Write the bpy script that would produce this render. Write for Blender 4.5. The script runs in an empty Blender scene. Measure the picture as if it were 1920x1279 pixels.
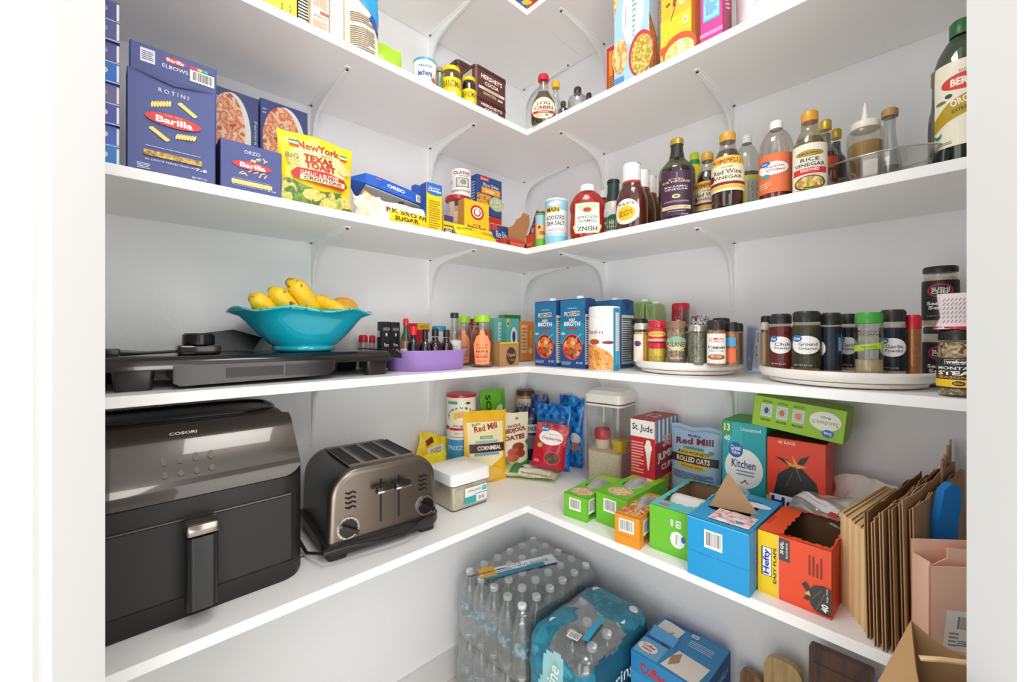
import bpy, bmesh, math, random
from mathutils import Vector, Matrix, noise

# ---------------------------------------------------------------- camera, light, exposure
SC = bpy.context.scene
COL = SC.collection
CX, CY, CZ = 1.2303, -1.2554, 1.22           # camera position (metres, room corner at 0,0)
AX, AY = .6912, .7228                        # camera "right" vector in the room
FX, FY = -.7227, .6910                       # camera "forward" vector in the room
FPX, PX0, PY0 = 781.0, 960.0, 628.0          # focal length and horizon in pixels of 1920x1279
cam = bpy.data.cameras.new('camera'); camo = bpy.data.objects.new('camera', cam); COL.objects.link(camo)
camo.location = (CX, CY, CZ); camo.rotation_euler = (math.pi/2, 0, math.atan2(.7227, .6910))
cam.sensor_width = 36; cam.lens = 36*FPX/1920; cam.shift_y = -11.5/1920; cam.clip_start = .02
SC.camera = camo
SC.view_settings.view_transform = 'Standard'; SC.view_settings.look = 'None'
SC.view_settings.gamma = 1; SC.view_settings.use_curve_mapping = False
SC.view_settings.exposure = 0.1
SC.cycles.max_bounces = 14; SC.cycles.diffuse_bounces = 9; SC.cycles.transparent_max_bounces = 24
SC.cycles.caustics_reflective = False; SC.cycles.caustics_refractive = False
W = bpy.data.worlds.new('room_light'); SC.world = W; W.use_nodes = True
W.node_tree.nodes['Background'].inputs[0].default_value = (.92, .96, 1, 1)
W.node_tree.nodes['Background'].inputs[1].default_value = .5

def area(name, loc, target, sx, sy, power, col=(1, 1, 1)):
    l = bpy.data.lights.new(name, 'AREA'); l.shape = 'RECTANGLE'; l.size = sx; l.size_y = sy; l.energy = power; l.color = col
    o = bpy.data.objects.new(name, l); COL.objects.link(o); o.location = loc
    o.rotation_euler = (Vector(target)-Vector(loc)).to_track_quat('-Z', 'Y').to_euler()
    return o
def cam2room(x, z, h):                        # x right of the camera, z in front of it
    return (CX+x*AX+z*FX, CY+x*AY+z*FY, h)
area('side_fill', cam2room(-1.25, -.35, 1.15), cam2room(.55, .85, 1.2), .9, 2.1, 13, (1, .99, .97))  # added fill left of the camera, brightens the near right shelves
area('other_side_fill', cam2room(1.3, -.35, 1.15), cam2room(-.55, .85, 1.2), .9, 2.1, 14.5, (1, .99, .97))  # its opposite, also added, for the near left shelves
area('rear_fill', cam2room(.1, -2.2, 1.2), (.35, -.35, 1.25), 1.5, 2.0, 26, (1, .99, .97))  # unseen fill behind the camera, no window known; evens out the walls
area('low_fill', cam2room(.0, -1.3, .12), (.3, -.3, 1.9), 1.8, 1.4, 26, (1, .985, .96))  # added low lamp imitating floor bounce, lifts the shelf undersides
area('high_fill', cam2room(.6, -.9, 2.3), (.3, -.5, 1.0), .7, .7, 14, (1, .97, .93))  # invented overhead lamp outside the door, above and right of the camera
area('pantry_top_fill', (.84, -.84, 2.42), (.84, -.84, 0), .36, .36, 4, (1, .985, .96))  # no fixture known; lamp added to light the floor and shelves from above

# ---------------------------------------------------------------- helpers: where things stand
DSH, DLOW, TH = .305, .406, .019              # depth of upper shelves, of the low one, board thickness
zT, zA, zB, zC, zD = 2.257, 1.874, 1.4953, 1.1202, .7346
def ray(px):
    u = (px-PX0)/FPX
    return AX*u+FX, AY*u+FY
def onL(px, dep):                             # point at distance dep from the left wall seen in column px
    dx, dy = ray(px); l = (dep-CX)/dx
    return Vector((dep, CY+l*dy)), l
def onR(px, dep):
    dx, dy = ray(px); l = (-dep-CY)/dy
    return Vector((CX+l*dx, -dep)), l
def on(side, px, dep): return onL(px, dep) if side == 'L' else onR(px, dep)
def G(px, py, z):                             # point of the horizontal plane z seen at a pixel
    l = (z-CZ)/((PY0-py)/FPX); dx, dy = ray(px)
    return Vector((CX+l*dx, CY+l*dy)), l
def zat(py, l): return CZ+l*(PY0-py)/FPX
def facing(p): return math.atan2(CX-p[0], -(CY-p[1]))
ROT = {'L': math.pi/2, 'R': 0.0}

# ---------------------------------------------------------------- materials
MC = {}
def lin(c): return c/12.92 if c <= .04045 else ((c+.055)/1.055)**2.4
def rgb(h): return tuple(lin(int(h[i:i+2], 16)/255) for i in (0, 2, 4))+(1,)
def new_mat(name):
    m = bpy.data.materials.new(name); m.use_nodes = True
    nt = m.node_tree; return m, nt, nt.nodes['Principled BSDF']
def P(h, rough=.45, metal=0., coat=0., bump=0., bscale=60):
    k = (h, rough, metal, coat, bump)
    if k in MC: return MC[k]
    m, nt, b = new_mat('colour_'+h)
    b.inputs['Base Color'].default_value = rgb(h); b.inputs['Roughness'].default_value = rough
    b.inputs['Metallic'].default_value = metal; b.inputs['Coat Weight'].default_value = coat
    if bump:
        n = nt.nodes.new('ShaderNodeTexNoise'); n.inputs['Scale'].default_value = bscale; n.inputs['Detail'].default_value = 3
        t = nt.nodes.new('ShaderNodeTexCoord'); nt.links.new(t.outputs['Object'], n.inputs['Vector'])
        u = nt.nodes.new('ShaderNodeBump'); u.inputs['Strength'].default_value = bump; u.inputs['Distance'].default_value = .004
        nt.links.new(n.outputs['Fac'], u.inputs['Height']); nt.links.new(u.outputs['Normal'], b.inputs['Normal'])
    MC[k] = m; return m
def FOOD(cols, scale=90, rough=.5, kind='v', stretch=(1, 1, 1), coat=0.):   # mottled procedural colour (grains, food pictures)
    scale *= 2.4
    k = ('food', tuple(cols), scale, kind, stretch)
    if k in MC: return MC[k]
    m, nt, b = new_mat('mottled_'+cols[0])
    t = nt.nodes.new('ShaderNodeTexCoord'); mp = nt.nodes.new('ShaderNodeMapping'); mp.inputs['Scale'].default_value = stretch
    nt.links.new(t.outputs['Object'], mp.inputs['Vector'])
    if kind == 'v':
        n = nt.nodes.new('ShaderNodeTexVoronoi'); n.inputs['Scale'].default_value = scale
        s = nt.nodes.new('ShaderNodeSeparateColor'); nt.links.new(n.outputs['Color'], s.inputs[0]); out = s.outputs[0]
    else:
        n = nt.nodes.new('ShaderNodeTexNoise'); n.inputs['Scale'].default_value = scale; n.inputs['Detail'].default_value = 4; out = n.outputs['Fac']
    nt.links.new(mp.outputs['Vector'], n.inputs['Vector'])
    r = nt.nodes.new('ShaderNodeValToRGB'); el = r.color_ramp.elements
    lo, hi = (0, 1) if kind == 'v' else (.32, .68)
    for i, c in enumerate(cols):
        p = lo+(hi-lo)*i/(len(cols)-1)
        e = el[0] if i == 0 else (el[1] if i == 1 else el.new(p))
        e.position = p; e.color = rgb(c)
    nt.links.new(out, r.inputs['Fac']); nt.links.new(r.outputs['Color'], b.inputs['Base Color'])
    b.inputs['Roughness'].default_value = rough; b.inputs['Coat Weight'].default_value = coat
    MC[k] = m; return m
def CLEAR(h='FFFFFF', gloss=.12, rough=.05, body=0., bcol=None):             # clear plastic or glass wall
    k = ('clear', h, gloss, rough, body)
    if k in MC: return MC[k]
    m, nt, b = new_mat('clear_'+h); nt.nodes.remove(b); out = nt.nodes['Material Output']
    tr = nt.nodes.new('ShaderNodeBsdfTransparent'); tr.inputs[0].default_value = rgb(h)
    gl = nt.nodes.new('ShaderNodeBsdfGlossy'); gl.inputs['Roughness'].default_value = rough
    lw = nt.nodes.new('ShaderNodeLayerWeight'); lw.inputs['Blend'].default_value = .35
    mr = nt.nodes.new('ShaderNodeMapRange'); mr.inputs[3].default_value = gloss*.35; mr.inputs[4].default_value = min(1, gloss*3.2)
    nt.links.new(lw.outputs['Facing'], mr.inputs[0])
    mx = nt.nodes.new('ShaderNodeMixShader'); nt.links.new(mr.outputs[0], mx.inputs[0])
    nt.links.new(tr.outputs[0], mx.inputs[1]); nt.links.new(gl.outputs[0], mx.inputs[2]); last = mx
    if body:
        df = nt.nodes.new('ShaderNodeBsdfDiffuse'); df.inputs[0].default_value = rgb(bcol or h)
        m2 = nt.nodes.new('ShaderNodeMixShader'); m2.inputs[0].default_value = body
        nt.links.new(mx.outputs[0], m2.inputs[1]); nt.links.new(df.outputs[0], m2.inputs[2]); last = m2
    nt.links.new(last.outputs[0], out.inputs[0]); MC[k] = m; return m
def M(c): return P(c) if isinstance(c, str) else c

# ---------------------------------------------------------------- mesh builder
TX = {}
def text_mesh(s, bold):
    k = (s, bold)
    if k not in TX:
        c = bpy.data.curves.new('lettering', 'FONT'); c.body = s; c.size = 1; c.resolution_u = 2; c.offset = bold
        o = bpy.data.objects.new('lettering', c); me = bpy.data.meshes.new_from_object(o)
        vs = [(v.co.x, v.co.y) for v in me.vertices]; fs = [tuple(p.vertices) for p in me.polygons]
        bpy.data.objects.remove(o); bpy.data.curves.remove(c); bpy.data.meshes.remove(me)
        if vs:
            x0 = min(v[0] for v in vs); x1 = max(v[0] for v in vs); y0 = min(v[1] for v in vs); y1 = max(v[1] for v in vs)
            vs = [((x-x0)/(x1-x0)-.5, (y-y0)/(y1-y0)-.5) for x, y in vs]
        TX[k] = (vs, fs)
    return TX[k]
RND = random.Random(5)
class MB:
    def __init__(s): s.v = []; s.f = []; s.m = []; s.s = []; s.mats = []
    def mi(s, m):
        m = M(m)
        if m not in s.mats: s.mats.append(m)
        return s.mats.index(m)
    def add(s, vs, fs, m, smooth=False):
        n = len(s.v); i = s.mi(m); s.v += [tuple(v) for v in vs]
        for f in fs: s.f.append(tuple(a+n for a in f)); s.m.append(i); s.s.append(smooth)
        return s
    def box(s, x0, y0, z0, x1, y1, z1, m, bev=0., seg=2):
        if bev:
            bm = bmesh.new(); bmesh.ops.create_cube(bm, size=1)
            for v in bm.verts: v.co = Vector(((x0+x1)/2+v.co.x*(x1-x0), (y0+y1)/2+v.co.y*(y1-y0), (z0+z1)/2+v.co.z*(z1-z0)))
            bmesh.ops.bevel(bm, geom=bm.edges[:], offset=bev, segments=seg, affect='EDGES', profile=.5)
            bm.verts.ensure_lookup_table(); bm.verts.index_update()
            s.add([v.co.copy() for v in bm.verts], [tuple(v.index for v in f.verts) for f in bm.faces], m, seg > 1); bm.free()
        else:
            s.add([(x0,y0,z0),(x1,y0,z0),(x1,y1,z0),(x0,y1,z0),(x0,y0,z1),(x1,y0,z1),(x1,y1,z1),(x0,y1,z1)],
                  [(0,3,2,1),(4,5,6,7),(0,1,5,4),(1,2,6,5),(2,3,7,6),(3,0,4,7)], m)
        return s
    def loft(s, rings, m, smooth=True, close=True):
        n = len(rings[0]); vs = [p for r in rings for p in r]; fs = []
        for k in range(len(rings)-1):
            for i in range(n):
                j = (i+1) % n; fs.append((k*n+i, k*n+j, (k+1)*n+j, (k+1)*n+i))
        if close: fs += [tuple(range(n-1, -1, -1)), tuple((len(rings)-1)*n+i for i in range(n))]
        return s.add(vs, fs, m, smooth)
    def lathe(s, prof, m, c=(0, 0), z0=0, n=32, sx=1, sy=1, rib=0., close=True):
        rings = []
        for r, z in prof:
            ring = []
            for i in range(n):
                a = 2*math.pi*i/n; q = r*(1-(rib if i % 2 else 0)); ring.append((c[0]+q*sx*math.sin(a), c[1]-q*sy*math.cos(a), z0+z))
            rings.append(ring)
        return s.loft(rings, m, True, close)
    def tube(s, pts, r, m, n=8, closed=False):
        pts = [Vector(p) for p in pts]; rr = r if isinstance(r, (list, tuple)) else [r]*len(pts); rings = []; up = Vector((.13, .21, 1)).normalized()
        L = len(pts)
        for i, p in enumerate(pts):
            a = pts[(i-1) % L] if (i or closed) else pts[0]; b = pts[(i+1) % L] if (i < L-1 or closed) else pts[-1]
            t = (b-a).normalized(); x = t.cross(up)
            if x.length < 1e-4: x = t.cross(Vector((1, 0, 0)))
            x.normalize(); y = t.cross(x)
            rings.append([p+(x*math.cos(2*math.pi*k/n)+y*math.sin(2*math.pi*k/n))*rr[i] for k in range(n)])
        if closed: rings.append(rings[0])
        return s.loft(rings, m, True, not closed)
    def prism(s, poly, t0, t1, m, axis='y', smooth=False):      # poly in the plane across the axis
        def p(a, b, t): return {'y': (a, t, b), 'x': (t, a, b), 'z': (a, b, t)}[axis]
        n = len(poly); vs = [p(a, b, t0) for a, b in poly]+[p(a, b, t1) for a, b in poly]
        return s.add(vs, [tuple(range(n)), tuple(range(2*n-1, n-1, -1))]+[(i, (i+1) % n, n+(i+1) % n, n+i) for i in range(n)], m, smooth)
    def strips(s, cols, mp, off, m, nv=1):                       # cols: list of (x, ylow, yhigh) in metres
        vs = []; fs = []; k = nv+1
        for x, a, b in cols:
            for j in range(k):
                y = a+(b-a)*j/nv; X, Y = x if isinstance(x, tuple) else (x, None)
                vs.append(mp(x, y, off))
        for i in range(len(cols)-1):
            for j in range(nv): fs.append((i*k+j, (i+1)*k+j, (i+1)*k+j+1, i*k+j+1))
        s.add(vs, fs, m)
    def art(s, items, mp, Wd, Ht, off=.0004, curved=False):
        """items: printed marks in fractions of a Wd x Ht face; mp(x, y, off) puts metres on the surface"""
        step = .00025 if curved == 2 else .00007
        for it in items:
            off += step; k = it[0]
            if k == 'p':
                pts = [(x*Wd, y*Ht) for x, y in it[1]]
                if curved:                       # follow the surface: slice the outline into narrow columns
                    xs = sorted({p[0] for p in pts}); fine = []
                    for a_, b_ in zip(xs, xs[1:]):
                        q_ = max(1, int((b_-a_)/.004)); fine += [a_+(b_-a_)*i/q_ for i in range(q_)]
                    fine.append(xs[-1]); cols = []
                    for x in fine:
                        xx = min(max(x+3.7e-7, xs[0]+1e-6), xs[-1]-1e-6); ys = []
                        for (x1, y1), (x2, y2) in zip(pts, pts[1:]+pts[:1]):
                            if (x1-xx)*(x2-xx) < 0: ys.append(y1+(y2-y1)*(xx-x1)/(x2-x1))
                        if len(ys) > 1: cols.append((x, min(ys), max(ys)))
                    if len(cols) > 1: s.strips(cols, mp, off, it[2], max(2, int(max(b_-a_ for _, a_, b_ in cols)/.004)))
                    continue
                s.add([mp(x, y, off) for x, y in pts], [tuple(range(len(pts)))], it[2]); continue
            cx, cy, w, h = it[1]*Wd, it[2]*Ht, it[3], it[4]
            rot = 0.
            if k in 're': col = it[5]; rot = it[6] if len(it) > 6 else 0.
            elif k == 't': txt, col = it[5], it[6]; rot = it[7] if len(it) > 7 else 0.; bold = it[8] if len(it) > 8 else .012
            elif k == 'l': num, col = it[5], it[6]; rot = it[7] if len(it) > 7 else 0.
            elif k == 'b': rot = it[5] if len(it) > 5 else 0.
            if 45 < abs(rot) < 135: w, h = w*Ht, h*Wd
            else: w, h = w*Wd, h*Ht
            a = math.radians(rot); ca, sa = math.cos(a), math.sin(a)
            f = (lambda x, y, o, cx=cx, cy=cy, ca=ca, sa=sa: mp(cx+x*ca-y*sa, cy+x*sa+y*ca, o))
            nu = max(1, int(w/.005)) if curved else 1; nv = max(1, int(h/(.004 if curved == 1 else .007))) if curved else 1
            if k == 'r': s.strips([(-w/2+w*i/nu, -h/2, h/2) for i in range(nu+1)], f, off, col, nv)
            elif k == 'e':
                n = 20; c = []
                for i in range(n+1):
                    t = math.pi*i/n; y = h/2*math.sin(t)+1e-6; c.append((-w/2*math.cos(t), -y, y))
                s.strips(c, f, off, col, max(1, int(h/.004)) if curved else 1)
            elif k == 't':
                vs, fs = text_mesh(txt, bold); s.add([f(x*w, y*h, off) for x, y in vs], fs, col)
            elif k == 'l':
                for i in range(num):
                    y = h/2-h*(i+.5)/num; q = w*(1-.35*RND.random()*(i % 3 == 2)); t = h/num*.22
                    nn = max(1, int(q/.008)) if curved else 1
                    s.strips([(-w/2+q*j/nn, y-t, y+t) for j in range(nn+1)], f, off, col)
            elif k == 'b':
                s.strips([(-w/2+w*i/nu, -h/2, h/2) for i in range(nu+1)], f, off, 'F4F2EE', nv)
                x = -w*.4; r = random.Random(int(cx*1e5+cy*1e4))
                while x < w*.4:
                    t = w*r.choice((.012, .02, .035)); s.strips([(x, -h*.34, h*.4), (x+t, -h*.34, h*.4)], f, off+.00003, '2A2A2C', nv); x += t+w*r.choice((.015, .025, .03))
        return s
    def build(s, name, parent=None, loc=None, rot=0., mat4=None, sharp=38):
        me = bpy.data.meshes.new(name); me.from_pydata(s.v, [], s.f)
        for m in s.mats: me.materials.append(m)
        me.polygons.foreach_set('material_index', s.m); me.polygons.foreach_set('use_smooth', s.s)
        me.update()
        if any(s.s): me.set_sharp_from_angle(angle=math.radians(sharp))
        o = bpy.data.objects.new(name, me); COL.objects.link(o)
        if parent: o.parent = parent
        elif mat4 is not None: o.matrix_world = mat4
        elif loc is not None: o.location = loc; o.rotation_euler = (0, 0, rot)
        return o
def tag(o, label, cat, group=None):
    o['label'] = label; o['category'] = cat
    if group: o['group'] = group
    return o
def thing(name, label, cat, loc, rot=0., group=None, mat4=None):
    o = bpy.data.objects.new(name, None); COL.objects.link(o); o.empty_display_size = .02
    if mat4 is not None: o.matrix_world = mat4
    else: o.location = loc; o.rotation_euler = (0, 0, rot)
    return tag(o, label, cat, group)
def struct(o): o['kind'] = 'structure'; return o
def copy_tree(o, parent=None):
    c = o.copy(); COL.objects.link(c)
    if parent: c.parent = parent
    for ch in [x for x in SC.objects if x.parent == o]: copy_tree(ch, c)
    return c
def pose(p, z, rot, tilt=0., roll=0.):        # tilt: lean back; roll: clockwise in its own plane
    return Matrix.Translation((p[0], p[1], z)) @ Matrix.Rotation(rot, 4, 'Z') @ Matrix.Rotation(-tilt, 4, 'X') @ Matrix.Rotation(roll, 4, 'Y')
def rrect(x0, y0, x1, y1, r, z, n=5):
    r = max(1e-4, min(r, (x1-x0)/2-1e-5, (y1-y0)/2-1e-5)); out = []
    for cx, cy, a0 in ((x1-r, y0+r, -90), (x1-r, y1-r, 0), (x0+r, y1-r, 90), (x0+r, y0+r, 180)):
        for i in range(n+1):
            a = math.radians(a0+90*i/n); out.append((cx+r*math.cos(a), cy+r*math.sin(a), z))
    return out

# ---------------------------------------------------------------- generic packages
FACE = {  # box face mappings (metres): front y=0, right x=w, left x=0, top z=h
    'f': lambda w, d, h: ((lambda x, y, o: (x, -o, y)), w, h),
    'r': lambda w, d, h: ((lambda x, y, o: (w+o, x, y)), d, h),
    'l': lambda w, d, h: ((lambda x, y, o: (-o, d-x, y)), d, h),
    't': lambda w, d, h: ((lambda x, y, o: (x, y, h+o)), w, d)}
def carton(name, label, cat, p, z, rot, w, d, h, col, faces={}, group=None, tilt=0., roll=0., sides=None, bev=.0012):
    b = MB().box(0, 0, 0, w, d, h, col, bev, 1)
    for k, a in (sides or {}).items():
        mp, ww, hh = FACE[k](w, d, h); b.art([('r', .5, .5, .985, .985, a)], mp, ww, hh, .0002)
    for k, a in faces.items():
        mp, ww, hh = FACE[k](w, d, h); b.art(a, mp, ww, hh)
    return tag(b.build(name, mat4=pose(p, z, rot, tilt, roll)), label, cat, group)
def fit(side, x0, x1, dep, ytop, zb):          # width and height of a box whose front face spans columns x0..x1
    a, la = on(side, x0, dep); c, lc = on(side, x1, dep)
    return a, (c-a).length, zat(ytop, la)-zb
def shelf_box(name, label, cat, side, x0, x1, dep, thick, ytop, zb, col, faces={}, group=None, h=None, **kw):
    a, w, hh = fit(side, x0, x1, dep, ytop, zb)
    return carton(name, label, cat, a, zb, ROT[side], w, thick, h or hh, col, faces, group, **kw)
def gbox(name, label, cat, p0, p1, ytop, depth, zb, col, faces={}, group=None, **kw):   # two base corners seen in the photo
    a, la = G(p0[0], p0[1], zb); c, _ = G(p1[0], p1[1], zb); e = c-a
    return carton(name, label, cat, a, zb, math.atan2(e.y, e.x), e.length, depth, zat(ytop, la)-zb, col, faces, group, **kw)
def cyl(side, px, dep, wpx, ytop, zb):         # centre, radius, height of a round thing
    p, l = on(side, px, dep); th = math.atan(abs(px-PX0)/FPX)
    r = wpx*l*math.cos(th)/(2*FPX); return p, r, zat(ytop, l-(r*.9 if ytop < PY0 else 0))-zb
def prof_r(prof, t):
    for (r0, t0), (r1, t1) in zip(prof, prof[1:]):
        if t0 <= t <= t1: return r0+(r1-r0)*((t-t0)/(t1-t0) if t1 > t0 else 0)
    return prof[-1][0]
def smooth_prof(pr, k=3):                      # Catmull-Rom through the profile points
    out = []
    for i in range(len(pr)-1):
        a, b, c, d = pr[max(i-1, 0)], pr[i], pr[i+1], pr[min(i+2, len(pr)-1)]
        for j in range(k):
            t = j/k
            if abs(c[1]-b[1]) < .03: out.append((b[0]+(c[0]-b[0])*t, b[1]+(c[1]-b[1])*t)); continue
            f = lambda p0, p1, p2, p3: .5*((2*p1)+(-p0+p2)*t+(2*p0-5*p1+4*p2-p3)*t*t+(-p0+3*p1-3*p2+p3)*t**3)
            out.append((max(0.0, f(a[0], b[0], c[0], d[0])), b[1]+(c[1]-b[1])*t))
    return out+[pr[-1]]
PR = {
 'can': [(.97, 0), (1, .015), (1, .985), (.97, 1)],
 'jar': [(.9, 0), (1, .04), (1, .76), (.95, .82), (.86, .86), (.86, .99)],
 'spice': [(.9, 0), (1, .03), (1, .74), (.93, .8), (.9, .83), (.9, .98)],
 'wine': [(.92, 0), (1, .02), (1, .56), (.93, .63), (.62, .71), (.38, .77), (.34, .82), (.33, .98)],
 'vinegar': [(.92, 0), (1, .03), (1, .5), (.95, .58), (.8, .68), (.6, .76), (.48, .82), (.45, .9), (.45, .98)],
 'nakano': [(.9, 0), (1, .03), (1, .52), (.93, .6), (.66, .72), (.52, .78), (.5, .86), (.44, .9), (.44, .98)],
 'cider': [(.92, 0), (1, .04), (1, .55), (.97, .66), (.85, .76), (.6, .85), (.36, .9), (.34, .98)],
 'squeeze': [(.9, 0), (1, .03), (1, .62), (.92, .7), (.62, .82), (.52, .86), (.5, .98)],
 'ray': [(.9, 0), (1, .03), (1, .38), (.94, .48), (.78, .6), (.6, .68), (.55, .73), (.5, .98)],
 'ketchup': [(.86, 0), (.96, .04), (1, .2), (.97, .35), (.95, .45), (1, .6), (.93, .7), (.7, .82), (.52, .87), (.5, .98)],
 'syrup': [(.9, 0), (1, .06), (1, .32), (.88, .46), (.62, .58), (.42, .68), (.36, .78), (.34, .98)],
 'hot': [(.92, 0), (1, .03), (1, .55), (.85, .63), (.5, .7), (.42, .76), (.4, .98)],
 'small': [(.92, 0), (1, .03), (1, .5), (.9, .6), (.5, .7), (.42, .78), (.42, .98)],
 'carafe': [(.95, 0), (1, .03), (.98, .2), (.8, .4), (.55, .6), (.45, .75), (.48, .85), (.5, .98)],
}
def bottle(name, label, cat, p, z, r, h, prof, body, cap=None, lab=None, liq=None, rot=None, sx=1., sy=1., group=None, n=32, bodyname='bottle', mat4=None, neck=None):
    """cap=(radius, from, to, material[, rib]); lab=(marks, from, to, span degrees, background); liq=(material, level); all in fractions of r and h"""
    rt = facing(p) if rot is None else rot
    t = thing(name, label, cat, (p[0], p[1], z), rt, group, mat4=mat4)
    pf = smooth_prof(PR[prof] if isinstance(prof, str) else prof)
    b = MB(); top = cap[1]+.01 if cap else 1
    pb = [(q*r, s*h) for q, s in pf if s <= max(top, .8)]
    b.lathe(pb, body, sx=sx, sy=sy, n=n); b.build(bodyname, t)
    if liq:
        lv = liq[1]; q = [(a*r*.93, max(.004, s*h)) for a, s in pf if s < lv]+[(prof_r(pf, lv)*r*.93, lv*h)]
        MB().lathe(q, liq[0], sx=sx, sy=sy, n=n).build('contents', t)
    if neck:
        MB().lathe([(prof_r(pf, s)*r*1.03, s*h) for s in (neck[0], (neck[0]+neck[1])/2, neck[1])], neck[2], sx=sx, sy=sy, n=n).build('neck_sleeve', t)
    if cap:
        cr, c0, c1, cm = cap[:4]; rib = cap[4] if len(cap) > 4 else .03
        e = min(.004, (c1-c0)*h*.2)
        MB().lathe([(cr*r, c0*h), (cr*r, c1*h-e), (cr*r-e*.8, c1*h)], cm, n=48 if rib else n, rib=rib).build('cap', t)
    if lab:
        marks, v0, v1, span, bg = lab; sp = math.radians(span); Wd, Ht = r*sp*max(sx, .6), (v1-v0)*h
        def mp(x, y, o):
            a = (x/Wd-.5)*sp; q = prof_r(pf, v0+(v1-v0)*y/Ht)*r+o+.0006
            return (q*sx*math.sin(a), -q*sy*math.cos(a), v0*h+y)
        l = MB()
        if bg:
            k = max(6, int(span/8)); m_ = 26
            l.strips([(Wd*i/k, 0, Ht) for i in range(k+1)], mp, 0, bg, m_)
        l.art(marks, mp, Wd, Ht, .0004, curved=True); l.build('paper_label', t)
    return t
def sb(name, label, cat, side, px, dep, wpx, ytop, zb, prof, body, **kw):     # bottle placed by column
    p, r, h = cyl(side, px, dep, wpx, ytop, zb); return bottle(name, label, cat, p, zb, r, h, prof, body, **kw)
def pouch(name, label, cat, p, z, rot, w, h, t, front, marks=(), tilt=.08, roll=0., group=None, back=None, seal=.06, gusset=.5, wob=.004, seed=1, wtop=1., mat4=None, n=24):
    """a filled bag: w x h, t thick near the foot, flat sealed top"""
    def surf(u, v, sgn):
        uu = 2*u-1; wv = 1-.04*math.sin(math.pi*v)+(wtop-1)*v
        prof = (max(0., 1-v/(1-seal)))**.55*(1-(1-min(1, v*4))**2*(1-gusset)) if v < 1-seal else 0
        bulge = t/2*prof*max(0., 1-abs(uu)**3)**.7
        q = noise.noise(Vector((u*4+seed*7.3, v*5, seed*3.1)))
        ed = (1-abs(uu)**6); zz = v*h+(noise.noise(Vector((u*3, seed*2.7, 1)))*wob*1.5 if v > .9 else 0)
        return Vector((uu*w/2*wv+noise.noise(Vector((v*4, seed*1.9, u*2)))*wob*.6, sgn*(bulge+.0006)+q*wob*ed*(1 if v > .05 else 0), zz))
    b = MB(); fs = [(i*(n+1)+j, (i+1)*(n+1)+j, (i+1)*(n+1)+j+1, i*(n+1)+j+1) for i in range(n) for j in range(n)]
    b.add([surf(i/n, j/n, -1) for i in range(n+1) for j in range(n+1)], fs, front, True)
    b.add([surf(i/n, j/n, 1) for i in range(n+1) for j in range(n+1)], [f[::-1] for f in fs], back or front, True)
    m = n+1; rim = [i*m for i in range(m)]+[n*m+j for j in range(1, m)]+[i*m+n for i in range(n-1, -1, -1)]+[j for j in range(n-1, 0, -1)]
    nn = len(rim); base = m*m
    vs = [surf((k//m)/n, (k % m)/n, -1) for k in rim]+[surf((k//m)/n, (k % m)/n, 1) for k in rim]
    b.add(vs, [(i, (i+1) % nn, nn+(i+1) % nn, nn+i) for i in range(nn)], front)
    def mp(x, y, o):
        u, v = min(1, max(0, x/w)), min(1, max(0, y/h)); q = surf(u, v, -1); return (q.x, q.y-o*1.4-.0009, q.z)
    b.art(marks, mp, w, h, .0003, curved=2)
    return tag(b.build(name, mat4=mat4 if mat4 is not None else pose(p, z, rot, tilt, roll), sharp=60), label, cat, group)
def sp_pouch(name, label, cat, side, x0, x1, dep, ytop, zb, t, front, marks=(), **kw):
    a, w, h = fit(side, x0, x1, dep, ytop, zb); c, _ = on(side, x1, dep); m = (a+c)/2
    rot = kw.pop('rot', ROT[side]); return pouch(name, label, cat, m, zb+.001, rot, w, h, t, front, marks, **kw)

# ================================================================= the setting
def paint(h, bump, sc, rough=.6):
    return P(h, rough, bump=bump, bscale=sc)
WALL = paint('F1F2F4', .35, 45); TRIM = P('DCDCDC', .4); CEIL = paint('F2F2F1', .3, 60)
LW = 2.0
struct(MB().box(-.1, -LW, 0, 0, .1, 2.46, WALL).build('wall_left'))
struct(MB().box(0, 0, 0, LW, .1, 2.46, WALL).build('wall_right'))
struct(MB().box(-.1, -LW, 2.44, LW, .1, 2.5, CEIL).build('ceiling'))
def floor_mat():
    m, nt, b = new_mat('wood_floor'); t = nt.nodes.new('ShaderNodeTexCoord'); br = nt.nodes.new('ShaderNodeTexBrick')
    br.inputs['Scale'].default_value = 1; br.inputs['Brick Width'].default_value = 1.2; br.inputs['Row Height'].default_value = .15
    br.inputs['Mortar Size'].default_value = .002; br.inputs[1].default_value = rgb('E2DDD4'); br.inputs[2].default_value = rgb('DAD4CA'); br.inputs[3].default_value = rgb('B8B2A8')
    nt.links.new(t.outputs['Object'], br.inputs['Vector']); nt.links.new(br.outputs[0], b.inputs['Base Color']); b.inputs['Roughness'].default_value = .4
    return m
struct(MB().box(-.1, -4, -.05, 4, .1, 0, floor_mat()).build('floor'))
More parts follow.
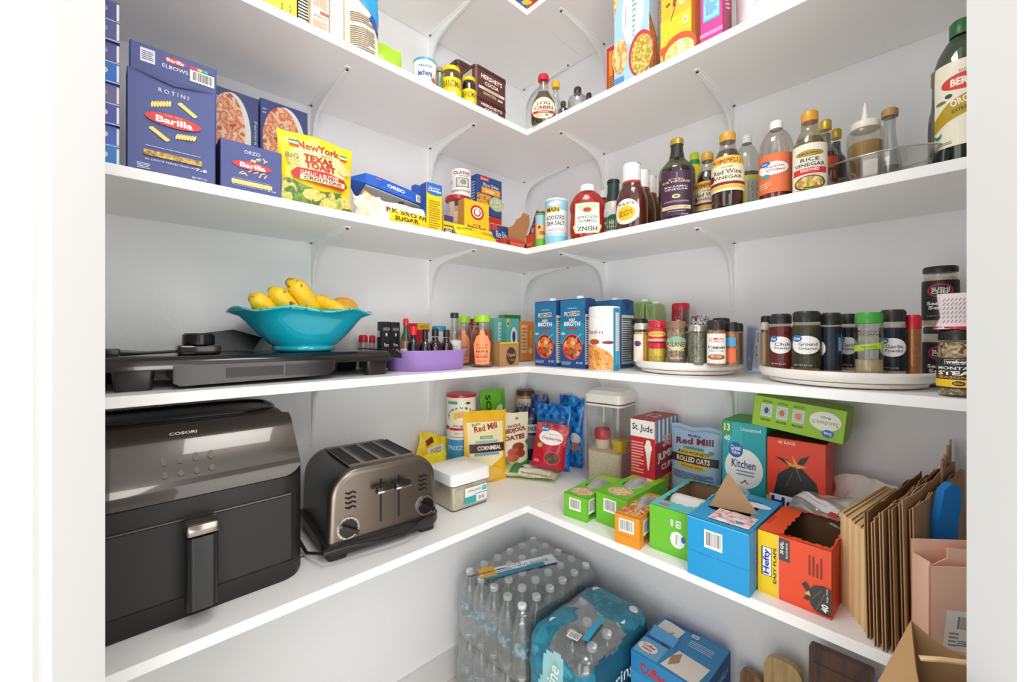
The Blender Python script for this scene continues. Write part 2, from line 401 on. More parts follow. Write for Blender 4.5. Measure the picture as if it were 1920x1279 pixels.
# door opening: two pieces of wall beside the opening with a casing, seen edge-on on both sides of the photograph
def doorside(sgn, xin, z0, z1, name):
    b = MB()
    def q(x, z, h): return cam2room(x, z, h)
    def slab(xa, xb, za, zb, m):
        vs = [q(xa, za, 0), q(xb, za, 0), q(xb, zb, 0), q(xa, zb, 0), q(xa, za, 2.44), q(xb, za, 2.44), q(xb, zb, 2.44), q(xa, zb, 2.44)]
        b.add(vs, [(0,3,2,1),(4,5,6,7),(0,1,5,4),(1,2,6,5),(2,3,7,6),(3,0,4,7)], m)
    slab(xin, xin+sgn*.9, z0, z1, TRIM)
    return struct(b.build(name))
doorside(-1, -.4395, .398, .45, 'wall_door_side'); doorside(1, .491, .405, .45, 'wall_near_side')
def casing(sgn, x, z, name):
    b = MB()
    for xa, xb, d in ((0, .055, .012), (.055, .07, .018)):
        xs = sorted((x+sgn*xa, x+sgn*xb))
        vs = [cam2room(a, c, h) for h in (0, 2.1) for a, c in ((xs[0], z-d), (xs[1], z-d), (xs[1], z), (xs[0], z))]
        b.add(vs, [(0,3,2,1),(4,5,6,7),(0,1,5,4),(1,2,6,5),(2,3,7,6),(3,0,4,7)], TRIM)
    return struct(b.build(name))
casing(-1, -.4445, .398, 'trim_1'); casing(1, .497, .405, 'trim_2')
# little baseboards
struct(MB().box(0, -LW, 0, .012, 0, .1, TRIM).build('baseboard_left')); struct(MB().box(.012, -.012, 0, LW, 0, .1, TRIM).build('baseboard_right'))

# ---------------------------------------------------------------- shelves
SHW = P('F6F5F4', .38)
NAMES = (('topmost', zT, DSH, 'second from the ceiling'), ('second highest', zA, DSH, ''), ('middle', zB, DSH, ''), ('second lowest', zC, DSH, ''), ('deep lowest', zD, DLOW, ''))
HOLD = {'topmost': 'under the ceiling', 'second highest': 'carrying the cocoa and syrup', 'middle': 'carrying the pasta boxes and vinegars', 'second lowest': 'carrying the griddle and spices', 'deep lowest': 'carrying the air fryer and trash bags'}
for nm, z, d, _ in NAMES:
    e = 1.45 if d == DSH else 1.38
    tag(MB().box(.001, -e, z-TH, d, -.001, z, SHW, .0008, 1).build('wall_shelf'), f'white {nm} shelf board on the left wall, {HOLD[nm]}', 'shelf')
    tag(MB().box(d+.0006, -d, z-TH, e, -.001, z, SHW, .0008, 1).build('wall_shelf'), f'white {nm} shelf board on the right wall, {HOLD[nm]}', 'shelf')
BRK = P('F2F3F3', .35); SCR = P('55524E', .4, .7)
def bracket():
    t = thing('shelf_bracket', 'x', 'shelf bracket', (0, 0, 0))
    b = MB()   # wall leg, in local coords: y = back into the wall (0 = wall face), x across, z down from shelf underside
    b.loft([[(-w_, 0, z), (w_, 0, z), (w_, -.0025, z), (-w_, -.0025, z)] for w_, z in ((.013, 0), (.013, -.05), (.009, -.14), (.008, -.185), (.004, -.19))], BRK, False)
    b.build('wall_leg', t)
    b = MB(); b.loft([[(-w_, y, 0), (w_, y, 0), (w_, y, -.0025), (-w_, y, -.0025)] for w_, y in ((.013, -.003), (.013, -.06), (.009, -.17), (.008, -.245), (.004, -.252))], BRK, False); b.build('shelf_arm', t)
    pr = [(-.0025, -.0025), (-.235, -.0025), (-.235, -.005), (-.12, -.014), (-.075, -.022), (-.045, -.034), (-.028, -.052), (-.018, -.08), (-.01, -.13), (-.005, -.175), (-.0025, -.175)]
    MB().prism([(y, z) for y, z in pr], -.0035, .0035, BRK, 'x').build('rib', t)
    for x, y, z in ((-.0, -.243, -.004), (.009, -.02, -.004), (-.009, -.02, -.004)):
        MB().lathe([(.0035, -.0015), (.0035, 0), (.002, .0012)], SCR, c=(x, y), z0=z, n=10).build('screw', t)
    return t
proto = bracket(); used = False
LEV = {'topmost': zT-TH, 'second highest': zA-TH, 'middle': zB-TH, 'second lowest': zC-TH}
for nm, zz in LEV.items():
    for side, pos, w_ in (('L', -.854, 'far from the corner'), ('L', -.472, 'midway along it'), ('L', -.02, 'beside the room corner'), ('R', .394, 'nearer the corner'), ('R', .815, 'farther from the corner')):
        o = copy_tree(proto) if used else proto; used = True
        o.location = (0.0, pos, zz) if side == 'L' else (pos, 0.0, zz)
        o.rotation_euler = (0, 0, math.pi/2 if side == 'L' else 0)
        o['label'] = f"white metal bracket under the {nm} shelf on the {'left' if side == 'L' else 'right'} wall, {w_}"; o['group'] = 'shelf brackets'

# ================================================================= topmost and second highest shelf (seen from below)
NAVY, WHT, RED, YEL, BLK = '3F4A82', 'F4F2EC', 'C8202C', 'F6D21C', '1E1C1C'
BISC = FOOD(['E8B765', 'F3D9A0', 'C9853A', 'F0C880'], 24, kind='n')
PASTA = FOOD(['C89A3C', 'E8C466', '8A6A2C', 'D8B050'], 120)
MEATY = FOOD(['B5482A', 'F0B888', 'D0663A', 'F4D8B8', 'C05830'], 20, kind='n')
STEW = FOOD(['8A2418', 'C8401C', 'F09038', '5A2018', 'F0C890', 'D86840'], 40)
FRIED = FOOD(['E8963C', 'C86820', 'F4B860', 'D8864A', 'F0C080'], 26, kind='n')
SALAD = FOOD(['4C7A2C', '7AA03C', '3E5E24', 'D8D070', '88A848'], 14, kind='n')

carton('chip_box', 'snack box with a red and blue picture at the inner corner of the topmost shelf', 'box', (.208, -.292), zT, math.radians(46), .12, .05, .14, 'EBE2C8',
       {'f': [('p', [(.1, .35), (.5, .45), (.5, .9), (.1, .9)], '2E62A8'), ('p', [(.5, .45), (.9, .4), (.9, .9), (.55, .9)], 'C0304A'), ('e', .5, .6, .3, .12, 'E8C83C'), ('l', .5, .38, .7, .1, 3, '6A8AA8')]})
# left run of the second highest shelf
shelf_box('mailing_box', 'yellow carton with black lettering, leftmost on the second highest shelf', 'box', 'L', 470, 557, .285, .07, -90, zA, 'F5E21A',
          {'f': [('t', .66, .16, .3, .05, 'FOR REAL', '2A2618', 90), ('t', .85, .18, .3, .05, 'TASTE IT', '2A2618', 90), ('r', .06, .2, .12, .4, '8C3A22'), ('p', [(.5, 0), (.8, 0), (.62, .1)], 'E87830')]})
shelf_box('striped_box', 'narrow carton with black and white stripes beside the yellow carton', 'box', 'L', 558.5, 578, .26, .09, -70, zA, '2A2422',
          {'f': [('r', .5, .03+.045*i, .96, .02, 'EFECE6') for i in range(14)]})
a, w, h = fit('L', 583, 617, .28, -60, zA)
carton('cracker_box', 'cream box with fine print between the striped carton and the white carton', 'box', a, zA, ROT['L'], w, .07, h, 'F2E3C9',
       {'f': [('t', .5, .3, .7, .05, "Jittery's", 'B83A2C'), ('r', .75, .38, .5, .05, 'E04830'), ('l', .5, .14, .8, .2, 10, 'C98A60'), ('l', .5, .6, .8, .3, 10, 'C98A60')], 'l': [('r', .4, .2, .8, .12, 'A8542C')]})
shelf_box('white_carton', 'plain white paper carton between the fine print box and the flour bag', 'carton', 'L', 619, 643, .25, .07, -80, zA, 'F0EEEA', {'f': [('r', .8, .5, .1, 1, 'DAD8E2')]})
a, w, h = fit('L', 645, 712, .272, -90, zA)
pouch('flour_bag', 'cream flour bag with a printed text panel and a blue folded top', 'bag', onL(678, .235)[0], zA+.001, ROT['L'], w*1.0, h*.98, .07, P('F3E6CF', .55),
      [('l', .42, .22, .68, .3, 13, '6B5A48'), ('l', .42, .47, .66, .12, 5, '6B5A48'), ('r', .42, .1, .7, .008, '3A3028'), ('p', [(0.0, .8), (.98, .5), (.98, .99), (0.0, .99)], '1C9AD8'), ('p', [(.6, .52), (.98, .33), (.98, .44), (.7, .58)], '1B4FA4')], tilt=.02, seed=3)
pouch('lime_pouch', 'lime green plastic pouch leaning behind the flour bag', 'pouch', onL(722, .2)[0], zA+.001, ROT['L']-.3, .09, .12, .04, P('A6D22E', .3),
      [('e', .7, .35, .25, .1, '3C7A1C'), ('r', .3, .6, .3, .2, 'C4E45C')], tilt=.1, seed=8)
CW = [('t', .5, .66, .34, .15, 'lechera', '2B4AA0', 0, .03), ('t', .5, .85, .3, .07, 'Nestle', '2B4AA0'), ('r', .3, .2, .6, .4, 'F0E0D8'), ('e', .08, .32, .26, .24, RED), ('t', .08, .32, .14, .12, '30', WHT), ('e', .72, .3, .3, .2, 'E8A060'), ('e', .86, .7, .1, .1, 'E05070'), ('e', .7, .52, .12, .12, 'E8648A')]
sb('milk_can', 'white condensed milk can with a blue rim beside the small jars', 'can', 'L', 797, .2, 45, 107, zA, 'can', P('D8DADC', .25, .8), lab=(CW, .03, .93, 200, 'F2F2F0'), cap=(1.02, .93, 1.0, P('4AA8C8', .3), 0))
GREY_HERB = FOOD(['6E7458', '8A8E70', '4E543E', 'A0A284'], 160)
sb('herb_jar', 'small greenish herb jar half hidden between the milk can and the molasses', 'jar', 'L', 824, .262, 14, 124, zA, 'jar', CLEAR('F2F4EE'), liq=(FOOD(['77805E', '8A9270', '5E6A50'], 150), .8), cap=(.9, .86, 1, P('8A8670', .4)))
GM = [('r', .5, .5, 1, 1, 'F7D80E'), ('t', .5, .72, .8, .3, 'GRANDMAS', '6A4A10', 0, .01), ('e', .6, .3, .16, .24, 'F4EEDC'), ('t', .4, .1, .5, .12, 'Molasses', '8A6A10')]
sb('molasses_jar', 'molasses jar with yellow label and yellow lid, the taller one in front', 'jar', 'L', 846, .245, 37, 120, zA, 'jar', CLEAR('E8DCC8', .14), liq=(P('4A3018', .1), .6), cap=(.92, .88, 1, P('F2CE10', .35)), lab=(GM, .02, .66, 170, None), group='molasses jars')
sb('molasses_jar', 'smaller molasses jar with yellow lid, tucked before the cocoa tins', 'jar', 'L', 879, .255, 27, 141, zA, 'jar', CLEAR('8A7A60', .14), liq=(P('2E2018', .1), .8), cap=(.92, .88, 1, P('F2CE10', .35)), lab=(GM, .02, .6, 170, None), group='molasses jars')
def cocoa(label, p, z, w, h, d=.075, rot=ROT['L'], flip=False):
    t = thing('cocoa_tin', label, 'tin', (p[0], p[1], z), rot, 'cocoa tins')
    BR = P('5E342C', .35); b = MB()
    b.loft([rrect(0, 0, w, d, .014, zz) for zz in (0, h*.9)], BR, True); b.build('tin_body', t)
    L = MB(); l = MB(); l.loft([rrect(-.0015, -.0015, w+.0015, d+.0015, .015, h*.9), rrect(-.0015, -.0015, w+.0015, d+.0015, .015, h*.985), rrect(.002, .002, w-.002, d-.002, .012, h)], P('4E2A26', .3), True); l.build('lid', t)
    L.art([('r', .5, .33, .98, .1, 'E6DCC8'), ('t', .5, .76, .8, .17, "HERSHEY'S", 'F0E6DA', 0, .03), ('t', .5, .54, .52, .14, 'COCOA', 'F0E6DA', 0, .03), ('l', .5, .33, .6, .05, 2, '8A6A50'), ('t', .42, .17, .5, .1, 'UNSWEETENED', 'D8C8B8'), ('r', .82, .15, .2, .08, 'D8C8B8')],
          lambda x, y, o: (.012+x, -o-.0002, y+.004), w-.024, h*.88, .0003)
    L.art([('r', .5, .5, .9, .9, 'CFC8BE'), ('l', .5, .55, .8, .7, 14, '7A726A')], lambda x, y, o: (-o-.0002, d-.012-x, y+.004), d-.024, h*.88, .0003)
    L.build('printed_sleeve', t); return t
a, w, h = fit('L', 891, 951, .262, 178, zA); h1 = h
cocoa('brown cocoa tin at the base of the front stack, shelf edge hiding its foot', a, zA, w, h1)
cocoa('brown cocoa tin with a dark lid, upper one of the front stack', a, zA+h1+.0015, w, zat(118, on('L', 891, .262)[1])-zA-h1)
a2, w2, _ = fit('L', 857, 905, .16, 118, zA)
cocoa('dark brown cocoa tin standing behind the front stack, lid above the molasses', a2, zA+h1, w2, zat(108, on('L', 857, .16)[1])-zA-h1)
cocoa('dark brown cocoa tin under the rear one, hidden by the molasses jars', a2, zA, w2, h1-.001)
pouch('bread_bag', 'cream plastic bag of bread pieces lying between the cocoa tins and the syrup', 'bag', (.2, -.235), zA+.002, ROT['L']-.5, .2, .11, .08, FOOD(['EFE2CC', 'E2C9A0', 'F5EEDF', 'D0AA70'], 22, .3, 'n'), tilt=.9, seed=11)
# right run
sb('syrup_bottle', 'brown pancake syrup bottle with a red cap and oval label at the shelf corner', 'bottle', 'R', 1019, .285, 48, 128, zA, 'syrup', CLEAR('F4F0EA', .16), liq=(P('4A1C0E', .08, coat=.5), .66), cap=(.42, .88, 1, P('D8242C', .3)), sy=.62,
   lab=([('e', .5, .5, 1.0, 1.0, 'F2E8CC'), ('r', .5, .3, .86, .12, RED), ('t', .5, .7, .5, .18, 'LOG', '7A1C1C', 0, .03), ('t', .5, .5, .72, .16, 'CABIN', '7A1C1C', 0, .03), ('t', .5, .3, .4, .05, 'ORIGINAL', WHT), ('e', .35, .14, .3, .08, 'E8C030'), ('e', .62, .16, .14, .08, '4A8A3A')], .06, .5, 120, None))
sb('clear_bottle', 'clear bottle with a yellow cap behind the syrup', 'bottle', 'R', 1042, .2, 24, 147, zA, 'hot', CLEAR('F4F6F6', .16), liq=(P('8A8078', .2), .3), cap=(.62, .88, 1, P('EFC21A', .3)))
for i, (px, dp, wpx, yt, l_) in enumerate(((1056, .26, 20, 186, 'small dark glass bottle beside the yellow capped bottle'), (1070, .2, 16, 190, 'tiny dark capped bottle half hidden by the shelf edge'))):
    sb('extract_bottle', l_, 'bottle', 'R', px, dp, wpx, yt, zA, 'small', CLEAR('C8C8C8', .2), liq=(FOOD(['2E2622', '5A5048', '8A8078'], 120, .2), .7), cap=(.5, .8, 1, P('3A3634', .3)), group='little bottles by the corner')
sb('grinder_bottle', 'clear faceted glass bottle with a tall black cap, nearest the camera of the three', 'bottle', 'R', 1083, .26, 36, 155, zA, 'hot', CLEAR('EEF0F0', .22), liq=(FOOD(['C8C6C0', '9A9890', 'E6E4DE'], 140), .4), cap=(.4, .76, 1, P('2A2624', .3)), n=12, group='black capped glass bottles')
sb('grinder_bottle', 'middle one of the three black capped glass bottles', 'bottle', 'R', 1104, .2, 26, 168, zA, 'hot', CLEAR('EEF0F0', .22), liq=(FOOD(['C8C6C0', '9A9890', 'E6E4DE'], 140), .4), cap=(.4, .76, 1, P('2A2624', .3)), n=12, group='black capped glass bottles')
sb('grinder_bottle', 'lowest looking black cap beside the cracker box', 'bottle', 'R', 1120, .12, 22, 176, zA, 'hot', CLEAR('EEF0F0', .22), liq=(FOOD(['C8C6C0', '9A9890', 'E6E4DE'], 140), .4), cap=(.4, .76, 1, P('2A2624', .3)), n=12, group='black capped glass bottles')
shelf_box('cracker_box', 'red edged carton peeping out behind the pale blue cracker box', 'box', 'R', 1137, 1200, .2, .05, 92, zA, 'D8322C', {'f': [('r', .14, .5, .12, .86, 'F0A030'), ('l', .14, .3, .09, .5, 16, '6A2A18')]})
SAL = [('e', .55, .56, .62, .5, 'F2EEE4'), ('t', .6, .56, .4, .13, 'saltine', '4FA8B0', -90, .004), ('t', .36, .56, .16, .05, 'Crackers', '7A4A50', -90), ('e', .87, .78, .2, .13, '2C5FA8'), ('t', .87, .78, .1, .05, 'GV', WHT, -90), ('e', .4, .78, .16, .1, 'D8DC2C'),
       ('p', [(0, .62), (.08, .68), (.3, .86), (.3, 1), (0, 1)], BISC), ('e', .18, .26, .44, .28, BISC), ('e', .78, .2, .68, .36, 'C03A4A'), ('e', .8, .19, .6, .31, FOOD(['E8B040', 'F0D070', '8A9A3C', 'E07828'], 80)), ('r', .74, .96, .38, .2, 'F0D840'), ('t', .72, .94, .1, .12, 'SNACKS', '3A3A3A', -60), ('r', .15, .03, .3, .12, '5A8CC0')]
shelf_box('cracker_box', 'tall pale blue saltine cracker box with soup picture on the second highest shelf', 'box', 'R', 1151, 1217, .285, .06, -52, zA, 'A5CBE4', {'f': SAL, 'r': [('e', .7, .55, .5, .4, 'D8DCE0'), ('p', [(0, .05), (.9, 0), (.9, .3), (0, .5)], FOOD(['A0561C', 'D89040', '8A4A20', 'E8B060'], 30, kind='n')), ('t', .8, .5, .3, .12, 'Crackers', '7A6AA0', -90), ('e', .5, .9, .7, .12, 'C8203A')]}, sides=None)
HAND = 'F4A31C'
shelf_box('cereal_box', 'orange and yellow cereal box with ring shaped cereal beside the saltine box', 'box', 'R', 1239, 1296, .285, .055, -110, zA, 'F7B51E',
          {'f': [('r', .5, .2, 1, .3, 'F9C81E'), ('e', .3, .58, .34, .1, 'F6F0E2'), ('e', .42, .62, .2, .08, 'F6F0E2'), ('p', [(.52, .62), (.6, .66), (.62, .6), (.56, .52), (.44, .5), (.4, .44), (.46, .42), (.6, .5), (.64, .56)], '7A4A1C'), ('r', .42, .38, .03, .12, '7A4A1C', -20), ('r', .25, .46, .14, .02, '7A4A1C', 30), ('e', .72, .44, .2, .07, 'F2DC9C'), ('e', .72, .44, .07, .025, 'E8A020'), ('e', .12, .75, .18, .06, 'F2DC9C'), ('e', .6, .8, .22, .1, 'F9D850'), ('e', .82, .28, .2, .07, 'F2DC9C'), ('e', .82, .28, .07, .02, 'E8A020'), ('e', .2, .22, .2, .08, 'F0C840'),
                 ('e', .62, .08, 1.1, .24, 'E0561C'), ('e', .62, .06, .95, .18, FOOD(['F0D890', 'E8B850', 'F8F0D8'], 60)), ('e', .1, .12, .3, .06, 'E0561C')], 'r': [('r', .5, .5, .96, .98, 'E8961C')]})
shelf_box('snack_box', 'magenta snack box with a blue panel between the cereal box and the white bag', 'box', 'R', 1313, 1355, .285, .055, -170, zA, 'E02E8C',
          {'f': [('r', .5, .27, .74, .2, '5AB0E0'), ('r', .5, .27, .66, .17, '8CCBEE'), ('t', .3, .31, .3, .035, 'C3 COOL', '2C5FA8'), ('l', .5, .25, .5, .08, 6, '3A78B8'), ('l', .5, .5, .7, .16, 6, 'F6C8E0', 20), ('r', .5, .08, 1, .03, 'F088BC')],
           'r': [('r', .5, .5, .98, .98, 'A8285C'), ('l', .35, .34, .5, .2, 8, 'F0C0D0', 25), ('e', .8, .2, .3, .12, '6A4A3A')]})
pouch('plastic_bag', 'crinkled white plastic bag at the near end of the second highest shelf', 'bag', onR(1440, .2)[0], zA+.001, 0, .14, .2, .1, P('EDEDEC', .3), tilt=.05, seed=21, wob=.012)

# ================================================================= middle shelf, left run
PB = P('3F4A82', .38)
for i, (c, l_) in enumerate((('2E7CC0', 'bottom'), ('4A66B8', 'second lowest'), ('4C55A0', 'third lowest'), ('6C6A94', 'fourth from the bottom'), ('2C6CC0', 'bright blue one in the middle'), ('54578E', 'third from the top'), ('55568C', 'second from the top'), ('4A4C84', 'top'))):
    p_, l = onL(225, .285); hh = (zat(5, l)-zB)/8; w_ = .16
    y0 = p_[1]-w_
    carton('pudding_box', f'small {"blue" if i in (0,1,2,4) else "navy"} box of the stack beside the door, {l_}', 'box', (.285-(.004 if i % 2 else 0), y0), zB+i*hh*1.002, ROT['L'], w_, .08, hh*.99, c,
           {'f': [('r', .5, .04, 1, .05, 'C8CCE0'), ('e', .88, .55, .06, .3, 'E8C890' if i in (0, 1, 2, 4) else '8A8CB8'), ('r', .985, .5, .02, .8, 'E8E6E8'), ('l', .7, .5, .3, .3, 3, 'B8C0E0')]}, group='small boxes stacked by the door')
def pasta_art(title, top=True, small=False):
    a = [('t', .5, .86 if not small else .84, .34 if not small else .26, .04 if not small else .07, title, 'E6E6F0', 0, .004)]
    if not small:
        for x, y, r in ((.36, .72, 20), (.66, .73, -35), (.34, .41, -35), (.64, .44, 8)):
            a += [('r', x, y, .22, .04, 'B88A24', r)]+[('e', x+.034*k*math.cos(math.radians(r)), y+.034*k*math.sin(math.radians(r))*.72, .03, .066, 'F2DA78', r-28) for k in range(-3, 4)]
    else:
        rr = random.Random(2)
        for k in range(16): a.append(('e', .5+rr.uniform(-.22, .22), (.42 if k % 2 else .7)+rr.uniform(-.06, .06), .1, .02, 'EEDC9C', rr.choice((-50, 40, 20, 60))))
    a += [('e', .5, .57, .64, .13 if not small else .17, 'D83A38'), ('t', .51, .565, .42, .065 if not small else .1, 'Barilla', WHT, 0, .035), ('t', .5, .615, .2, .014, 'DAL 1877', 'F0B0A8'),
          ('l', .5, .27, .62, .012, 1, 'C8CCE0'), ('r', .5, .2, .66, .055 if not small else .09, PASTA if not small else FOOD(['E8C870', 'F4E0A0', 'D0A848'], 260)), ('t', .46, .135, .56, .018, 'AL DENTE PERFECTION IN', 'D8DCEC'), ('t', .82, .13, .14, .03, '7-8' if not small else '9-10', 'F0F0F4', 0, .02)]
    if top: a += [('t', .8, .04, .18, .022, 'NET WT 1 LB', 'D8DCEC'), ('l', .17, .06, .14, .06, 4, 'D8DCEC')]
    return a
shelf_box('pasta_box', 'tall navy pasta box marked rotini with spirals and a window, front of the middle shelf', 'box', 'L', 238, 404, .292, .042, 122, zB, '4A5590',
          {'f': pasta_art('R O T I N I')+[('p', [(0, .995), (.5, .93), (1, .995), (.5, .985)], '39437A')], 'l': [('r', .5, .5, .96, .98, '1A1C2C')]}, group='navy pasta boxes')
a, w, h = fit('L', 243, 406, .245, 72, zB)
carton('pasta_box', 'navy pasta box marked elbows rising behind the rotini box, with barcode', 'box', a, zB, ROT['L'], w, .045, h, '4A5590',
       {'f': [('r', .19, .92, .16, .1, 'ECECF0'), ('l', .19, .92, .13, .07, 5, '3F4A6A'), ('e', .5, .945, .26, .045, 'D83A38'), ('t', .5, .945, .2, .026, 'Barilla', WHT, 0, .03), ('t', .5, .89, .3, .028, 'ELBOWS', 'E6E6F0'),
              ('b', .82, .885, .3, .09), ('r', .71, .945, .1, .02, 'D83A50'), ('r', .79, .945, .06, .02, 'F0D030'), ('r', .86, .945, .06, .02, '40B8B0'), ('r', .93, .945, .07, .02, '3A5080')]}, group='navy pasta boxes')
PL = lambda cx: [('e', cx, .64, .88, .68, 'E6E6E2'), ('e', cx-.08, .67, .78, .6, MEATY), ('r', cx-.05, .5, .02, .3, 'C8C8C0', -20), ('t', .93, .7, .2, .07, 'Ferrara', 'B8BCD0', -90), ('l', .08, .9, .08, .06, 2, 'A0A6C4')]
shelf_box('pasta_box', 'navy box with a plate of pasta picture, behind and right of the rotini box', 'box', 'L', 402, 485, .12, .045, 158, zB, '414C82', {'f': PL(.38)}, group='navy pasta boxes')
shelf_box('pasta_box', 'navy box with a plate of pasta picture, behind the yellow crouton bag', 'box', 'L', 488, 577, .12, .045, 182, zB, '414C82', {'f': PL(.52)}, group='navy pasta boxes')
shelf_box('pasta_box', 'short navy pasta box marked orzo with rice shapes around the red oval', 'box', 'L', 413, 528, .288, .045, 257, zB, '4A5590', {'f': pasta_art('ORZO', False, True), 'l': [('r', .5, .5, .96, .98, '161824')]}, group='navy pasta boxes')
CR = [('e', .5, .6, .8, .5, 'F4E69A'), ('t', .52, .84, .58, .12, 'NewYork', 'B8241C', 0, .03), ('r', .19, .87, .12, .03, '1E8A4A'), ('r', .19, .84, .12, .03, WHT), ('r', .19, .81, .12, .03, 'D0302C'), ('r', .86, .83, .1, .03, '1E8A4A'), ('r', .86, .8, .1, .03, WHT), ('r', .86, .77, .1, .03, 'D0302C'),
      ('t', .62, .74, .16, .04, 'Bakery', '3A6A4A', 6), ('t', .5, .66, .4, .1, 'TEXAS', 'B02420', 0, .04), ('t', .52, .56, .42, .1, 'TOAST', 'B02420', 0, .04), ('t', .15, .64, .17, .07, 'BIG', '8A7A20', 0, .02), ('t', .16, .57, .17, .035, 'FLAVOR', 'A8901C'), ('t', .16, .52, .17, .035, 'CRUNCH', 'A8901C'),
      ('e', .86, .59, .2, .13, FOOD(['E0B860', 'F0D898', 'C89038'], 80, kind='n')), ('p', [(.12, .4), (.2, .48), (.6, .49), (.84, .45), (.9, .36), (.82, .28), (.5, .3), (.16, .34)], 'C4202A'), ('t', .5, .43, .52, .055, 'GARLIC & BUTTER', 'F6E8DC'), ('r', .54, .36, .62, .07, 'F0E0B0'), ('t', .54, .36, .52, .05, 'CROUTONS', '5A4A2A', 0, .03),
      ('p', [(.02, .0), (.98, 0), (.98, .1), (.8, .24), (.5, .2), (.3, .24), (.02, .34)], SALAD), ('e', .4, .13, .26, .16, FOOD(['E8B840', 'F4D880', 'D09030'], 60, kind='n')), ('e', .62, .06, .22, .12, FOOD(['E8B840', 'F4D880', 'D09030'], 60, kind='n')), ('e', .87, .12, .16, .16, FOOD(['E8B840', 'F4D880', 'D09030'], 60, kind='n'))]
a, w, h = fit('L', 527, 664, .296, 233, zB)
pouch('crouton_bag', 'yellow bag of texas toast croutons standing at the shelf edge', 'bag', ((a+onL(664, .296)[0])/2)-Vector((.02, 0)), zB+.001, ROT['L'], w*1.02, h, .045, P('F2D31B', .28), CR, tilt=.0, seed=2, wtop=1.03)
# cookies, sugar, boxes
b = thing('cookie_package', 'blue cookie package lying across the sugar bags', 'package', (*onL(676, .2)[0], zB+.088), ROT['L'], mat4=pose(onL(683, .2)[0], zB+.106, ROT['L'], .35, .17))
OB = P('1F5FC8', .25)
m = MB(); m.loft([[(x, y*s_+.02, z*s_+.02) for y, z in ((-.03, -.018), (.04, -.02), (.045, .015), (.0, .022), (-.03, .018))] for x, s_ in ((-.035, .12), (-.0, .9), (.03, 1), (.11, 1), (.165, 1), (.175, .95))], OB, False)
m.art([('e', .09, .8, .1, .2, 'E0506A'), ('t', .42, .55, .34, .34, 'OREO', 'F4F4F6', 0, .04), ('l', .3, .22, .3, .05, 1, '8AB8F0'), ('l', .62, .22, .2, .05, 1, '8AB8F0'), ('b', .88, .45, .14, .7)], lambda x, y, o: (x+.02, -.0102-o, .003+y), .15, .034, .0005)
m.build('wrapper', b); MB().box(.0, -.008, -.004, .165, .06, .0005, P('B8B6BA', .3, .4), .001, 1).build('grey_tray', b)
pouch('noodle_packet', 'small red and gold snack packet squeezed beside the crouton bag', 'packet', onL(688, .235)[0], zB+.001, ROT['L'], .055, .085, .03, FOOD(['B02418', 'D8A040', 'E0C080', '8A2A1C'], 25, .3, 'n'), tilt=.2, roll=.3, seed=5)
pouch('bread_bag', 'cream paper bag twisted shut, lying beside the brown sugar', 'bag', onL(693, .272)[0], zB+.001, ROT['L'], .07, .06, .045, FOOD(['F2E8D4', 'E6D6B8', 'F8F2E6'], 14, .5, 'n'), tilt=.25, seed=9, wob=.01)
BS = [('r', .55, .3, .72, .6, 'F0D41C'), ('t', .55, .5, .78, .24, 'RK bROWN', '6A4A1C', -4, .03), ('t', .48, .22, .42, .2, 'SUGAR', '5A3A18', 0, .03)]
a, w, h = fit('L', 700, 812, .285, 378, zB)
pouch('sugar_bag', 'white and yellow bag of dark brown sugar slumped at the shelf edge', 'bag', onL(757, .27)[0], zB+.001, ROT['L'], w*.98, h*1.3, .05, P('F1EEE9', .35), BS, tilt=.03, seed=14, wob=.004)
sb('dropper_bottle', 'tiny yellow bottle with a black cap poking out of the sugar bag', 'bottle', 'L', 752, .2, 11, 368, zB+.03, 'small', P('D8D840', .3), cap=(.9, .72, 1, P('1C1C1C', .3)))
shelf_box('cookie_box', 'blue cookie packet leaning behind the yellow box', 'box', 'L', 778, 797, .2, .02, 345, zB, '2B55B0', {'f': [('e', .5, .7, .5, .15, 'C8405A'), ('e', .4, .35, .4, .1, 'E8D8B8')]})
shelf_box('cookie_box', 'narrow yellow and blue box with fine print, upright beside the red lidded tub', 'box', 'L', 800, 829, .285, .03, 340, zB, 'F5CF16',
          {'f': [('r', .5, .9, .98, .19, '2E6EC8'), ('e', .5, .8, .98, .1, '2E6EC8'), ('t', .5, .9, .7, .04, 'Nutter', WHT), ('t', .5, .84, .84, .07, 'Chomps', WHT, 0, .03), ('l', .5, .35, .74, .6, 12, 'A88A20')], 'l': [('r', .5, .5, .98, .98, '2850A8')]})
shelf_box('snack_box', 'little navy and yellow box right behind the narrow yellow box', 'box', 'L', 832, 850, .265, .05, 402, zB, 'F0C820', {'f': [('r', .5, .85, .98, .28, '3E3A7A'), ('r', .5, .5, .98, .05, '3A3428'), ('r', .5, .25, .98, .2, '2A2A44'), ('t', .5, .25, .7, .14, 'GO', 'F4F4F4', 0, .04)]})
sb('breadcrumb_tub', 'tan cardboard tub with a red lid under the white can', 'tub', 'L', 858, .17, 44, 365, zB, 'can', P('DDBB8A', .5), cap=(1.05, .92, 1.0, P('B8242C', .3), 0), n=28,
   lab=([('r', .3, .5, .2, .9, 'C8B8A0'), ('l', .3, .5, .14, .8, 12, '7A6A5A'), ('t', .75, .42, .4, .14, 'Bread', 'A0242C', 0, .03), ('e', .72, .26, .14, .08, 'C02830'), ('r', .6, .1, .8, .07, 'B8242C'), ('t', .62, .72, .18, .1, 'OLD', '8A6A4A')], .02, .9, 150, None))
rz = zB+cyl('L', 858, .17, 44, 365, zB)[2]
p_, r_, h_ = cyl('L', 864, .168, 38, 315, rz+.001)
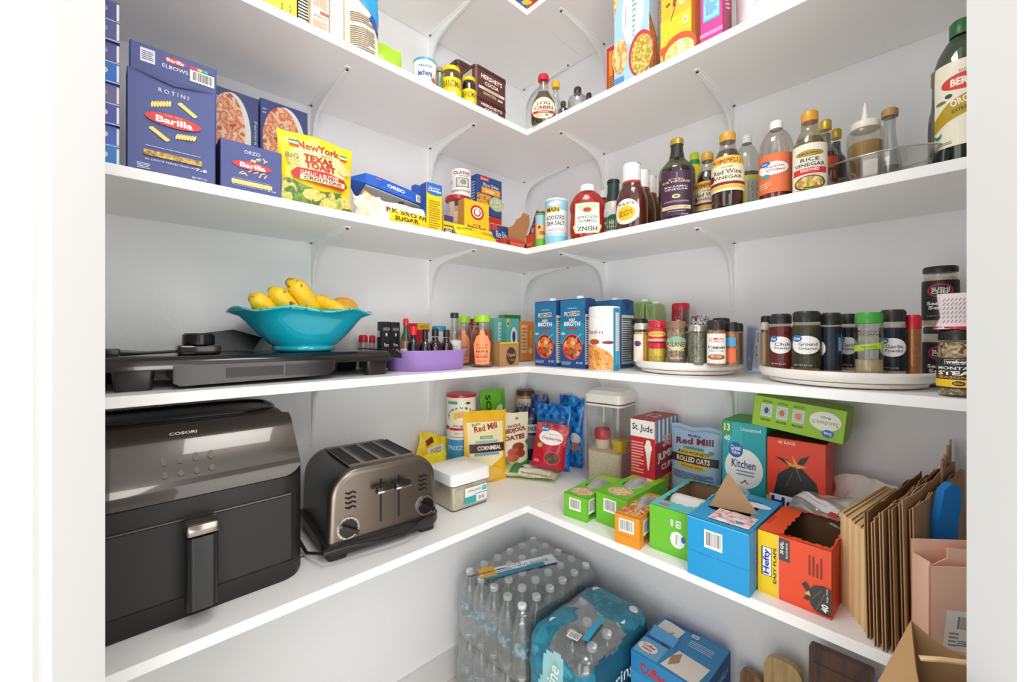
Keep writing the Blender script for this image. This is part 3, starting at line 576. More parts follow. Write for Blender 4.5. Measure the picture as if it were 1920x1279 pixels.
bottle('soup_can', 'white cardboard can with red lettering standing on the tan tub', 'can', p_, rz+.001, r_, h_, 'can', P('C9C9CA', .3, .7), lab=([('t', .55, .84, .6, .12, 'CLASSIC', 'A8242C', 0, .03), ('t', .6, .72, .3, .06, 'SINCE', '6A4A4A'), ('r', .56, .48, .44, .34, '5A6A62'), ('r', .56, .48, .38, .29, 'D8D6D0'), ('e', .58, .5, .2, .2, '8A8A80'), ('l', .15, .5, .16, .16, 4, '8A8A88'), ('t', .5, .17, .66, .08, 'BAKING POWDER', '6A3A44')], .02, .98, 170, 'EEEDEB'))
AH = [('e', .5, .72, .54, .36, 'B8282C'), ('e', .5, .72, .4, .26, 'F6F0E4'), ('e', .5, .72, .3, .2, 'C43A34'), ('e', .5, .73, .2, .15, 'F6F0E4'), ('t', .5, .4, .28, .05, 'PURE', '6A5020'), ('t', .5, .33, .74, .09, 'Baking Soda', '3A3A5A', 0, .02), ('l', .5, .26, .5, .03, 1, '8A7A3A'), ('e', .56, .12, .2, .12, '8A3A28'), ('l', .28, .14, .2, .08, 3, '8A6A20')]+[('r', .5+.45*math.cos(t_), .7+.3*math.sin(t_), .12, .012, 'FBE27A', math.degrees(t_)) for t_ in [i*.52 for i in range(12)]]
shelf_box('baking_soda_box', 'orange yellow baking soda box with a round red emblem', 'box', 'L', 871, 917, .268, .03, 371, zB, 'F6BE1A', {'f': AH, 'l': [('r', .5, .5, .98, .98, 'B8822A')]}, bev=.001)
RS = [('r', .3, .92, .36, .1, 'D03A38'), ('t', .3, .92, .28, .05, 'Knorr', WHT), ('t', .55, .78, .6, .09, 'Rice Sides', 'DCE8F4', 0, .012), ('r', .55, .63, .74, .16, 'F0A01C'), ('t', .5, .63, .4, .08, 'Cheddar', 'FBF0C8'), ('r', .28, .37, .54, .3, FOOD(['C87820', 'E8B050', '8A4A1C'], 60)), ('e', .78, .34, .6, .38, 'B8C0A8'), ('e', .78, .35, .5, .3, FOOD(['E0E0C0', 'C0C8A0', '90A070'], 120))]
a, w, h = fit('L', 894, 941, .18, 325, zB); lowh = zat(398, onL(894, .18)[1])-zB
carton('rice_box', 'red and green packet supporting the blue rice box', 'box', a, zB, ROT['L'], w, .05, lowh-.001, 'C23028', {'f': [('r', .5, .3, .98, .3, '1E7A4A'), ('t', .5, .3, .6, .18, 'Soup', 'F0F0E8'), ('t', .6, .7, .5, .1, 'CLASSIC', 'F0C8C0')]})
carton('rice_box', 'blue rice mix box with an orange banner, upright behind the baking soda', 'box', a, zB+lowh, ROT['L'], w, .045, h-lowh, '2B4C86', {'f': RS, 'l': [('r', .5, .5, .98, .98, '2344A0'), ('l', .5, .6, .6, .5, 7, 'B8C4E0')]})
shelf_box('rice_box', 'small blue and orange rice box lying in front of the taller one', 'box', 'L', 919, 955, .235, .05, 417, zB, 'E89A24', {'f': [('r', .5, .68, .98, .56, '2B4C86'), ('r', .22, .84, .3, .2, 'D03A38'), ('t', .6, .6, .6, .28, 'Rice Sides', 'DCE8F4'), ('e', .8, .2, .3, .2, 'F6D060')]})
pouch('pasta_bag', 'crumpled yellow packet lying flat along the shelf edge', 'packet', onL(896, .289)[0], zB+.003, ROT['L'], .15, .045, .022, P('F4D618', .3), [('t', .2, .5, .3, .2, 'Noodles', '5A4A10'), ('r', .8, .4, .3, .4, 'F0A81C')], tilt=.6, seed=17, wob=.008)
MAR = FOOD(['A8302C', 'C85A4A', '6A2018', 'D8B0A0'], 20, .4, 'n')
shelf_box('seasoning_box', 'red oregano carton at the inner corner of the middle shelf', 'box', 'L', 949, 984, .3, .06, 445, zB, 'C8402C', {'f': [('t', .6, .35, .7, .3, 'ROMANO', 'E8A080'), ('r', .1, .4, .2, .7, '8A2A1C')]})
pr_ = [(0, 0), (.05, 0), (.056, .03), (.07, .07), (.068, .094), (.05, .1), (.04, .086), (.028, .08), (.016, .062), (0, .055)]
pr_ = [(x*1.05, y*1.2) for x, y in pr_]
tag(MB().prism(pr_, 0, .0022, P('9A6A40', .7)).build('cardboard_flap', mat4=pose((.262, -.345), zB+.002, math.radians(62), .08)), 'torn brown cardboard flap standing at the inner corner of the middle shelf', 'cardboard')
pouch('plastic_wrap', 'crumpled clear wrap behind the torn cardboard flap', 'plastic wrap', (.14, -.17), zB+.001, math.radians(60), .09, .07, .05, CLEAR('EEEEEE', .25, .1, .12), seed=31, wob=.012)
pouch('cocoa_packet', 'dark red packet leaning behind the salt and the green topped can', 'packet', onR(1000, .25)[0], zB+.002, math.radians(25), .075, .135, .03, P('5A2420', .35), [('r', .5, .45, .8, .4, MAR), ('t', .4, .3, .5, .12, 'Melts', 'F0D0C8')], tilt=.1, roll=.32, seed=4)
shelf_box('sauce_box', 'red carton with cream lettering right at the corner behind the salt', 'box', 'R', 986, 1004, .285, .05, 442, zB, 'C8422E', {'f': [('t', .4, .35, .5, .2, 'NO', 'E8A080'), ('r', .9, .5, .2, 1, '8A5A38')]})
sb('salsa_can', 'slim can with a green top and orange label beside the salt', 'can', 'R', 1014, .275, 20, 399, zB, 'can', P('E8B070', .4), lab=([('r', .5, .84, 1, .3, '9AC8D8'), ('r', .5, .12, 1, .24, '6AB83C'), ('t', .6, .42, .4, .12, 'SEA', '3A2A1C', 0, .02), ('e', .4, .6, .2, .12, '8A4A1C')], .03, .94, 150, 'F0B878'), cap=(1.02, .95, 1, P('5AA83C', .4), 0))

# ================================================================= middle shelf, right run
ST = [('r', .5, .88, 1, .24, '9CCBE4'), ('p', [(.2, .9), (.45, .84), (.7, .93), (.5, .98)], 'E6EEF4'), ('r', .38, .77, .5, .12, 'F0CC30'), ('t', .38, .77, .42, .1, 'MAIN', '3A2A10', 0, .03), ('t', .48, .58, .62, .09, 'IODIZED', '24262C', 0, .01), ('t', .48, .45, .62, .09, 'SEA SALT', '24262C', 0, .01), ('l', .48, .3, .5, .06, 2, 'D8A8A0'), ('r', .5, .08, 1, .16, '8CCCE8'), ('r', .5, .2, 1, .09, 'BFE0EE')]
sb('salt_canister', 'white and pale blue cylinder of iodized sea salt', 'canister', 'R', 1043, .272, 42, 371, zB, 'can', P('F0F2F4', .4), lab=(ST, .01, .96, 150, 'F3F4F4'), cap=(1.01, .965, 1, P('F2F4F6', .3), 0))
KL = [('p', [(.12, .02), (.88, .02), (.98, .25), (.9, .3), (.88, .96), (.12, .96), (.1, .3), (.02, .25)], 'CFC890'), ('p', [(.15, .05), (.85, .05), (.94, .25), (.87, .3), (.85, .93), (.15, .93), (.13, .3), (.06, .25)], 'EEF0E2'), ('p', [(.18, .88), (.82, .88), (.6, .6), (.4, .6)], 'BFD8A8'), ('e', .5, .74, .24, .14, 'C82820'), ('t', .5, .4, .56, .08, 'TOMATO', '4A4A3C', 180, .015), ('t', .5, .52, .62, .08, 'KETCHUP', '4A4A3C', 180, .015), ('t', .5, .16, .6, .14, 'HEINZ', '4A4A3C', 180, .03)]
KR = P('9E1C14', .12, coat=.5)
sb('ketchup_bottle', 'red ketchup bottle standing on its white cap upside-down label, front one', 'bottle', 'R', 1101, .272, 66, 338, zB, 'ketchup', KR, cap=(.42, .88, 1, P('F4F4F4', .3), 0), lab=(KL, .06, .66, 110, None), sy=.55, group='ketchup bottles')
sb('ketchup_bottle', 'second ketchup bottle hidden behind the first one', 'bottle', 'R', 1130, .07, 48, 352, zB, 'ketchup', KR, cap=(.42, .88, 1, P('F4F4F4', .3), 0), sy=.55, group='ketchup bottles')
KN = [('r', .5, .52, 1.0, .94, 'E8EAE0'), ('r', .5, .5, .9, .42, '1E6A3E'), ('e', .5, .7, .34, .16, '1E6A3E'), ('t', .5, .52, .6, .12, "KEN'S", 'E8ECE0', 0, .03), ('t', .5, .4, .5, .08, 'Steak', 'E8ECE0'), ('r', .5, .12, 1, .24, '24241E'), ('t', .5, .14, .6, .13, 'Creamy', 'F2F2EC', 0, .02)]
sb('dressing_bottle', 'white and green salad dressing bottle with a dark labelled neck', 'bottle', 'R', 1150, .18, 42, 332, zB, 'ray', P('E4E4D8', .2), lab=(KN, .02, .52, 150, None), neck=(.64, .97, P('1E3A2C', .4)), cap=(.57, .95, 1, P('1C2C22', .3), 0))
RB = [('e', .5, .5, .96, 1.0, 'F2E6DC'), ('e', .5, .44, .66, .56, 'F0C21C'), ('t', .5, .8, .6, .1, "RAY'S", '7A4A4A', 0, .02), ('t', .5, .5, .5, .14, 'Baby', 'A8641C', 12, .02), ('t', .5, .38, .5, .14, 'Rays', 'A8641C', 12, .02)]
BBQ = P('4E1E12', .1, coat=.6)
for i, (px, dp, wp, yt, l_) in enumerate(((1184, .268, 63, 298, 'frontmost of the barbecue sauce bottles, round yellow label showing'), (1204, .19, 50, 313, 'second barbecue sauce bottle in the row'), (1219, .12, 42, 325, 'third barbecue sauce bottle from the front'), (1231, .05, 36, 333, 'rearmost barbecue sauce bottle against the wall'))):
    sb('barbecue_sauce', 'brown white-capped '+l_, 'bottle', 'R', px, dp, wp, yt, zB, 'ray', BBQ, lab=(RB, .06, .44, 100, None) if i == 0 else None, rot=None if i else facing(onR(px, dp)[0])-.45,
       cap=(.55, .73, 1, P('F0EEEE', .35), 0), neck=(.70, .735, P('C8384A', .4)), sy=.75, group='barbecue sauce bottles in a row')
    q_, r_, h_ = cyl('R', px, dp, wp, yt, zB); o_ = [x for x in SC.objects if x.name.startswith('barbecue_sauce')][-1]
    tb = MB(); rr_ = r_*.55
    f_ = lambda x, y, o, rr_=rr_: ((rr_+o+.0004)*math.sin(x/rr_), -(rr_+o+.0004)*.75*math.cos(x/rr_), y)
    tb.art([('t', .5, .955, .5, .025, 'SWEET', '8A8A90'), ('t', .3, .87, .5, .03, "RAY'S", '6A3A5A', 35), ('t', .55, .8, .4, .04, 'BBQ', '2A2A30', 0, .02), ('r', .5, .985, 1.9, .008, '2A2A2C')], f_, rr_*1.6, h_, .0003, True); tb.build('cap_print', o_)
BV = [('r', .46, .5, .9, .98, '42253C'), ('r', .5, .84, .04, .22, '8A6A8A'), ('t', .48, .8, .4, .04, 'DE', 'C8B890'), ('t', .48, .75, .8, .045, 'DE NIGRIS', 'D8C8A8', 0, .02), ('t', .48, .64, .66, .04, 'BALSAMIC', 'E0D0D8'), ('t', .48, .58, .66, .04, 'VINEGAR', 'E0D0D8'), ('e', .48, .43, .22, .09, 'E8D8A0'), ('e', .48, .43, .13, .055, '8A7A4A'), ('l', .48, .32, .7, .04, 2, 'B898C0'), ('r', .48, .19, .84, .08, 'D8C8A0'), ('t', .48, .19, .6, .035, 'PREMIUM', 'A89868'), ('l', .48, .11, .5, .02, 1, 'C8B8C8'), ('t', .72, .04, .2, .03, '500', 'D8C8D8')]
sb('vinegar_bottle', 'dark green balsamic vinegar bottle with purple label and gold cap', 'bottle', 'R', 1269, .262, 69, 248, zB, 'wine', CLEAR('A8A040', .14), liq=(P('14120C', .08), .62), lab=(BV, .02, .56, 110, None), neck=(.76, .95, P('2A2826', .35)), cap=(.37, .925, 1, P('C8A24A', .25, .6), 0))
sb('lemon_juice', 'bright yellow lemon juice bottle with a yellow and green cap', 'bottle', 'R', 1302, .12, 40, 280, zB, 'squeeze', P('E6D016', .2), neck=(.84, .9, P('0E8A4A', .3)), cap=(.46, .9, 1, P('C8D020', .3)))
PM = lambda: [('r', .5, .5, 1, .98, 'F0E2C4'), ('r', .5, .86, 1, .26, 'E8B83C'), ('t', .5, .84, .9, .14, 'POMPEIAN', 'A8401C', 0, .04), ('t', .5, .66, .3, .04, 'GOURMET', '5A4A3A'), ('t', .5, .53, .68, .13, 'Red Wine', '3A3028', 0, .01), ('t', .5, .38, .68, .09, 'VINEGAR', '3A3028', 0, .01), ('e', .08, .4, .2, .2, '5A2030'), ('r', .5, .22, 1, .08, '8A1C24'), ('r', .5, .12, 1, .08, 'E8B83C')]
AMB = CLEAR('F0ECE6', .14)
sb('vinegar_bottle', 'smaller looking red wine vinegar bottle, standing behind the other', 'bottle', 'R', 1326, .2, 48, 279, zB, 'vinegar', AMB, liq=(P('3A1A1C', .08), .72), lab=(PM(), .14, .56, 150, None), cap=(.5, .88, 1, P('D09A38', .3)), group='red wine vinegar bottles')
sb('vinegar_bottle', 'red wine vinegar bottle with gold cap in front, ribbed foot', 'bottle', 'R', 1364, .272, 62, 238, zB, 'vinegar', AMB, liq=(P('3A1A1C', .08), .76), lab=(PM(), .2, .66, 150, None), cap=(.5, .88, 1, P('D09A38', .3)), group='red wine vinegar bottles')
sb('vinegar_bottle', 'clear vinegar bottle with a white cap and lime green label', 'bottle', 'R', 1400, .13, 52, 244, zB, 'cider', CLEAR('EFEFEA', .15), liq=(P('7A5A4C', .1), .55), lab=([('r', .5, .5, 1, 1, 'C8D45A'), ('e', .14, .6, .5, .5, 'F0F0E8'), ('r', .66, .5, .3, .8, 'C0B8B0'), ('l', .66, .5, .26, .7, 14, '3A3430')], .04, .5, 150, None), cap=(.38, .9, 1, P('F2F2F0', .3)))
GVL = lambda name, bg: [('e', .42, .62, .7, .34, 'F4F2EE'), ('e', .25, .76, .26, .14, '2E6AB8'), ('t', .25, .76, .14, .05, 'Great', WHT), ('t', .46, .66, .42, .06, name.split()[0], 'C0402C'), ('t', .5, .58, .42, .06, name.split()[1], 'C0402C'), ('e', .28, .44, .2, .1, '4AA0A8'), ('l', .25, .2, .3, .16, 3, 'F0C8A8')]
sb('vinegar_bottle', 'large cider vinegar bottle with white cap and orange label', 'bottle', 'R', 1455, .245, 68, 215, zB, 'cider', CLEAR('F2ECE6', .15), liq=(P('8A3A1C', .1), .3), lab=(GVL('Apple Cider', 0), .1, .56, 150, 'E8764A'), cap=(.38, .9, 1, P('F2F2F0', .3)))
NK = [('e', .5, .78, .62, .13, '8A6A1C'), ('e', .5, .78, .56, .1, 'C8A23C'), ('t', .5, .78, .46, .05, 'NAKANO', '3A2A10', 0, .03), ('t', .5, .64, .4, .08, 'RICE', '2E3A34', 0, .01), ('t', .5, .53, .68, .08, 'VINEGAR', '2E3A34', 0, .01), ('r', .5, .39, .78, .13, 'D8303A'), ('t', .5, .41, .4, .06, 'SEASONED', WHT, 0, .02), ('e', .5, .13, .7, .32, '2E3A2C'), ('e', .5, .13, .62, .28, FOOD(['D8303A', 'E8C840', '6AA03C', 'E87A30', 'F0E0D0'], 90))]
sb('vinegar_bottle', 'rice vinegar bottle with amber cap and cream label, tallest of the row', 'bottle', 'R', 1518, .272, 66, 197, zB, 'nakano', CLEAR('E8E2CC', .14), liq=(P('7A6426', .1), .66), lab=(NK, .02, .56, 150, 'F0E8D6'), cap=(.5, .87, 1, P('D89A2C', .3)))
sb('soy_sauce_bottle', 'dark sauce bottle with gold cap and red label behind the rice vinegar', 'bottle', 'R', 1548, .16, 46, 217, zB, 'hot', CLEAR('B8B8A8', .16), liq=(P('1C1210', .08), .6), lab=([('r', .6, .5, .7, .98, 'C8202C'), ('r', .6, .8, .7, .3, 'D86038'), ('t', .6, .5, .4, .2, 'all', WHT), ('r', .6, .16, .7, .28, 'E8E0E0')], .1, .55, 150, None), cap=(.5, .88, 1, P('C8A83C', .3, .4)), group='gold capped sauce bottles')
sb('soy_sauce_bottle', 'smaller dark sauce bottle with gold cap, rearmost beside the oil dish', 'bottle', 'R', 1568, .1, 40, 235, zB, 'hot', CLEAR('8A8A80', .16), liq=(P('1C1210', .08), .66), cap=(.5, .88, 1, P('C8A83C', .3, .4)), group='gold capped sauce bottles')
# oil dish with squeeze bottle and carafe
pd, ld = onR(1648, .2); R_ = .09
t = thing('glass_dish', 'clear oval glass dish holding the oil bottles', 'dish', (pd[0], pd[1], zB), 0)
MB().lathe([(.45*R_, 0), (.8*R_, .002), (.9*R_, .02), (1.0*R_, .05), (1.03*R_, .052), (1.0*R_, .054), (.96*R_, .05), (.86*R_, .022), (.76*R_, .006)], CLEAR('F0F0EE', .3), sx=1.0, sy=.72, n=48, close=True).build('dish_wall', t)
MB().tube([(R_*1.02*math.sin(a), -R_*.735*math.cos(a), .053) for a in [2*math.pi*i/40 for i in range(40)]], .0016, P('B8B8B4', .15, .6), 6, True).build('rim', t)
p_, r_, h_ = cyl('R', 1622, .215, 70, 222, zB+.004)
tq = bottle('squeeze_bottle', 'clear squeeze bottle of olive oil with a pointed nozzle, in the glass dish', 'bottle', p_, zB+.008, r_, h_, [(.9, 0), (1, .04), (1, .8), (.94, .86), (.8, .9), (.8, .98)], CLEAR('F0EEE6', .12, .2, .05), liq=(P('A07C04', .12, coat=.4), .66), cap=(.82, .88, 1, P('E6E2D4', .35)))
MB().lathe([(.32*r_, 0), (.2*r_, .012), (.12*r_, .03), (.05*r_, zat(193, onR(1622, .215)[1])-zB-.008-h_)], P('E6E2D4', .35), z0=h_, n=16).build('nozzle', tq)
sb('oil_carafe', 'clear glass carafe with a cork coloured cap, in the dish behind the squeeze bottle', 'carafe', 'R', 1668, .16, 50, 196, zB+.008, 'carafe', CLEAR('EEF0EE', .2), liq=(P('8A7A72', .2), .28), cap=(.66, .9, 1, P('B08A50', .5)))
BT = [('r', .5, .5, 1, 1, 'EFE8D2'), ('e', .62, .74, .9, .2, 'D83A34'), ('t', .66, .74, .66, .09, 'BERTOLLI', 'FBF4E4', 0, .04), ('p', [(0, .36), (.3, .52), (1, .7), (1, .46), (.3, .3), (0, .2)], 'B89A1C'), ('t', .62, .53, .6, .08, 'ORGANIC', 'FBF4E4', 14, .02), ('t', .6, .43, .5, .045, 'EXTRA VIRGIN', '3A3A18', 14), ('e', .1, .17, .16, .09, '3A8A5A'), ('e', .1, .19, .13, .05, 'E8F0E8'), ('e', .3, .6, .12, .05, '3A4A34'), ('e', .16, .55, .2, .04, '6A7A3A'), ('r', .86, .14, .34, .12, '2E6A4A'), ('l', .2, .05, .3, .04, 2, '8A8A5A'), ('t', .6, .86, .3, .03, 'SINCE', 'A8A080')]
sb('olive_oil_bottle', 'very large green olive oil bottle with cream label, beside the door on the middle shelf', 'bottle', 'R', 1803, .2, 116, 12, zB, [(.94, 0), (1, .03), (1, .62), (.96, .7), (.8, .79), (.55, .86), (.36, .9), (.34, .98)], CLEAR('6A9A6A', .16), liq=(P('1E2E1A', .08), .68), lab=(BT, .16, .7, 120, None), cap=(.42, .9, 1, P('2E6A3A', .3)))
sb('oil_bottle', 'slim brown tinted bottle mostly hidden behind the large olive oil', 'bottle', 'R', 1752, .06, 26, 130, zB, 'hot', CLEAR('B8A888', .16), liq=(P('6A5A30', .1), .6), cap=(.55, .88, 1, P('A89048', .4)))

# ================================================================= second lowest shelf, left run: griddle, fruit bowl, little bottles
GBK = P('1C1715', .16, coat=.3); GDK = P('14110F', .3)
gx, gy1 = .262, -.738
t = thing('electric_griddle', 'long black electric griddle lying on the second lowest shelf under the fruit bowl', 'griddle', (gx, -1.34, zC), ROT['L'])
gw = gy1+1.34; gd = .25
b = MB(); b.loft([rrect(.0, .0, gw, gd, .02, .036), rrect(.002, .002, gw-.002, gd, .02, .05), rrect(.01, .012, gw-.012, gd-.01, .015, .06), rrect(.02, .02, gw-.03, gd-.02, .012, .0605)], GBK, True); b.build('griddle_plate', t, sharp=50)
b = MB(); b.prism([(gw-.44, .012), (gw-.43, .006), (gw-.17, .01), (gw-.155, .018), (gw-.15, .044), (gw-.44, .044)], -.004, .02, P('2A211C', .14, coat=.3)); b.box(gw-.36, -.0055, .017, gw-.26, -.0035, .036, P('0E0B0A', .3)); b.box(gw-.255, -.0055, .014, gw-.16, -.0035, .038, P('15110F', .2)); b.box(gw-.435, .02, .01, gw-.16, gd-.03, .034, GDK)
b.build('drip_tray', t)
for fx, fy in ((.085, .02), (gw-.065, .02), (.05, gd-.05), (gw-.065, gd-.05)):
    MB().loft([rrect(fx, fy, fx+.05, fy+.03, .008, 0), rrect(fx-.004, fy-.004, fx+.054, fy+.034, .008, .037)], P('27221F', .25), True).build('foot', t)
b = MB(); b.prism([(0, .045), (.042, .038), (.04, .05), (.02, .062), (0, .062)], .03, gd-.04, GDK, 'y'); o = b.build('end_handle', t); o.location = (gw-.008, 0, 0)
pp, _ = onL(374, .2); px_ = pp.y+1.34
pr = MB(); pr.box(px_-.035, .05, .061, px_+.035, .1, .08, GBK, .004); pr.lathe([(.026, .08), (.027, .083), (.026, .1), (.023, .103)], P('141212', .25), c=(px_, .07), n=32, rib=.04); pr.build('heat_control', t)
MB().tube([(px_-.035, .07, .068), (px_-.075, .07, .066), (px_-.09, .07, .066)], [.003, .003, .004], GDK, 8).build('cord', t)
b = MB(); b.lathe([(.006, 0), (.008, .004), (.006, .012), (.008, .016), (.006, .024)], GDK, n=12)
pl = MB(); pl.box(px_-.145, .06, .061, px_-.115, .08, .075, P('1E1B1A', .3), .003); pl.tube([(px_-.115, .07, .067), (px_-.088, .07, .066)], [.006, .004], GDK, 8)
for yy in (.065, .075): pl.box(px_-.163, yy-.001, .066, px_-.145, yy+.001, .071, P('B8B4AC', .2, .9))
pl.build('plug', t)
tag(MB().prism([(0, 0), (.02, .0), (.13, .0), (.15, .03), (.14, .034), (.09, .05), (.0, .036)], 0, .006, P('121010', .35)).build('splatter_guard', mat4=pose((.06, -1.14), zC+.063, ROT['L'], .1)), 'thin black splatter guard propped behind the heat control of the griddle', 'splatter guard')
# bowl
TEAL = P('12A8C0', .14, coat=.6); bc, bl = onL(571, .168); zb = zC+.0612
t = thing('fruit_bowl', 'turquoise fruit bowl with a wavy speckled rim standing on the griddle', 'bowl', (bc.x, bc.y, zb), 0)
def bowl(prof, m, n=96, wav=.0045):
    rings = []
    for r, z in prof:
        k = max(0, (z-.05)/.04); rings.append([(r*(1+.012*k*math.cos(7*a+1))*math.sin(a), -r*(1+.012*k*math.cos(7*a+1))*math.cos(a), z+wav*k*math.sin(7*a)) for a in [2*math.pi*i/n for i in range(n)]])
    return MB().loft(rings, m, True)
bowl([(.058, 0), (.066, .002), (.069, .008), (.066, .013), (.078, .022), (.1, .045), (.119, .07), (.13, .083), (.145, .089), (.151, .091), (.152, .0935), (.146, .0935), (.13, .088), (.116, .07), (.095, .045), (.07, .024), (.03, .018)], TEAL).build('bowl_shell', t, sharp=80)
RIM = FOOD(['3C6A60', '5CC8D0', '54C4CC', '4ABCC8'], 90, .2)
bowl([(.128, .0868), (.145, .0938), (.152, .0946), (.1535, .0925), (.153, .0912)], RIM).build('speckled_rim', t, sharp=80)
def banana(label, pts, r=.0185):
    t = thing('banana', label, 'banana', (bc.x, bc.y, zb), 0, 'bananas in the turquoise bowl')
    P_ = [Vector(p) for p in pts]; path = []; rad = []
    n = 18
    for i in range(n+1):
        u = i/n; q = (1-u)**2*P_[0]+2*u*(1-u)*P_[1]+u*u*P_[2]; path.append(q)
        rad.append(r*(min(1, .42+2.6*u) if u < .25 else 1)*(1 if u < .72 else max(.3, 1-((u-.72)/.28)**1.6*.75)))
    m = MB(); m.tube(path, rad, FOOD(['F2C416', 'F6CC1E', 'F4C818', 'F0C020', 'F6D02A', '8A5410'], 22, .35, 'n'), 7); o = m.build('peel', t, sharp=75)
    MB().tube([path[0], path[0]+(path[0]-path[1])*.45], [rad[0]*1.02, rad[0]*.7], P('4A3418', .6), 7).build('tip', t)
def bl_(px, py, dep):                          # point seen at a pixel at distance dep from the left wall, in bowl coordinates
    p, l = onL(px, dep); return (p.x-bc.x, p.y-bc.y, zat(py, l)-zb)
banana('leftmost standing banana, short with brown freckled tip', [bl_(470, 557, .2), bl_(495, 566, .22), bl_(530, 604, .2)], .0205)
banana('second banana, leaning up out of the turquoise bowl', [bl_(507, 543, .21), bl_(535, 560, .23), bl_(566, 612, .21)], .021)
banana('tallest banana reaching highest above the bowl', [bl_(540, 527, .2), bl_(575, 548, .22), bl_(594, 610, .2)], .023)
banana('banana lying towards the orange, tip beside the rim', [bl_(585, 562, .18), bl_(610, 568, .21), bl_(655, 594, .25)], .019)
banana('banana lowest at the back, barely showing over the rim', [bl_(462, 590, .12), bl_(495, 586, .17), bl_(530, 600, .14)], .017)
q, l = onL(643, .135)
MG = FOOD(['F6B020', 'F2A018', 'F8BC30', 'EE9A20'], 12, .4, 'n')
rr = .035; tag(MB().lathe([(rr*math.sin(math.pi*i/16)+1e-4, -rr*.95*math.cos(math.pi*i/16)) for i in range(17)], MG, n=28, sx=1.12).build('orange_fruit', loc=(q.x, q.y, zat(581, l)), rot=.6), 'orange yellow round fruit at the right inside the turquoise bowl', 'fruit')
# vials behind the griddle end
for i, (px, wp) in enumerate(((681, 17), (698, 12))):
    sb('spice_vial', ('wider' if i == 0 else 'narrower')+' little red capped vial between the bowl and the black cartons', 'vial', 'L', px, .012+.03*0+.03, wp, 628+i, zC, 'jar', CLEAR('EEF2EE', .15), liq=(P('2A6A3A' if i == 0 else 'B81C30'), .5), cap=(1.0, .78, 1, P('D0182C', .3)), group='red capped vials')
sb('salt_shaker', 'small square glass shaker beside the black extract cartons', 'shaker', 'L', 713, .11, 14, 620, zC, 'jar', CLEAR('E8ECEA', .25), liq=(P('D8DAD4'), .5), cap=(.85, .84, 1, P('C8CCC8', .3, .5)), n=8)
# purple tray
tc = onL(799, .166)[0]
t = thing('scalloped_tray', 'lavender plastic tray with scalloped ends full of small sauce bottles', 'tray', (tc.x, tc.y, zC), ROT['L'])
def lobe(s_, z, n=120):
    o_ = []
    for i in range(n):
        a = 2*math.pi*i/n; x = math.sin(a); y = -math.cos(a)
        rx, ry = .134*s_, .104*s_
        c2 = math.cos(a)**2; k = (.66+.34*math.exp(-(x/.74)**12))
        sq = (abs(x)**3.2+abs(y)**3.2)**(-1/3.2); o_.append((rx*x*sq*.92, ry*k*y*sq*.92, z))
    return o_
LAV = P('A884CC', .3)
MB().loft([lobe(.86, 0), lobe(.9, .003), lobe(.98, .05), lobe(1.03, .054), lobe(1.03, .057), lobe(.99, .057), lobe(.95, .05), lobe(.86, .006), lobe(.5, .005)], LAV, True).build('tray_shell', t, sharp=60)
zt = zC+.006
# what stands in the tray
for i, (px0, px1, l_) in enumerate(((716, 733, 'black vanilla extract carton with white lettering, nearer the bowl'), (734, 750, 'black vanilla extract carton beside its twin, farther from the bowl'))):
    shelf_box('extract_carton', l_, 'box', 'L', px0, px1, .13, .028, 603+i, zt, '1E1D1F', {'f': [('t', .5, .84, .7, .07, 'WATKINS', 'B8B8B8'), ('e', .5, .72, .2, .08, 'D8D8D8'), ('t', .5, .5, .5, .08, 'Pure', WHT), ('t', .5, .38, .66, .08, 'Lemon' if i == 0 else 'Vanilla', WHT), ('l', .5, .28, .5, .06, 2, 'C8C8C8'), ('e', .8, .06, .4, .14, 'B0BC3C' if i == 0 else '1E1D1F')]}, group='black extract cartons')
DK = P('1E0E0A', .08, coat=.6)
sb('hot_sauce_bottle', 'slim hot sauce bottle with a red cap and green neck foil', 'bottle', 'L', 761, .185, 21, 597, zt, 'hot', CLEAR('E8E0D4', .14), liq=(P('A8947A', .2), .55), neck=(.6, .84, P('1A5A38', .3)), cap=(.5, .86, 1, P('C8202C', .3)), lab=([('t', .5, .5, .7, .3, 'TABASCO', '8A4A30')], .1, .4, 120, 'E4DCCC'))
sb('soy_bottle', 'dark little bottle with a bright red cap in the lavender tray', 'bottle', 'L', 775, .215, 22, 612, zt, 'hot', CLEAR('3A2A28', .16), liq=(P('140C0A'), .8), cap=(.6, .8, 1, P('D82038', .3)), lab=([('r', .5, .7, .7, .3, 'C8303A'), ('l', .5, .3, .6, .4, 3, '8A8A8A')], .05, .42, 120, 'ECE8E6'))
shelf_box('seasoning_box', 'red and yellow seasoning box at the back of the lavender tray', 'box', 'L', 766, 806, .09, .03, 606, zt, 'C81C2C', {'f': [('r', .7, .92, .6, .14, 'F0B81C'), ('t', .72, .92, .4, .07, 'NESTLE', '7A3A10'), ('r', .9, .5, .2, .6, 'E8E4E8')]})
sb('extract_bottle', 'small brown bottle with a black screw cap and cream label', 'bottle', 'L', 797, .222, 22, 617, zt, 'small', CLEAR('5A4030', .2), liq=(P('2A1812'), .7), cap=(.5, .74, 1, P('1A1818', .3)), lab=([('l', .5, .5, .7, .5, 3, 'A89878')], .02, .36, 150, 'E8E0C4'))
SPL = [('e', .5, .5, .8, .9, 'E8E4E4'), ('r', .5, .5, .8, .16, 'A89898'), ('t', .5, .7, .4, .16, 'JB', '5A4A4A')]
sb('barbecue_bottle', 'dark barbecue glaze bottle with an oval white label', 'bottle', 'L', 816, .215, 27, 616, zt, 'small', DK, cap=(.5, .8, 1, P('241C1C', .3)), lab=(SPL, .04, .44, 120, None), group='dark glaze bottles')
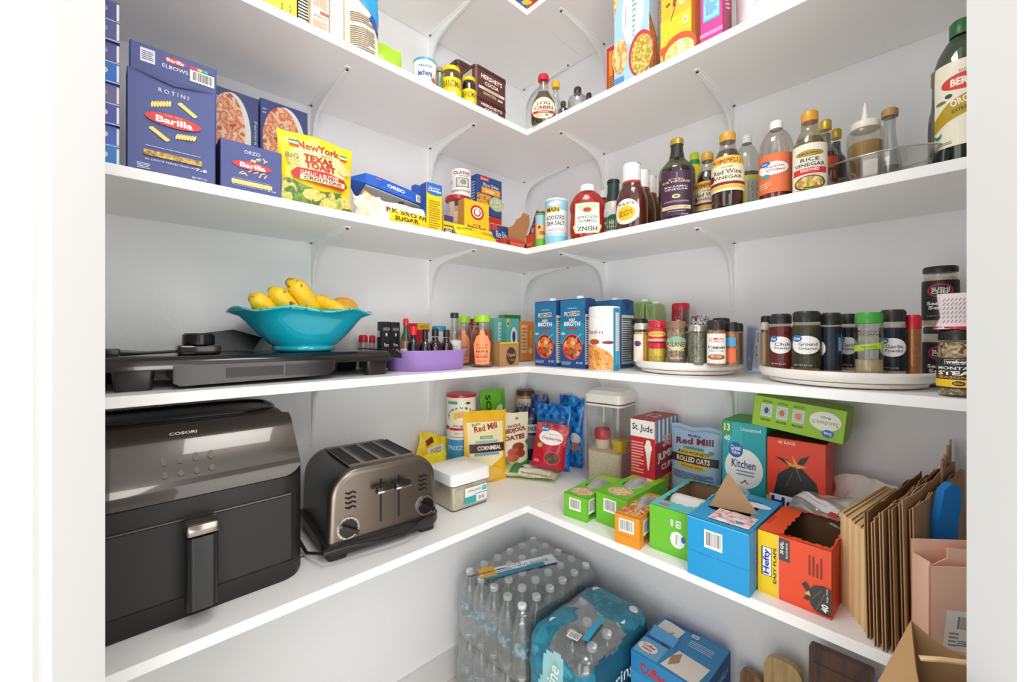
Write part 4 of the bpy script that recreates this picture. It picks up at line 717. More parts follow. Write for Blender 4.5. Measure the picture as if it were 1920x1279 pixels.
sb('barbecue_bottle', 'dark glaze bottle with an oval label beside the tall grinder', 'bottle', 'L', 837, .205, 25, 618, zt, 'small', DK, cap=(.5, .8, 1, P('241C1C', .3)), lab=(SPL, .04, .44, 120, None), group='dark glaze bottles')
sb('seasoning_tub', 'white tub with a blue lid at the back of the lavender tray', 'tub', 'L', 823, .125, 25, 611, zt, 'can', P('E8EAEC', .35), cap=(1.06, .86, 1, P('2A9AC8', .3), 0), lab=([('t', .5, .5, .5, .2, 'Tub', '3A8AA8')], .1, .8, 140, None))
sb('clear_bottle', 'tall clear bottle with a black cap and white label at the tray end', 'bottle', 'L', 852, .195, 26, 586, zt, [(.92, 0), (1, .03), (1, .6), (.85, .68), (.55, .74), (.5, .84), (.5, .98)], CLEAR('F0EEE8', .16), liq=(P('C8B890', .2), .5), cap=(.6, .9, 1, P('2A2826', .3)), lab=([('l', .4, .6, .5, .4, 4, 'A8A8A8')], .04, .48, 150, 'D8DAD8'))
HN = [('p', [(.1, .0), (.9, .0), (1, .6), (.8, .82), (.66, .85), (.6, 1), (.4, 1), (.34, .85), (.2, .82), (0, .6)], 'FA9A66'), ('l', .5, .56, .6, .05, 1, '7A2A18'), ('t', .5, .48, .6, .05, 'ORGANIC', '3A7A28', 0, .02), ('t', .5, .38, .66, .08, 'RAW &', '8A2A18', 0, .03), ('l', .5, .3, .6, .03, 1, '8A2A18'), ('t', .5, .22, .66, .08, 'HONEY', '8A2A18', 0, .02), ('r', .5, .1, .5, .02, 'C85A28')]
HP = [(.92, 0), (1, .03), (1, .3), (.97, .34), (1, .38), (1, .62), (.9, .74), (.72, .8), (.7, .98)]
HL = FOOD(['8A4408', 'A05814', '7A3A08'], 30, .15, 'n')
sb('honey_bottle', 'honey bottle with a lime green cap in front, orange label', 'bottle', 'L', 904, .225, 41, 591, zC, HP, CLEAR('F2EEE6', .14), liq=(HL, .72), cap=(.76, .87, 1, P('9CD41C', .3)), lab=(HN, .06, .72, 95, None), group='honey bottles')
sb('honey_bottle', 'honey bottle with a lime green cap, behind the clear bottle', 'bottle', 'L', 869, .12, 34, 593, zC, HP, CLEAR('F2EEE6', .14), liq=(P('9A8048', .3), .5), cap=(.76, .87, 1, P('9CD41C', .3)), lab=(HN, .06, .72, 95, None), group='honey bottles')
sb('spice_jar', 'red lidded spice jar peeping between the two honey bottles', 'jar', 'L', 888, .06, 22, 598, zC, 'spice', P('A81C2C', .3), cap=(.95, .85, 1, P('8A1820', .3)))
KFT = P('B58A58', .6)
a, w, h = fit('L', 937, 1001, .262, 642, zC)
t = thing('snack_carton', 'brown cardboard carton with a dark oval reading organic, torn open at the top', 'box', (a.x, a.y, zC), ROT['L'])
b = MB(); th = .0015; w = .082; d = .1
for x0, y0, x1, y1 in ((0, 0, w, th), (0, d-th, w, d), (0, th, th, d-th), (w-th, th, w, d-th)): b.box(x0, y0, 0, x1, y1, h, KFT)
b.box(th, th, 0, w-th, d-th, th, KFT); b.art([('e', .6, .42, .52, .74, '4A3424'), ('t', .6, .46, .44, .2, 'Organic', 'C8A070', 0, .02), ('t', .66, .26, .2, .1, 'fed', 'B89060'), ('r', .5, .97, .98, .06, 'E8C81C')], *FACE['f'](w, d, h), .0004); b.build('carton_shell', t)
for i, (x0, x1, dp, c_, yt, l_) in enumerate(((927, 952, .1, '6FC4B4', 596, 'pale green tea box with a white panel behind the organic carton'), (950, 974, .13, '58B8B0', 597, 'aqua taco seasoning box with a yellow corner'), (976, 1002, .13, 'E88A34', 602, 'orange spice packet box beside the broth carton'), (945, 976, .04, '5AA048', 590, 'green topped box at the very back of the corner'))):
    marks = {0: [('r', .6, .45, .7, .9, 'D8E4E4'), ('l', .6, .45, .5, .8, 10, '8AA0A8')], 1: [('r', .1, .9, .2, .2, 'F0D020'), ('t', .1, .88, .12, .1, '4', '3A3A30', 0, .03), ('e', .55, .55, .5, .5, 'E8F0EE'), ('e', .55, .58, .26, .26, '3A3468'), ('t', .55, .3, .44, .12, 'TACO', '3A3468', 0, .03)], 2: [('r', .25, .55, .44, .7, 'F4C08A'), ('l', .25, .55, .34, .6, 7, 'D87830'), ('e', .75, .6, .2, .4, 'F4A850'), ('e', .7, .25, .3, .16, 'F8D0A0')], 3: [('r', .5, .93, .98, .14, '3C8A30')]}[i]
    bot = zC if i in (0, 3) else zC+.002
    shelf_box('seasoning_box' if i else 'tea_box', l_, 'box', 'L', x0, x1, dp, .03, yt, bot, c_, {'f': marks})

# ================================================================= second lowest shelf, right run
BR = [('r', .5, .82, 1, .34, '1F6F9E'), ('r', .5, .5, 1, .3, '2088AE'), ('l', .5, .87, .38, .02, 1, '8AD0E8'), ('p', [(.14, .74), (.86, .78), (.84, .84), (.5, .8), (.16, .8)], '20304A'), ('t', .5, .79, .66, .075, 'PROGRESSO', 'F0E4D8', 3, .01), ('t', .5, .7, .26, .04, 'BEEF', WHT), ('t', .5, .645, .66, .065, 'BROTH', WHT, 0, .03), ('r', .5, .575, .5, .03, 'B0402E'),
      ('e', .5, .31, .82, .38, 'D8505A'), ('e', .5, .31, .74, .34, '7A2018'), ('e', .5, .3, .7, .31, STEW), ('r', .76, .46, .3, .012, 'A8C0D0', 38), ('e', .12, .5, .2, .04, 'A8C4D4'), ('l', .26, .07, .4, .05, 3, 'B8C8DC'), ('t', .8, .08, .26, .03, '32 OZ', 'D8E0EC')]
NF = [('r', .5, .42, .9, .72, 'E2E3E6'), ('l', .5, .42, .78, .66, 20, '5A5C66'), ('r', .5, .72, .8, .01, '2A2A30'), ('r', .5, .5, .8, .01, '2A2A30')]
def broth(label, x0, x1, dep, ytop, col='1C4A86', front=BR, side=NF, thick=.062, name='broth_carton', w=None, grp='broth cartons', kw={}):
    a, ww, h = fit('R', x0, x1, dep, ytop, zC); w = w or ww
    t = thing(name, label, 'carton', (a.x, a.y, zC), 0, grp)
    b = MB(); b.box(0, 0, 0, w, thick, h, col, .0012, 1); b.prism([(0, h), (thick, h), (thick*.5, h+.004)], .001, w-.001, col, 'x')
    b.art(front, *FACE['f'](w, thick, h)); b.art(side, *FACE['r'](w, thick, h)); b.build('carton_body', t)
    MB().lathe([(.011, 0), (.012, .001), (.012, .007), (.0105, .009)], P('EDEFF0', .35), c=(w*.62, thick*.45), z0=h+.001, n=24, rib=.03).build('cap', t)
    return t
SD = [('p', [(.1, 1), (.9, 1), (.5, .84)], '203A6A')]+NF
broth('blue beef broth carton nearest the room corner', 1003, 1042, .262, 567, side=SD, thick=.055)
broth('blue beef broth carton between its twin and the panko can', 1051, 1096, .262, 563, side=SD, thick=.055)
broth('plain sided blue carton behind the panko can, white cap on top', 1106, 1164, .17, 566, col='1F5C92', front=[('r', .5, .9, 1, .18, '2474A8')], side=SD, thick=.075)
broth('green carton behind the turntable, nearer the blue cartons', 1189, 1208, .075, 567, col='A6BE80', front=[('p', [(.1, .98), (.9, .98), (.5, .76)], '8EAA64'), ('r', .5, .4, .96, .7, 'D4D8C8'), ('l', .5, .4, .8, .6, 10, '4A4C40')], side=[], thick=.06, grp='green cartons', w=.032)
broth('green carton behind the turntable, farther from the blue cartons', 1210, 1229, .075, 571, col='A6BE80', front=[('p', [(.1, .98), (.9, .98), (.5, .76)], '8EAA64'), ('r', .5, .4, .96, .7, 'D4D8C8'), ('l', .5, .4, .8, .6, 10, '4A4C40')], side=[], thick=.06, grp='green cartons', w=.032)
PK = [('e', .3, .66, .6, .44, 'C8CCCC'), ('e', .3, .66, .58, .42, 'EDECE8'), ('t', .36, .62, .42, .07, 'Panko', 'B02A38', 0, .015), ('l', .42, .555, .3, .02, 1, 'C8A8A0'), ('e', .36, .46, .26, .09, 'B0502C'), ('e', .68, .45, .3, .07, 'C8CCCC'), ('e', .68, .45, .26, .045, '8A2A30'), ('p', [(.08, .02), (.8, .02), (.8, .2), (.7, .3), (.4, .4), (.2, .42), (.1, .38)], FRIED), ('r', .9, .5, .2, 1, '2A90B8'), ('r', .92, .62, .13, .62, 'D8DCE0'), ('l', .92, .62, .11, .6, 16, '4A5058'), ('r', .92, .2, .13, .2, '4AA8D0')]
sb('panko_can', 'white cardboard can of panko crumbs with fried chicken picture', 'can', 'R', 1133, .245, 58, 574, zC, 'can', P('E8E8E6', .4), lab=(PK, .005, .97, 165, 'EDEBE7'), rot=facing(onR(1133, .245)[0])-.28)
# turntables
CRM = P('F0EDE8', .3)
def turntable(label, px, dep, r):
    c, l = onR(px, dep); t = thing('turntable', label, 'turntable', (c.x, c.y, zC), 0, 'white turntables')
    MB().lathe([(r*.72, 0), (r*.86, .003), (r*.88, .01), (r*.8, .012)], CRM, n=64).build('base', t)
    MB().lathe([(r*.86, .012), (r*.95, .013), (r*.985, .018), (r, .026), (r*.985, .031), (r*.97, .032), (r*.955, .030), (r*.95, .024), (r*.3, .0235)], CRM, n=72).build('rotating_tray', t, sharp=50)
    return c
T1 = turntable('white turntable of mixed spice jars beside the panko can', 1287, .14, .134)
T2 = turntable('larger white turntable of black lidded spices near the door', 1578, .156, .15)
zt = zC+.0245
GL = CLEAR('F0F2F0', .13)
def jar(label, px, dep, wp, yt, content, cap, lab=None, lvl=.78, prof='spice', z=None, body=None, name='spice_jar', grp='spice jars', rot=None, n=28, c0=.84, cr=.98):
    return sb(name, label, 'jar', 'R', px, dep, wp, yt, zt if z is None else z, prof, body or GL, liq=(content, lvl), cap=(cr, c0, 1, cap), lab=lab, group=grp, n=n, rot=rot)
BKC = P('262322', .35); RDC = P('CC1C34', .3)
jar('dark jar with a wide black lid at the rear edge of the smaller turntable', 1199, .15, 32, 597, P('4A4640'), BKC)
jar('tall jar of tan powder with a purple badge, front left of the smaller turntable', 1202, .215, 28, 606, FOOD(['E0B870', 'D8A860', 'E8C484'], 90), P('C8C4B8', .3, .3), lab=([('r', .3, .5, .6, 1, 'E8DCC8'), ('e', .3, .66, .4, .2, '5A3A6A'), ('r', .85, .5, .34, .98, 'E8A83C')], .03, .72, 140, None))
SV = [('r', .5, .5, 1, 1, 'C8202C'), ('e', .5, .55, .8, .4, 'F0C060'), ('t', .5, .56, .6, .16, 'Savory', '8A4A10', 0, .02), ('r', .5, .12, 1, .2, 'D8A890')]
p_, r_, h_ = cyl('R', 1232, .225, 34, 642, zt)
bottle('spice_jar', 'short jar of yellow seasoning with a red lid, under another red lidded jar', 'jar', p_, zt, r_, h_, 'spice', GL, liq=(FOOD(['F0D040', 'E8C430', 'F4DC60'], 90), .8), cap=(1.0, .72, 1, RDC), lab=([('t', .5, .5, .8, .2, 'CURRY', 'C8A020')], .05, .6, 140, None), group='spice jars')
p2, r2, h2 = cyl('R', 1232, .225, 34, 601, zt+h_+.001)
bottle('spice_jar', 'red labelled jar with a red lid stacked on the short yellow jar', 'jar', p2, zt+h_+.001, r2, h2, 'spice', GL, liq=(P('C8A080'), .6), cap=(1.0, .7, 1, RDC), lab=(SV, .02, .66, 170, None), group='spice jars')
# jar raised on another behind
p3, r3, h3 = cyl('R', 1276, .06, 33, 612, zt)
bottle('spice_jar', 'dark jar supporting the tall red lidded cinnamon jar at the back', 'jar', p3, zt, r3, h3, 'spice', GL, liq=(P('5A4038'), .8), cap=(1, .85, 1, BKC), group='spice jars')
p4, r4, h4 = cyl('R', 1276, .06, 33, 568, zt+h3+.001)
bottle('spice_jar', 'red lidded jar of brown spice standing highest, above the others on the smaller turntable', 'jar', p4, zt+h3+.001, r4, h4, 'spice', GL, liq=(FOOD(['7A4A38', '9A6A50', '5A3428'], 60), .7), cap=(1.02, .7, 1, RDC), lab=([('r', .25, .5, .5, 1, 'B02030'), ('e', .4, .25, .2, .3, 'E8E0D8'), ('l', .3, .5, .3, .3, 2, 'F0D0C8')], .02, .66, 150, None), group='spice jars')
PO = [('e', .5, .68, .96, .44, 'D8C890'), ('e', .5, .78, .7, .26, '8AB090'), ('t', .5, .64, .86, .16, 'POLANER', '3A4A28', 0, .03), ('t', .5, .45, .66, .06, 'DRIED BASIL', 'F0E8DC'), ('t', .5, .18, .5, .06, 'NET WT', 'F0E8DC')]
jar('stout jar of brown flakes with an arched green and cream label', 1268, .235, 36, 602, FOOD(['A88A6A', '8A6C4C', 'C4A884', '7A5C40'], 150), P('8A6A50', .35), lab=(PO, .04, .72, 150, None), lvl=.84)
jar('jar of coarse grey green pepper with a silver lid', 1307, .235, 36, 609, FOOD(['6A6A58', '8A8A74', '4E4E40', 'A0A088'], 170), P('B8B8B0', .25, .7), lab=([('e', .04, .2, .1, .12, '6AA03C')], .02, .74, 150, None), lvl=.82, n=10)
p5, r5, h5 = cyl('R', 1312, .14, 34, 607, zt)
jar('jar with a black and white striped lid and a red emblem, behind the pepper jar', 1312, .14, 34, 592, P('6A6A60'), FOOD(['1E1E20', 'E8E6E2', '1E1E20', 'D03048'], 32, .3, 'n'), c0=.82)
CJ = [('t', .5, .78, .5, .11, 'Badia', WHT, 0, .02), ('t', .5, .53, .72, .13, 'Cajun', '2A2A50', 0, .03), ('t', .5, .42, .56, .05, 'Seasoning', '3A3A5A'), ('e', .5, .22, .72, .18, 'A85A28'), ('e', .5, .24, .5, .1, FOOD(['E8C8A8', 'C87A48'], 60)), ('l', .5, .06, .6, .04, 1, '8A8A8A')]
jar('jar of orange cajun seasoning with a white label and black lid', 1343, .235, 36, 600, FOOD(['C8803C', 'B86C2C', 'D89450'], 120), BKC, lab=([('r', .5, .5, .9, .98, 'F2EEE8'), ('r', .5, .78, .56, .14, 'D83A38')]+CJ, .08, .72, 150, None), c0=.8)
jar('tall dark lidded jar at the back between the cajun jar and the silver packet', 1352, .1, 34, 596, P('8A6A4A'), BKC)
jar('jar of orange powder with a blue and coral label, last on the smaller turntable', 1372, .205, 27, 604, FOOD(['C88848', 'B8763A'], 120), BKC, lab=([('r', .4, .72, .7, .26, '4AA0D8'), ('r', .4, .3, .7, .44, 'E8704A'), ('l', .4, .3, .5, .2, 3, 'F0B090')], .05, .76, 120, None), c0=.8)
jar('narrow dark jar at the outer edge of the smaller turntable', 1384, .14, 20, 606, P('6A4A5A'), BKC, c0=.8)
a, w, h = fit('R', 1398, 1428, .05, 610, zC)
carton('foil_packet', 'silver and blue coffee packet wedged between the two turntables', 'packet', a, zC, .12, w, .012, h, P('B8C0D0', .2, .3), {'f': [('r', .25, .5, .3, .9, '8A9AC0'), ('p', [(.4, .1), (.96, .1), (.8, .9), (.6, .9)], 'D8DEE8'), ('t', .62, .4, .34, .12, 'original', '2A3A80', 90, .01), ('t', .2, .3, .14, .08, 'G', WHT), ('l', .7, .75, .2, .12, 2, '5A6AA0', 90)]}, roll=.02)
GVS = lambda w1, w2, col='1A1A1C', net=True: [('r', .5, .52, 1, .92, col), ('e', .48, .56, .84, .4, 'F2F0EC'), ('e', .24, .7, .3, .15, '2A78C0'), ('t', .24, .7, .2, .06, 'Great', WHT, 0, .02), ('t', .54, .58, .5, .075, w1, '2A2A2E', 0, .01)]+([('t', .54, .49, .5, .065, w2, '2A2A2E', 0, .006)] if w2 else [])+[('t', .4, .12, .5, .035, 'NET WT 2.5 OZ', 'D0C8C0', 0, .01)]
CHI = FOOD(['4A1410', '6A201A', '2E0E0C'], 60, .4, 'n')
jar('jar of brown sticks beside the chili jar on the larger turntable', 1436, .15, 20, 592, FOOD(['B08A68', '8A6A50', 'D0B090'], 40), BKC)
jar('bottle of light brown spice directly before the chili jar', 1434, .21, 16, 604, P('B89468'), P('C8B8A8', .4))
jar('red chili powder jar with an oval white label and black lid', 1464, .24, 42, 588, P('A04020'), BKC, lab=(GVS('Chili', 'Powder', CHI), .04, .78, 150, None), c0=.83)
jar('ground cinnamon jar with an oval white label, widest black lid', 1512, .255, 54, 583, P('B8763A'), BKC, lab=(GVS('Ground', 'Cinnamon', FOOD(['1E1A10', '34301C', '403E22', '181408'], 40, .4, 'n')), .04, .78, 150, None), c0=.83)
jar('dark blue labelled jar with a bright blue strip, beside the cinnamon', 1558, .235, 42, 586, P('D8B880'), BKC, lab=([('r', .5, .5, 1, .96, '101C2C'), ('e', .06, .5, .5, .34, 'F0F0EC'), ('r', .84, .6, .2, .46, '3A90D0'), ('l', .84, .6, .3, .14, 3, 'C8E0F4', 90)], .04, .78, 140, None), c0=.8)
jar('garlic powder jar with a blue label, half hidden by the green lidded jar', 1590, .18, 36, 588, P('D8B880'), BKC, lab=(GVS('Garlic', 'Powder', '0C1424'), .04, .78, 150, None), c0=.83)
MCC = [('t', .5, .84, .62, .06, 'McCormick', '4A4A34', 0, .006), ('t', .5, .76, .84, .06, 'ORGANIC', '4A4A34', 0, .01), ('l', .5, .64, .6, .1, 2, '9A9A80'), ('p', [(0, .3), (1, .42), (1, .58), (0, .46)], 'A8CC3C'), ('t', .5, .44, .4, .05, 'GROUND', '5A6A20', 5), ('t', .56, .38, .4, .05, 'Turmeric', '5A6A20', 5)]
jar('glass jar with a bright green lid and lime diagonal band', 1629, .262, 56, 585, FOOD(['C8B48A', 'BEAA80'], 60), P('3FA03C', .35), lab=(MCC, .2, .8, 140, None), lvl=.26, c0=.83)
jar('garlic jar with a blue and black label right of the green lidded jar', 1674, .215, 52, 580, P('D8C8A8'), BKC, lab=(GVS('Garlic', 'Powder', '0E1826'), .04, .74, 150, None), c0=.82)
jar('tall orange spice jar with a red cap, last on the larger turntable', 1712, .2, 32, 590, FOOD(['C8782C', 'B86C24', 'D08838'], 60, .4, 'n'), RDC, c0=.77, lvl=.9, cr=1.02)
SE = [('e', .5, .74, .5, .34, 'C8203A'), ('e', .5, .74, .42, .28, '1C1A1A'), ('t', .5, .78, .34, .08, 'SUSHI', 'E8E4E0', 0, .03), ('t', .5, .7, .34, .08, 'CHEF', 'E8E4E0', 0, .03), ('t', .5, .42, .52, .09, 'Sesame', 'F0EEEA', 0, .03), ('t', .48, .31, .42, .09, 'Seed', 'F0EEEA', 0, .03), ('t', .5, .1, .5, .035, 'NET WT 3.7', 'A8A4A0')]
SES = FOOD(['E8D8B0', 'D8C090', 'F0E4C4', 'C8AC78'], 190)
pA, rA, hA = cyl('R', 1764, .1, 70, 612, zC)
t = bottle('sesame_jar', 'sesame seed jar on the shelf carrying another one on top', 'jar', pA, zC, rA, hA, 'spice', GL, liq=(SES, .8), cap=(.98, .88, 1, BKC), lab=([('r', .5, .5, 1, 1, '1C1A1A')]+SE, .06, .74, 165, None), group='sesame seed jars')
pB, rB, hB = cyl('R', 1763, .1, 70, 497, zC+hA+.001)
bottle('sesame_jar', 'upper sesame seed jar, black lid highest near the door', 'jar', pB, zC+hA+.001, rB, hB, 'spice', GL, liq=(SES, .82), cap=(.98, .9, 1, BKC), lab=([('r', .5, .5, 1, 1, '1C1A1A')]+SE, .1, .76, 165, None), group='sesame seed jars')
WB = [('r', .5, .52, 1, .82, '33312E'), ('r', .56, .83, .5, .13, 'E8E6E0'), ('r', .56, .83, .48, .11, '33312E'), ('t', .52, .83, .38, .08, 'weber', 'F0EEE8', 0, .04), ('r', .84, .83, .06, .09, 'C8202C'), ('t', .56, .66, .8, .08, 'MONTANA', 'F4F2EE', 0, .02), ('t', .56, .53, .8, .11, 'STEAK', 'F4F2EE', 0, .04), ('t', .56, .42, .8, .06, 'SEASONING', 'E8B820'), ('r', .5, .26, 1, .2, 'F2C414'), ('e', .56, .26, .22, .13, '33312E'), ('t', .56, .26, .14, .05, 'BOLD', 'F2C414')]
p6, r6, h6 = cyl('R', 1797, .262, 82, 618, zC)
bottle('seasoning_jar', 'big jar of coarse steak seasoning with black and yellow label beside the door', 'jar', p6, zC, r6, h6, 'spice', GL, liq=(FOOD(['E8C890', 'B8864A', '6A4A2A', 'F0DCB0', '3A2E22'], 95), .82), cap=(.97, .84, 1, BKC), lab=(WB, .06, .62, 150, None), rot=facing(p6)-.15)
WP = P('E8DDE0', .6)
t = thing('paper_pouch', 'white and red striped paper pouch standing on the steak seasoning jar', 'pouch', (p6[0], p6[1], zC+h6+.001), facing(p6))
b = MB(); b.loft([[(s_*math.copysign(abs(math.sin(a))**.7, math.sin(a)), -d_*math.cos(a), z_) for a in [2*math.pi*i/24 for i in range(24)]] for s_, d_, z_ in ((.029, .022, 0), (.026, .02, .006), (.021, .016, .02), (.024, .016, .045), (.025, .012, .058))], WP, True)
for i in range(9):
    for j in range(6):
        x = -.018+.0045*i; z = .01+.007*j
        b.add([(x+dx, -.0215+.0000*j-abs(x)*-.25, z+dz) for dx, dz in ((0, 0), (.0011, 0), (.0034, .0045), (.0023, .0045))], [(0, 1, 2, 3)], '8A6A70')
b.build('pouch_body', t); MB().lathe([(.029, 0), (.0295, .001), (.0285, .004)], RDC, n=24, sy=.78).build('red_band', t)
sb('sauce_bottle', 'edge of a tall bottle with a red cap just showing past the door frame', 'bottle', 'R', 1828, .12, 40, 463, zC, 'hot', CLEAR('C8D8C8', .15), liq=(P('4A8A50', .3), .5), cap=(.6, .86, 1, P('C02030', .3)), lab=([], .3, .55, 150, 'E8E4E0'))

# ================================================================= deep lowest shelf, left run
# air fryer
p0, _ = G(205, 1215, zD); p1, _ = G(574, 1074, zD); fx = .329; fy1 = p1.y; fw = .385; fd = .3
BLK1 = P('1A1514', .5); BLK2 = P('181413', .3); GLS = P('1B1614', .07, coat=.8)
t = thing('air_fryer', 'large black air fryer with a slanted glossy control panel and a front drawer', 'air fryer', (fx, fy1-fw, zD), ROT['L'])
b = MB(); b.loft([rrect(.004, .004, fw-.004, fd, .04, .0), rrect(0, 0, fw, fd, .045, .008), rrect(0, 0, fw, fd, .045, .205)], BLK1, True)
b.loft([rrect(0, 0, fw, fd, .045, .206), rrect(0, .0, fw, fd, .045, .222), rrect(.001, .012, fw-.001, fd, .045, .245), rrect(.004, .045, fw-.004, fd, .045, .288), rrect(.01, .062, fw-.01, fd-.005, .045, .308), rrect(.02, .085, fw-.02, fd-.02, .04, .3225), rrect(.03, .1, fw-.03, fd-.03, .035, .326)], BLK2, True)
b.build('housing', t, sharp=60)
# drawer front
def frontmap(x, y, o):
    return (x, -o, y)
b = MB(); b.loft([[(x, -q, z) for x, z in ((.03, .042), (fw-.03, .042), (fw-.03, .168), (.03, .168))] for q in (-.001, .0022)], BLK1, False)
b.box(.03, -.003, .1695, fw-.03, .001, .172, P('5A524C', .25, .5)); b.box(.005, -.0008, .036, fw-.005, .001, .038, P('120F0E', .5)); o = b.build('drawer', t)
hx = fw-.178
h_ = MB(); h_.loft([rrect(hx-.02, -.046, hx+.024, -.004, .01, z) for z in (.03, .036, .15)], P('1E2022', .3), True); h_.loft([rrect(hx-.02, -.03, hx+.024, .0, .006, z) for z in (.15, .158)], BLK2, True)
hh = h_.build('drawer_handle', o); 
MB().box(hx-.021, -.047, .152, hx+.025, -.006, .172, P('A09A92', .18, .95), .005).build('release_button', hh)
# control panel: one glossy curved sheet over the slanted front
prof = [(-.001, .207), (-.0015, .222), (.0105, .2455), (.0435, .2885), (.0605, .3085), (.082, .3215)]
def panel(x, s_, o):
    k = s_*(len(prof)-1); i = min(int(k), len(prof)-2); f = k-i; y = prof[i][0]+(prof[i+1][0]-prof[i][0])*f; z = prof[i][1]+(prof[i+1][1]-prof[i][1])*f
    return (x, y-.0012-o*.8, z+.0008+o*.6)
b = MB(); n = 40; cols = []
x0, x1 = .012, fw-.012
vs = []; fs = []
for i in range(n+1):
    x = x0+(x1-x0)*i/n; e = min(x-x0, x1-x); cut = max(0, 1-e/.03)**2*.22
    for j in range(13): vs.append(panel(x, max(cut, j/12*(1-cut*.2)), 0))
for i in range(n):
    for j in range(12): fs.append((i*13+j, (i+1)*13+j, (i+1)*13+j+1, i*13+j+1))
b.add(vs, fs, P('3E3731', .2, .45, coat=.8), True)
b.art([('t', .5, .78, .11, .045, 'COSORI', 'E8E4E0', 0, .02)]+[('e', .42+.06*i, .5-.1*j, .025, .06, '5E5650') for i in range(4) for j in range(2)], lambda x, y, o: panel(x0+x, y/.12, .0006+o), x1-x0, .12, .0004); b.build('control_panel', t, sharp=60)
MB().tube([(fw*.5+(fw*.44)*math.copysign(abs(math.sin(a))**.45, math.sin(a)), .185-.085*math.copysign(abs(math.cos(a))**.5, math.cos(a)), .328) for a in [2*math.pi*i/60 for i in range(60)]], .0035, GLS, 8, True).build('top_rim', t)

# toaster
p0, _ = G(608, 1064, zD); p1, _ = G(828, 991, zD); e = p1-p0; tw = e.length; rz = math.atan2(e.y, e.x); td = .255; thh = .192
STL = P('7E746A', .3, .92); STD = P('2A2624', .3, .2)
t = thing('toaster', 'four slot brushed steel toaster with two dials, beside the air fryer', 'toaster', (p0.x, p0.y, zD), rz)
b = MB(); b.loft([rrect(.012, .004, tw-.012, td, .02, .012), rrect(.0, .0, tw, td, .03, .022), rrect(.0, 0, tw, td, .03, .04)], P('221E1C', .35), True)
b.build('base', t)
for x, y in ((.012, .012), (tw-.052, .012), (.012, td-.05), (tw-.052, td-.05)):
    MB().loft([rrect(x, y, x+.04, y+.035, .01, 0), rrect(x, y, x+.04, y+.035, .01, .014)], P('1C1918', .4), True).build('foot', t)
def arch(w0, w1, h0, h1, r, n=9):              # front silhouette, an arch with rounded shoulders
    o_ = [(w0, h0)]
    for k in range(n+1):
        a = math.pi-math.pi/2*k/n; o_.append((w0+.004+r+r*math.cos(a), h1-r+r*math.sin(a)))
    for k in range(n+1):
        a = math.pi/2-math.pi/2*k/n; o_.append((w1-.004-r+r*math.cos(a), h1-r+r*math.sin(a)))
    return o_+[(w1, h0)]
def archring(ins, y, r): return [(x, y, z) for x, z in arch(.008+ins, tw-.008-ins, .034, thh-ins, r)]
b = MB(); b.loft([archring(.014, .006, .05), archring(.006, .007, .055), archring(.0015, .013, .06), archring(0, .022, .062)], STL, True, False)
b.add(archring(.014, .006, .05), [tuple(range(22))], STL, False); b.build('front_panel', t, sharp=50)
b = MB()                                       # rear and sides, closed on top by a plate
b.loft([archring(.003, .024, .06), archring(.003, td-.02, .06), archring(.01, td-.006, .055)], STD, True, False)
b.add(archring(.01, td-.006, .055), [tuple(range(21, -1, -1))], STD)
b.box(.062, .03, thh-.0035, tw-.062, td-.03, thh-.0005, P('756D65', .45)); b.build('shell', t, sharp=50)
b = MB(); b.tube(archring(.0015, .0225, .0615), .0016, P('C9C4BC', .15, .9), 6); b.build('chrome_trim', t)
for k in range(4):
    cx = .052+(tw-.104)*(k+.5)/4
    s_ = MB(); s_.box(cx-.0135, .045, thh-.0004, cx+.0135, td-.05, thh+.0002, P('0C0A09', .6)); s_.box(cx-.015, .043, thh-.0004, cx-.0135, td-.048, thh+.0018, P('6A625A', .3, .7)); s_.box(cx+.0135, .043, thh-.0004, cx+.015, td-.048, thh+.0018, P('6A625A', .3, .7))  # flat dark strip painted for the shade inside the slot, no real opening
    for q in range(5): s_.box(cx-.004, .055+.03*q, thh+.0002, cx+.004, .057+.03*q, thh+.0006, P('4A443E', .4, .8))
    s_.build('slot', t)
f0 = .0055
for k, cx in enumerate((.445*tw, .60*tw)):
    MB().box(cx-.0022, f0-.0003, .06, cx+.0022, f0+.001, thh-.035, P('0A0908', .5)).build('lever_slit', t)
    l = MB(); l.box(cx-.004, f0-.012, .137, cx+.004, f0, .145, P('2A2624', .3)); l.loft([rrect(cx-.02, f0-.03, cx+.02, f0-.008, .008, z) for z in (.134, .137, .146)], P('211D1B', .25), True)
    l.box(cx-.019, f0-.031, .134, cx+.019, f0-.029, .139, P('B8B2AA', .15, .9), .001); l.build('lever', t)
for cx, cz in ((.18*tw, .066), (.845*tw, .068)):
    d = MB(); R = .024
    def disc(rad, y0, y1, m, n=36): d.loft([[(cx+rad*math.cos(2*math.pi*i/n), y, cz+rad*math.sin(2*math.pi*i/n)) for i in range(n)] for y in (y0, y1)], m, True)
    disc(R, f0, f0-.003, P('BDB8B0', .2, .9)); disc(R*.8, f0-.003, f0-.006, P('141211', .3))
    d.art([('r', .5+.44*math.cos(a), .5+.44*math.sin(a), .05, .02, '3A3632', math.degrees(a)) for a in [i*math.pi/8-.6 for i in range(14)]], lambda x, y, o: (cx-R+x, f0-.0031-o, cz-R+y), 2*R, 2*R, .0001)
    o = d.build('dial', t)
    k_ = MB(); k_.loft([[(cx+math.cos(-.5)*a_-math.sin(-.5)*b_, y, cz+math.sin(-.5)*a_+math.cos(-.5)*b_) for a_, b_ in ((-.019, -.004), (.021, -.004), (.021, .004), (-.019, .004))] for y in (f0-.005, f0-.016)], P('1C1918', .25), False); k_.build('dial_grip', o)
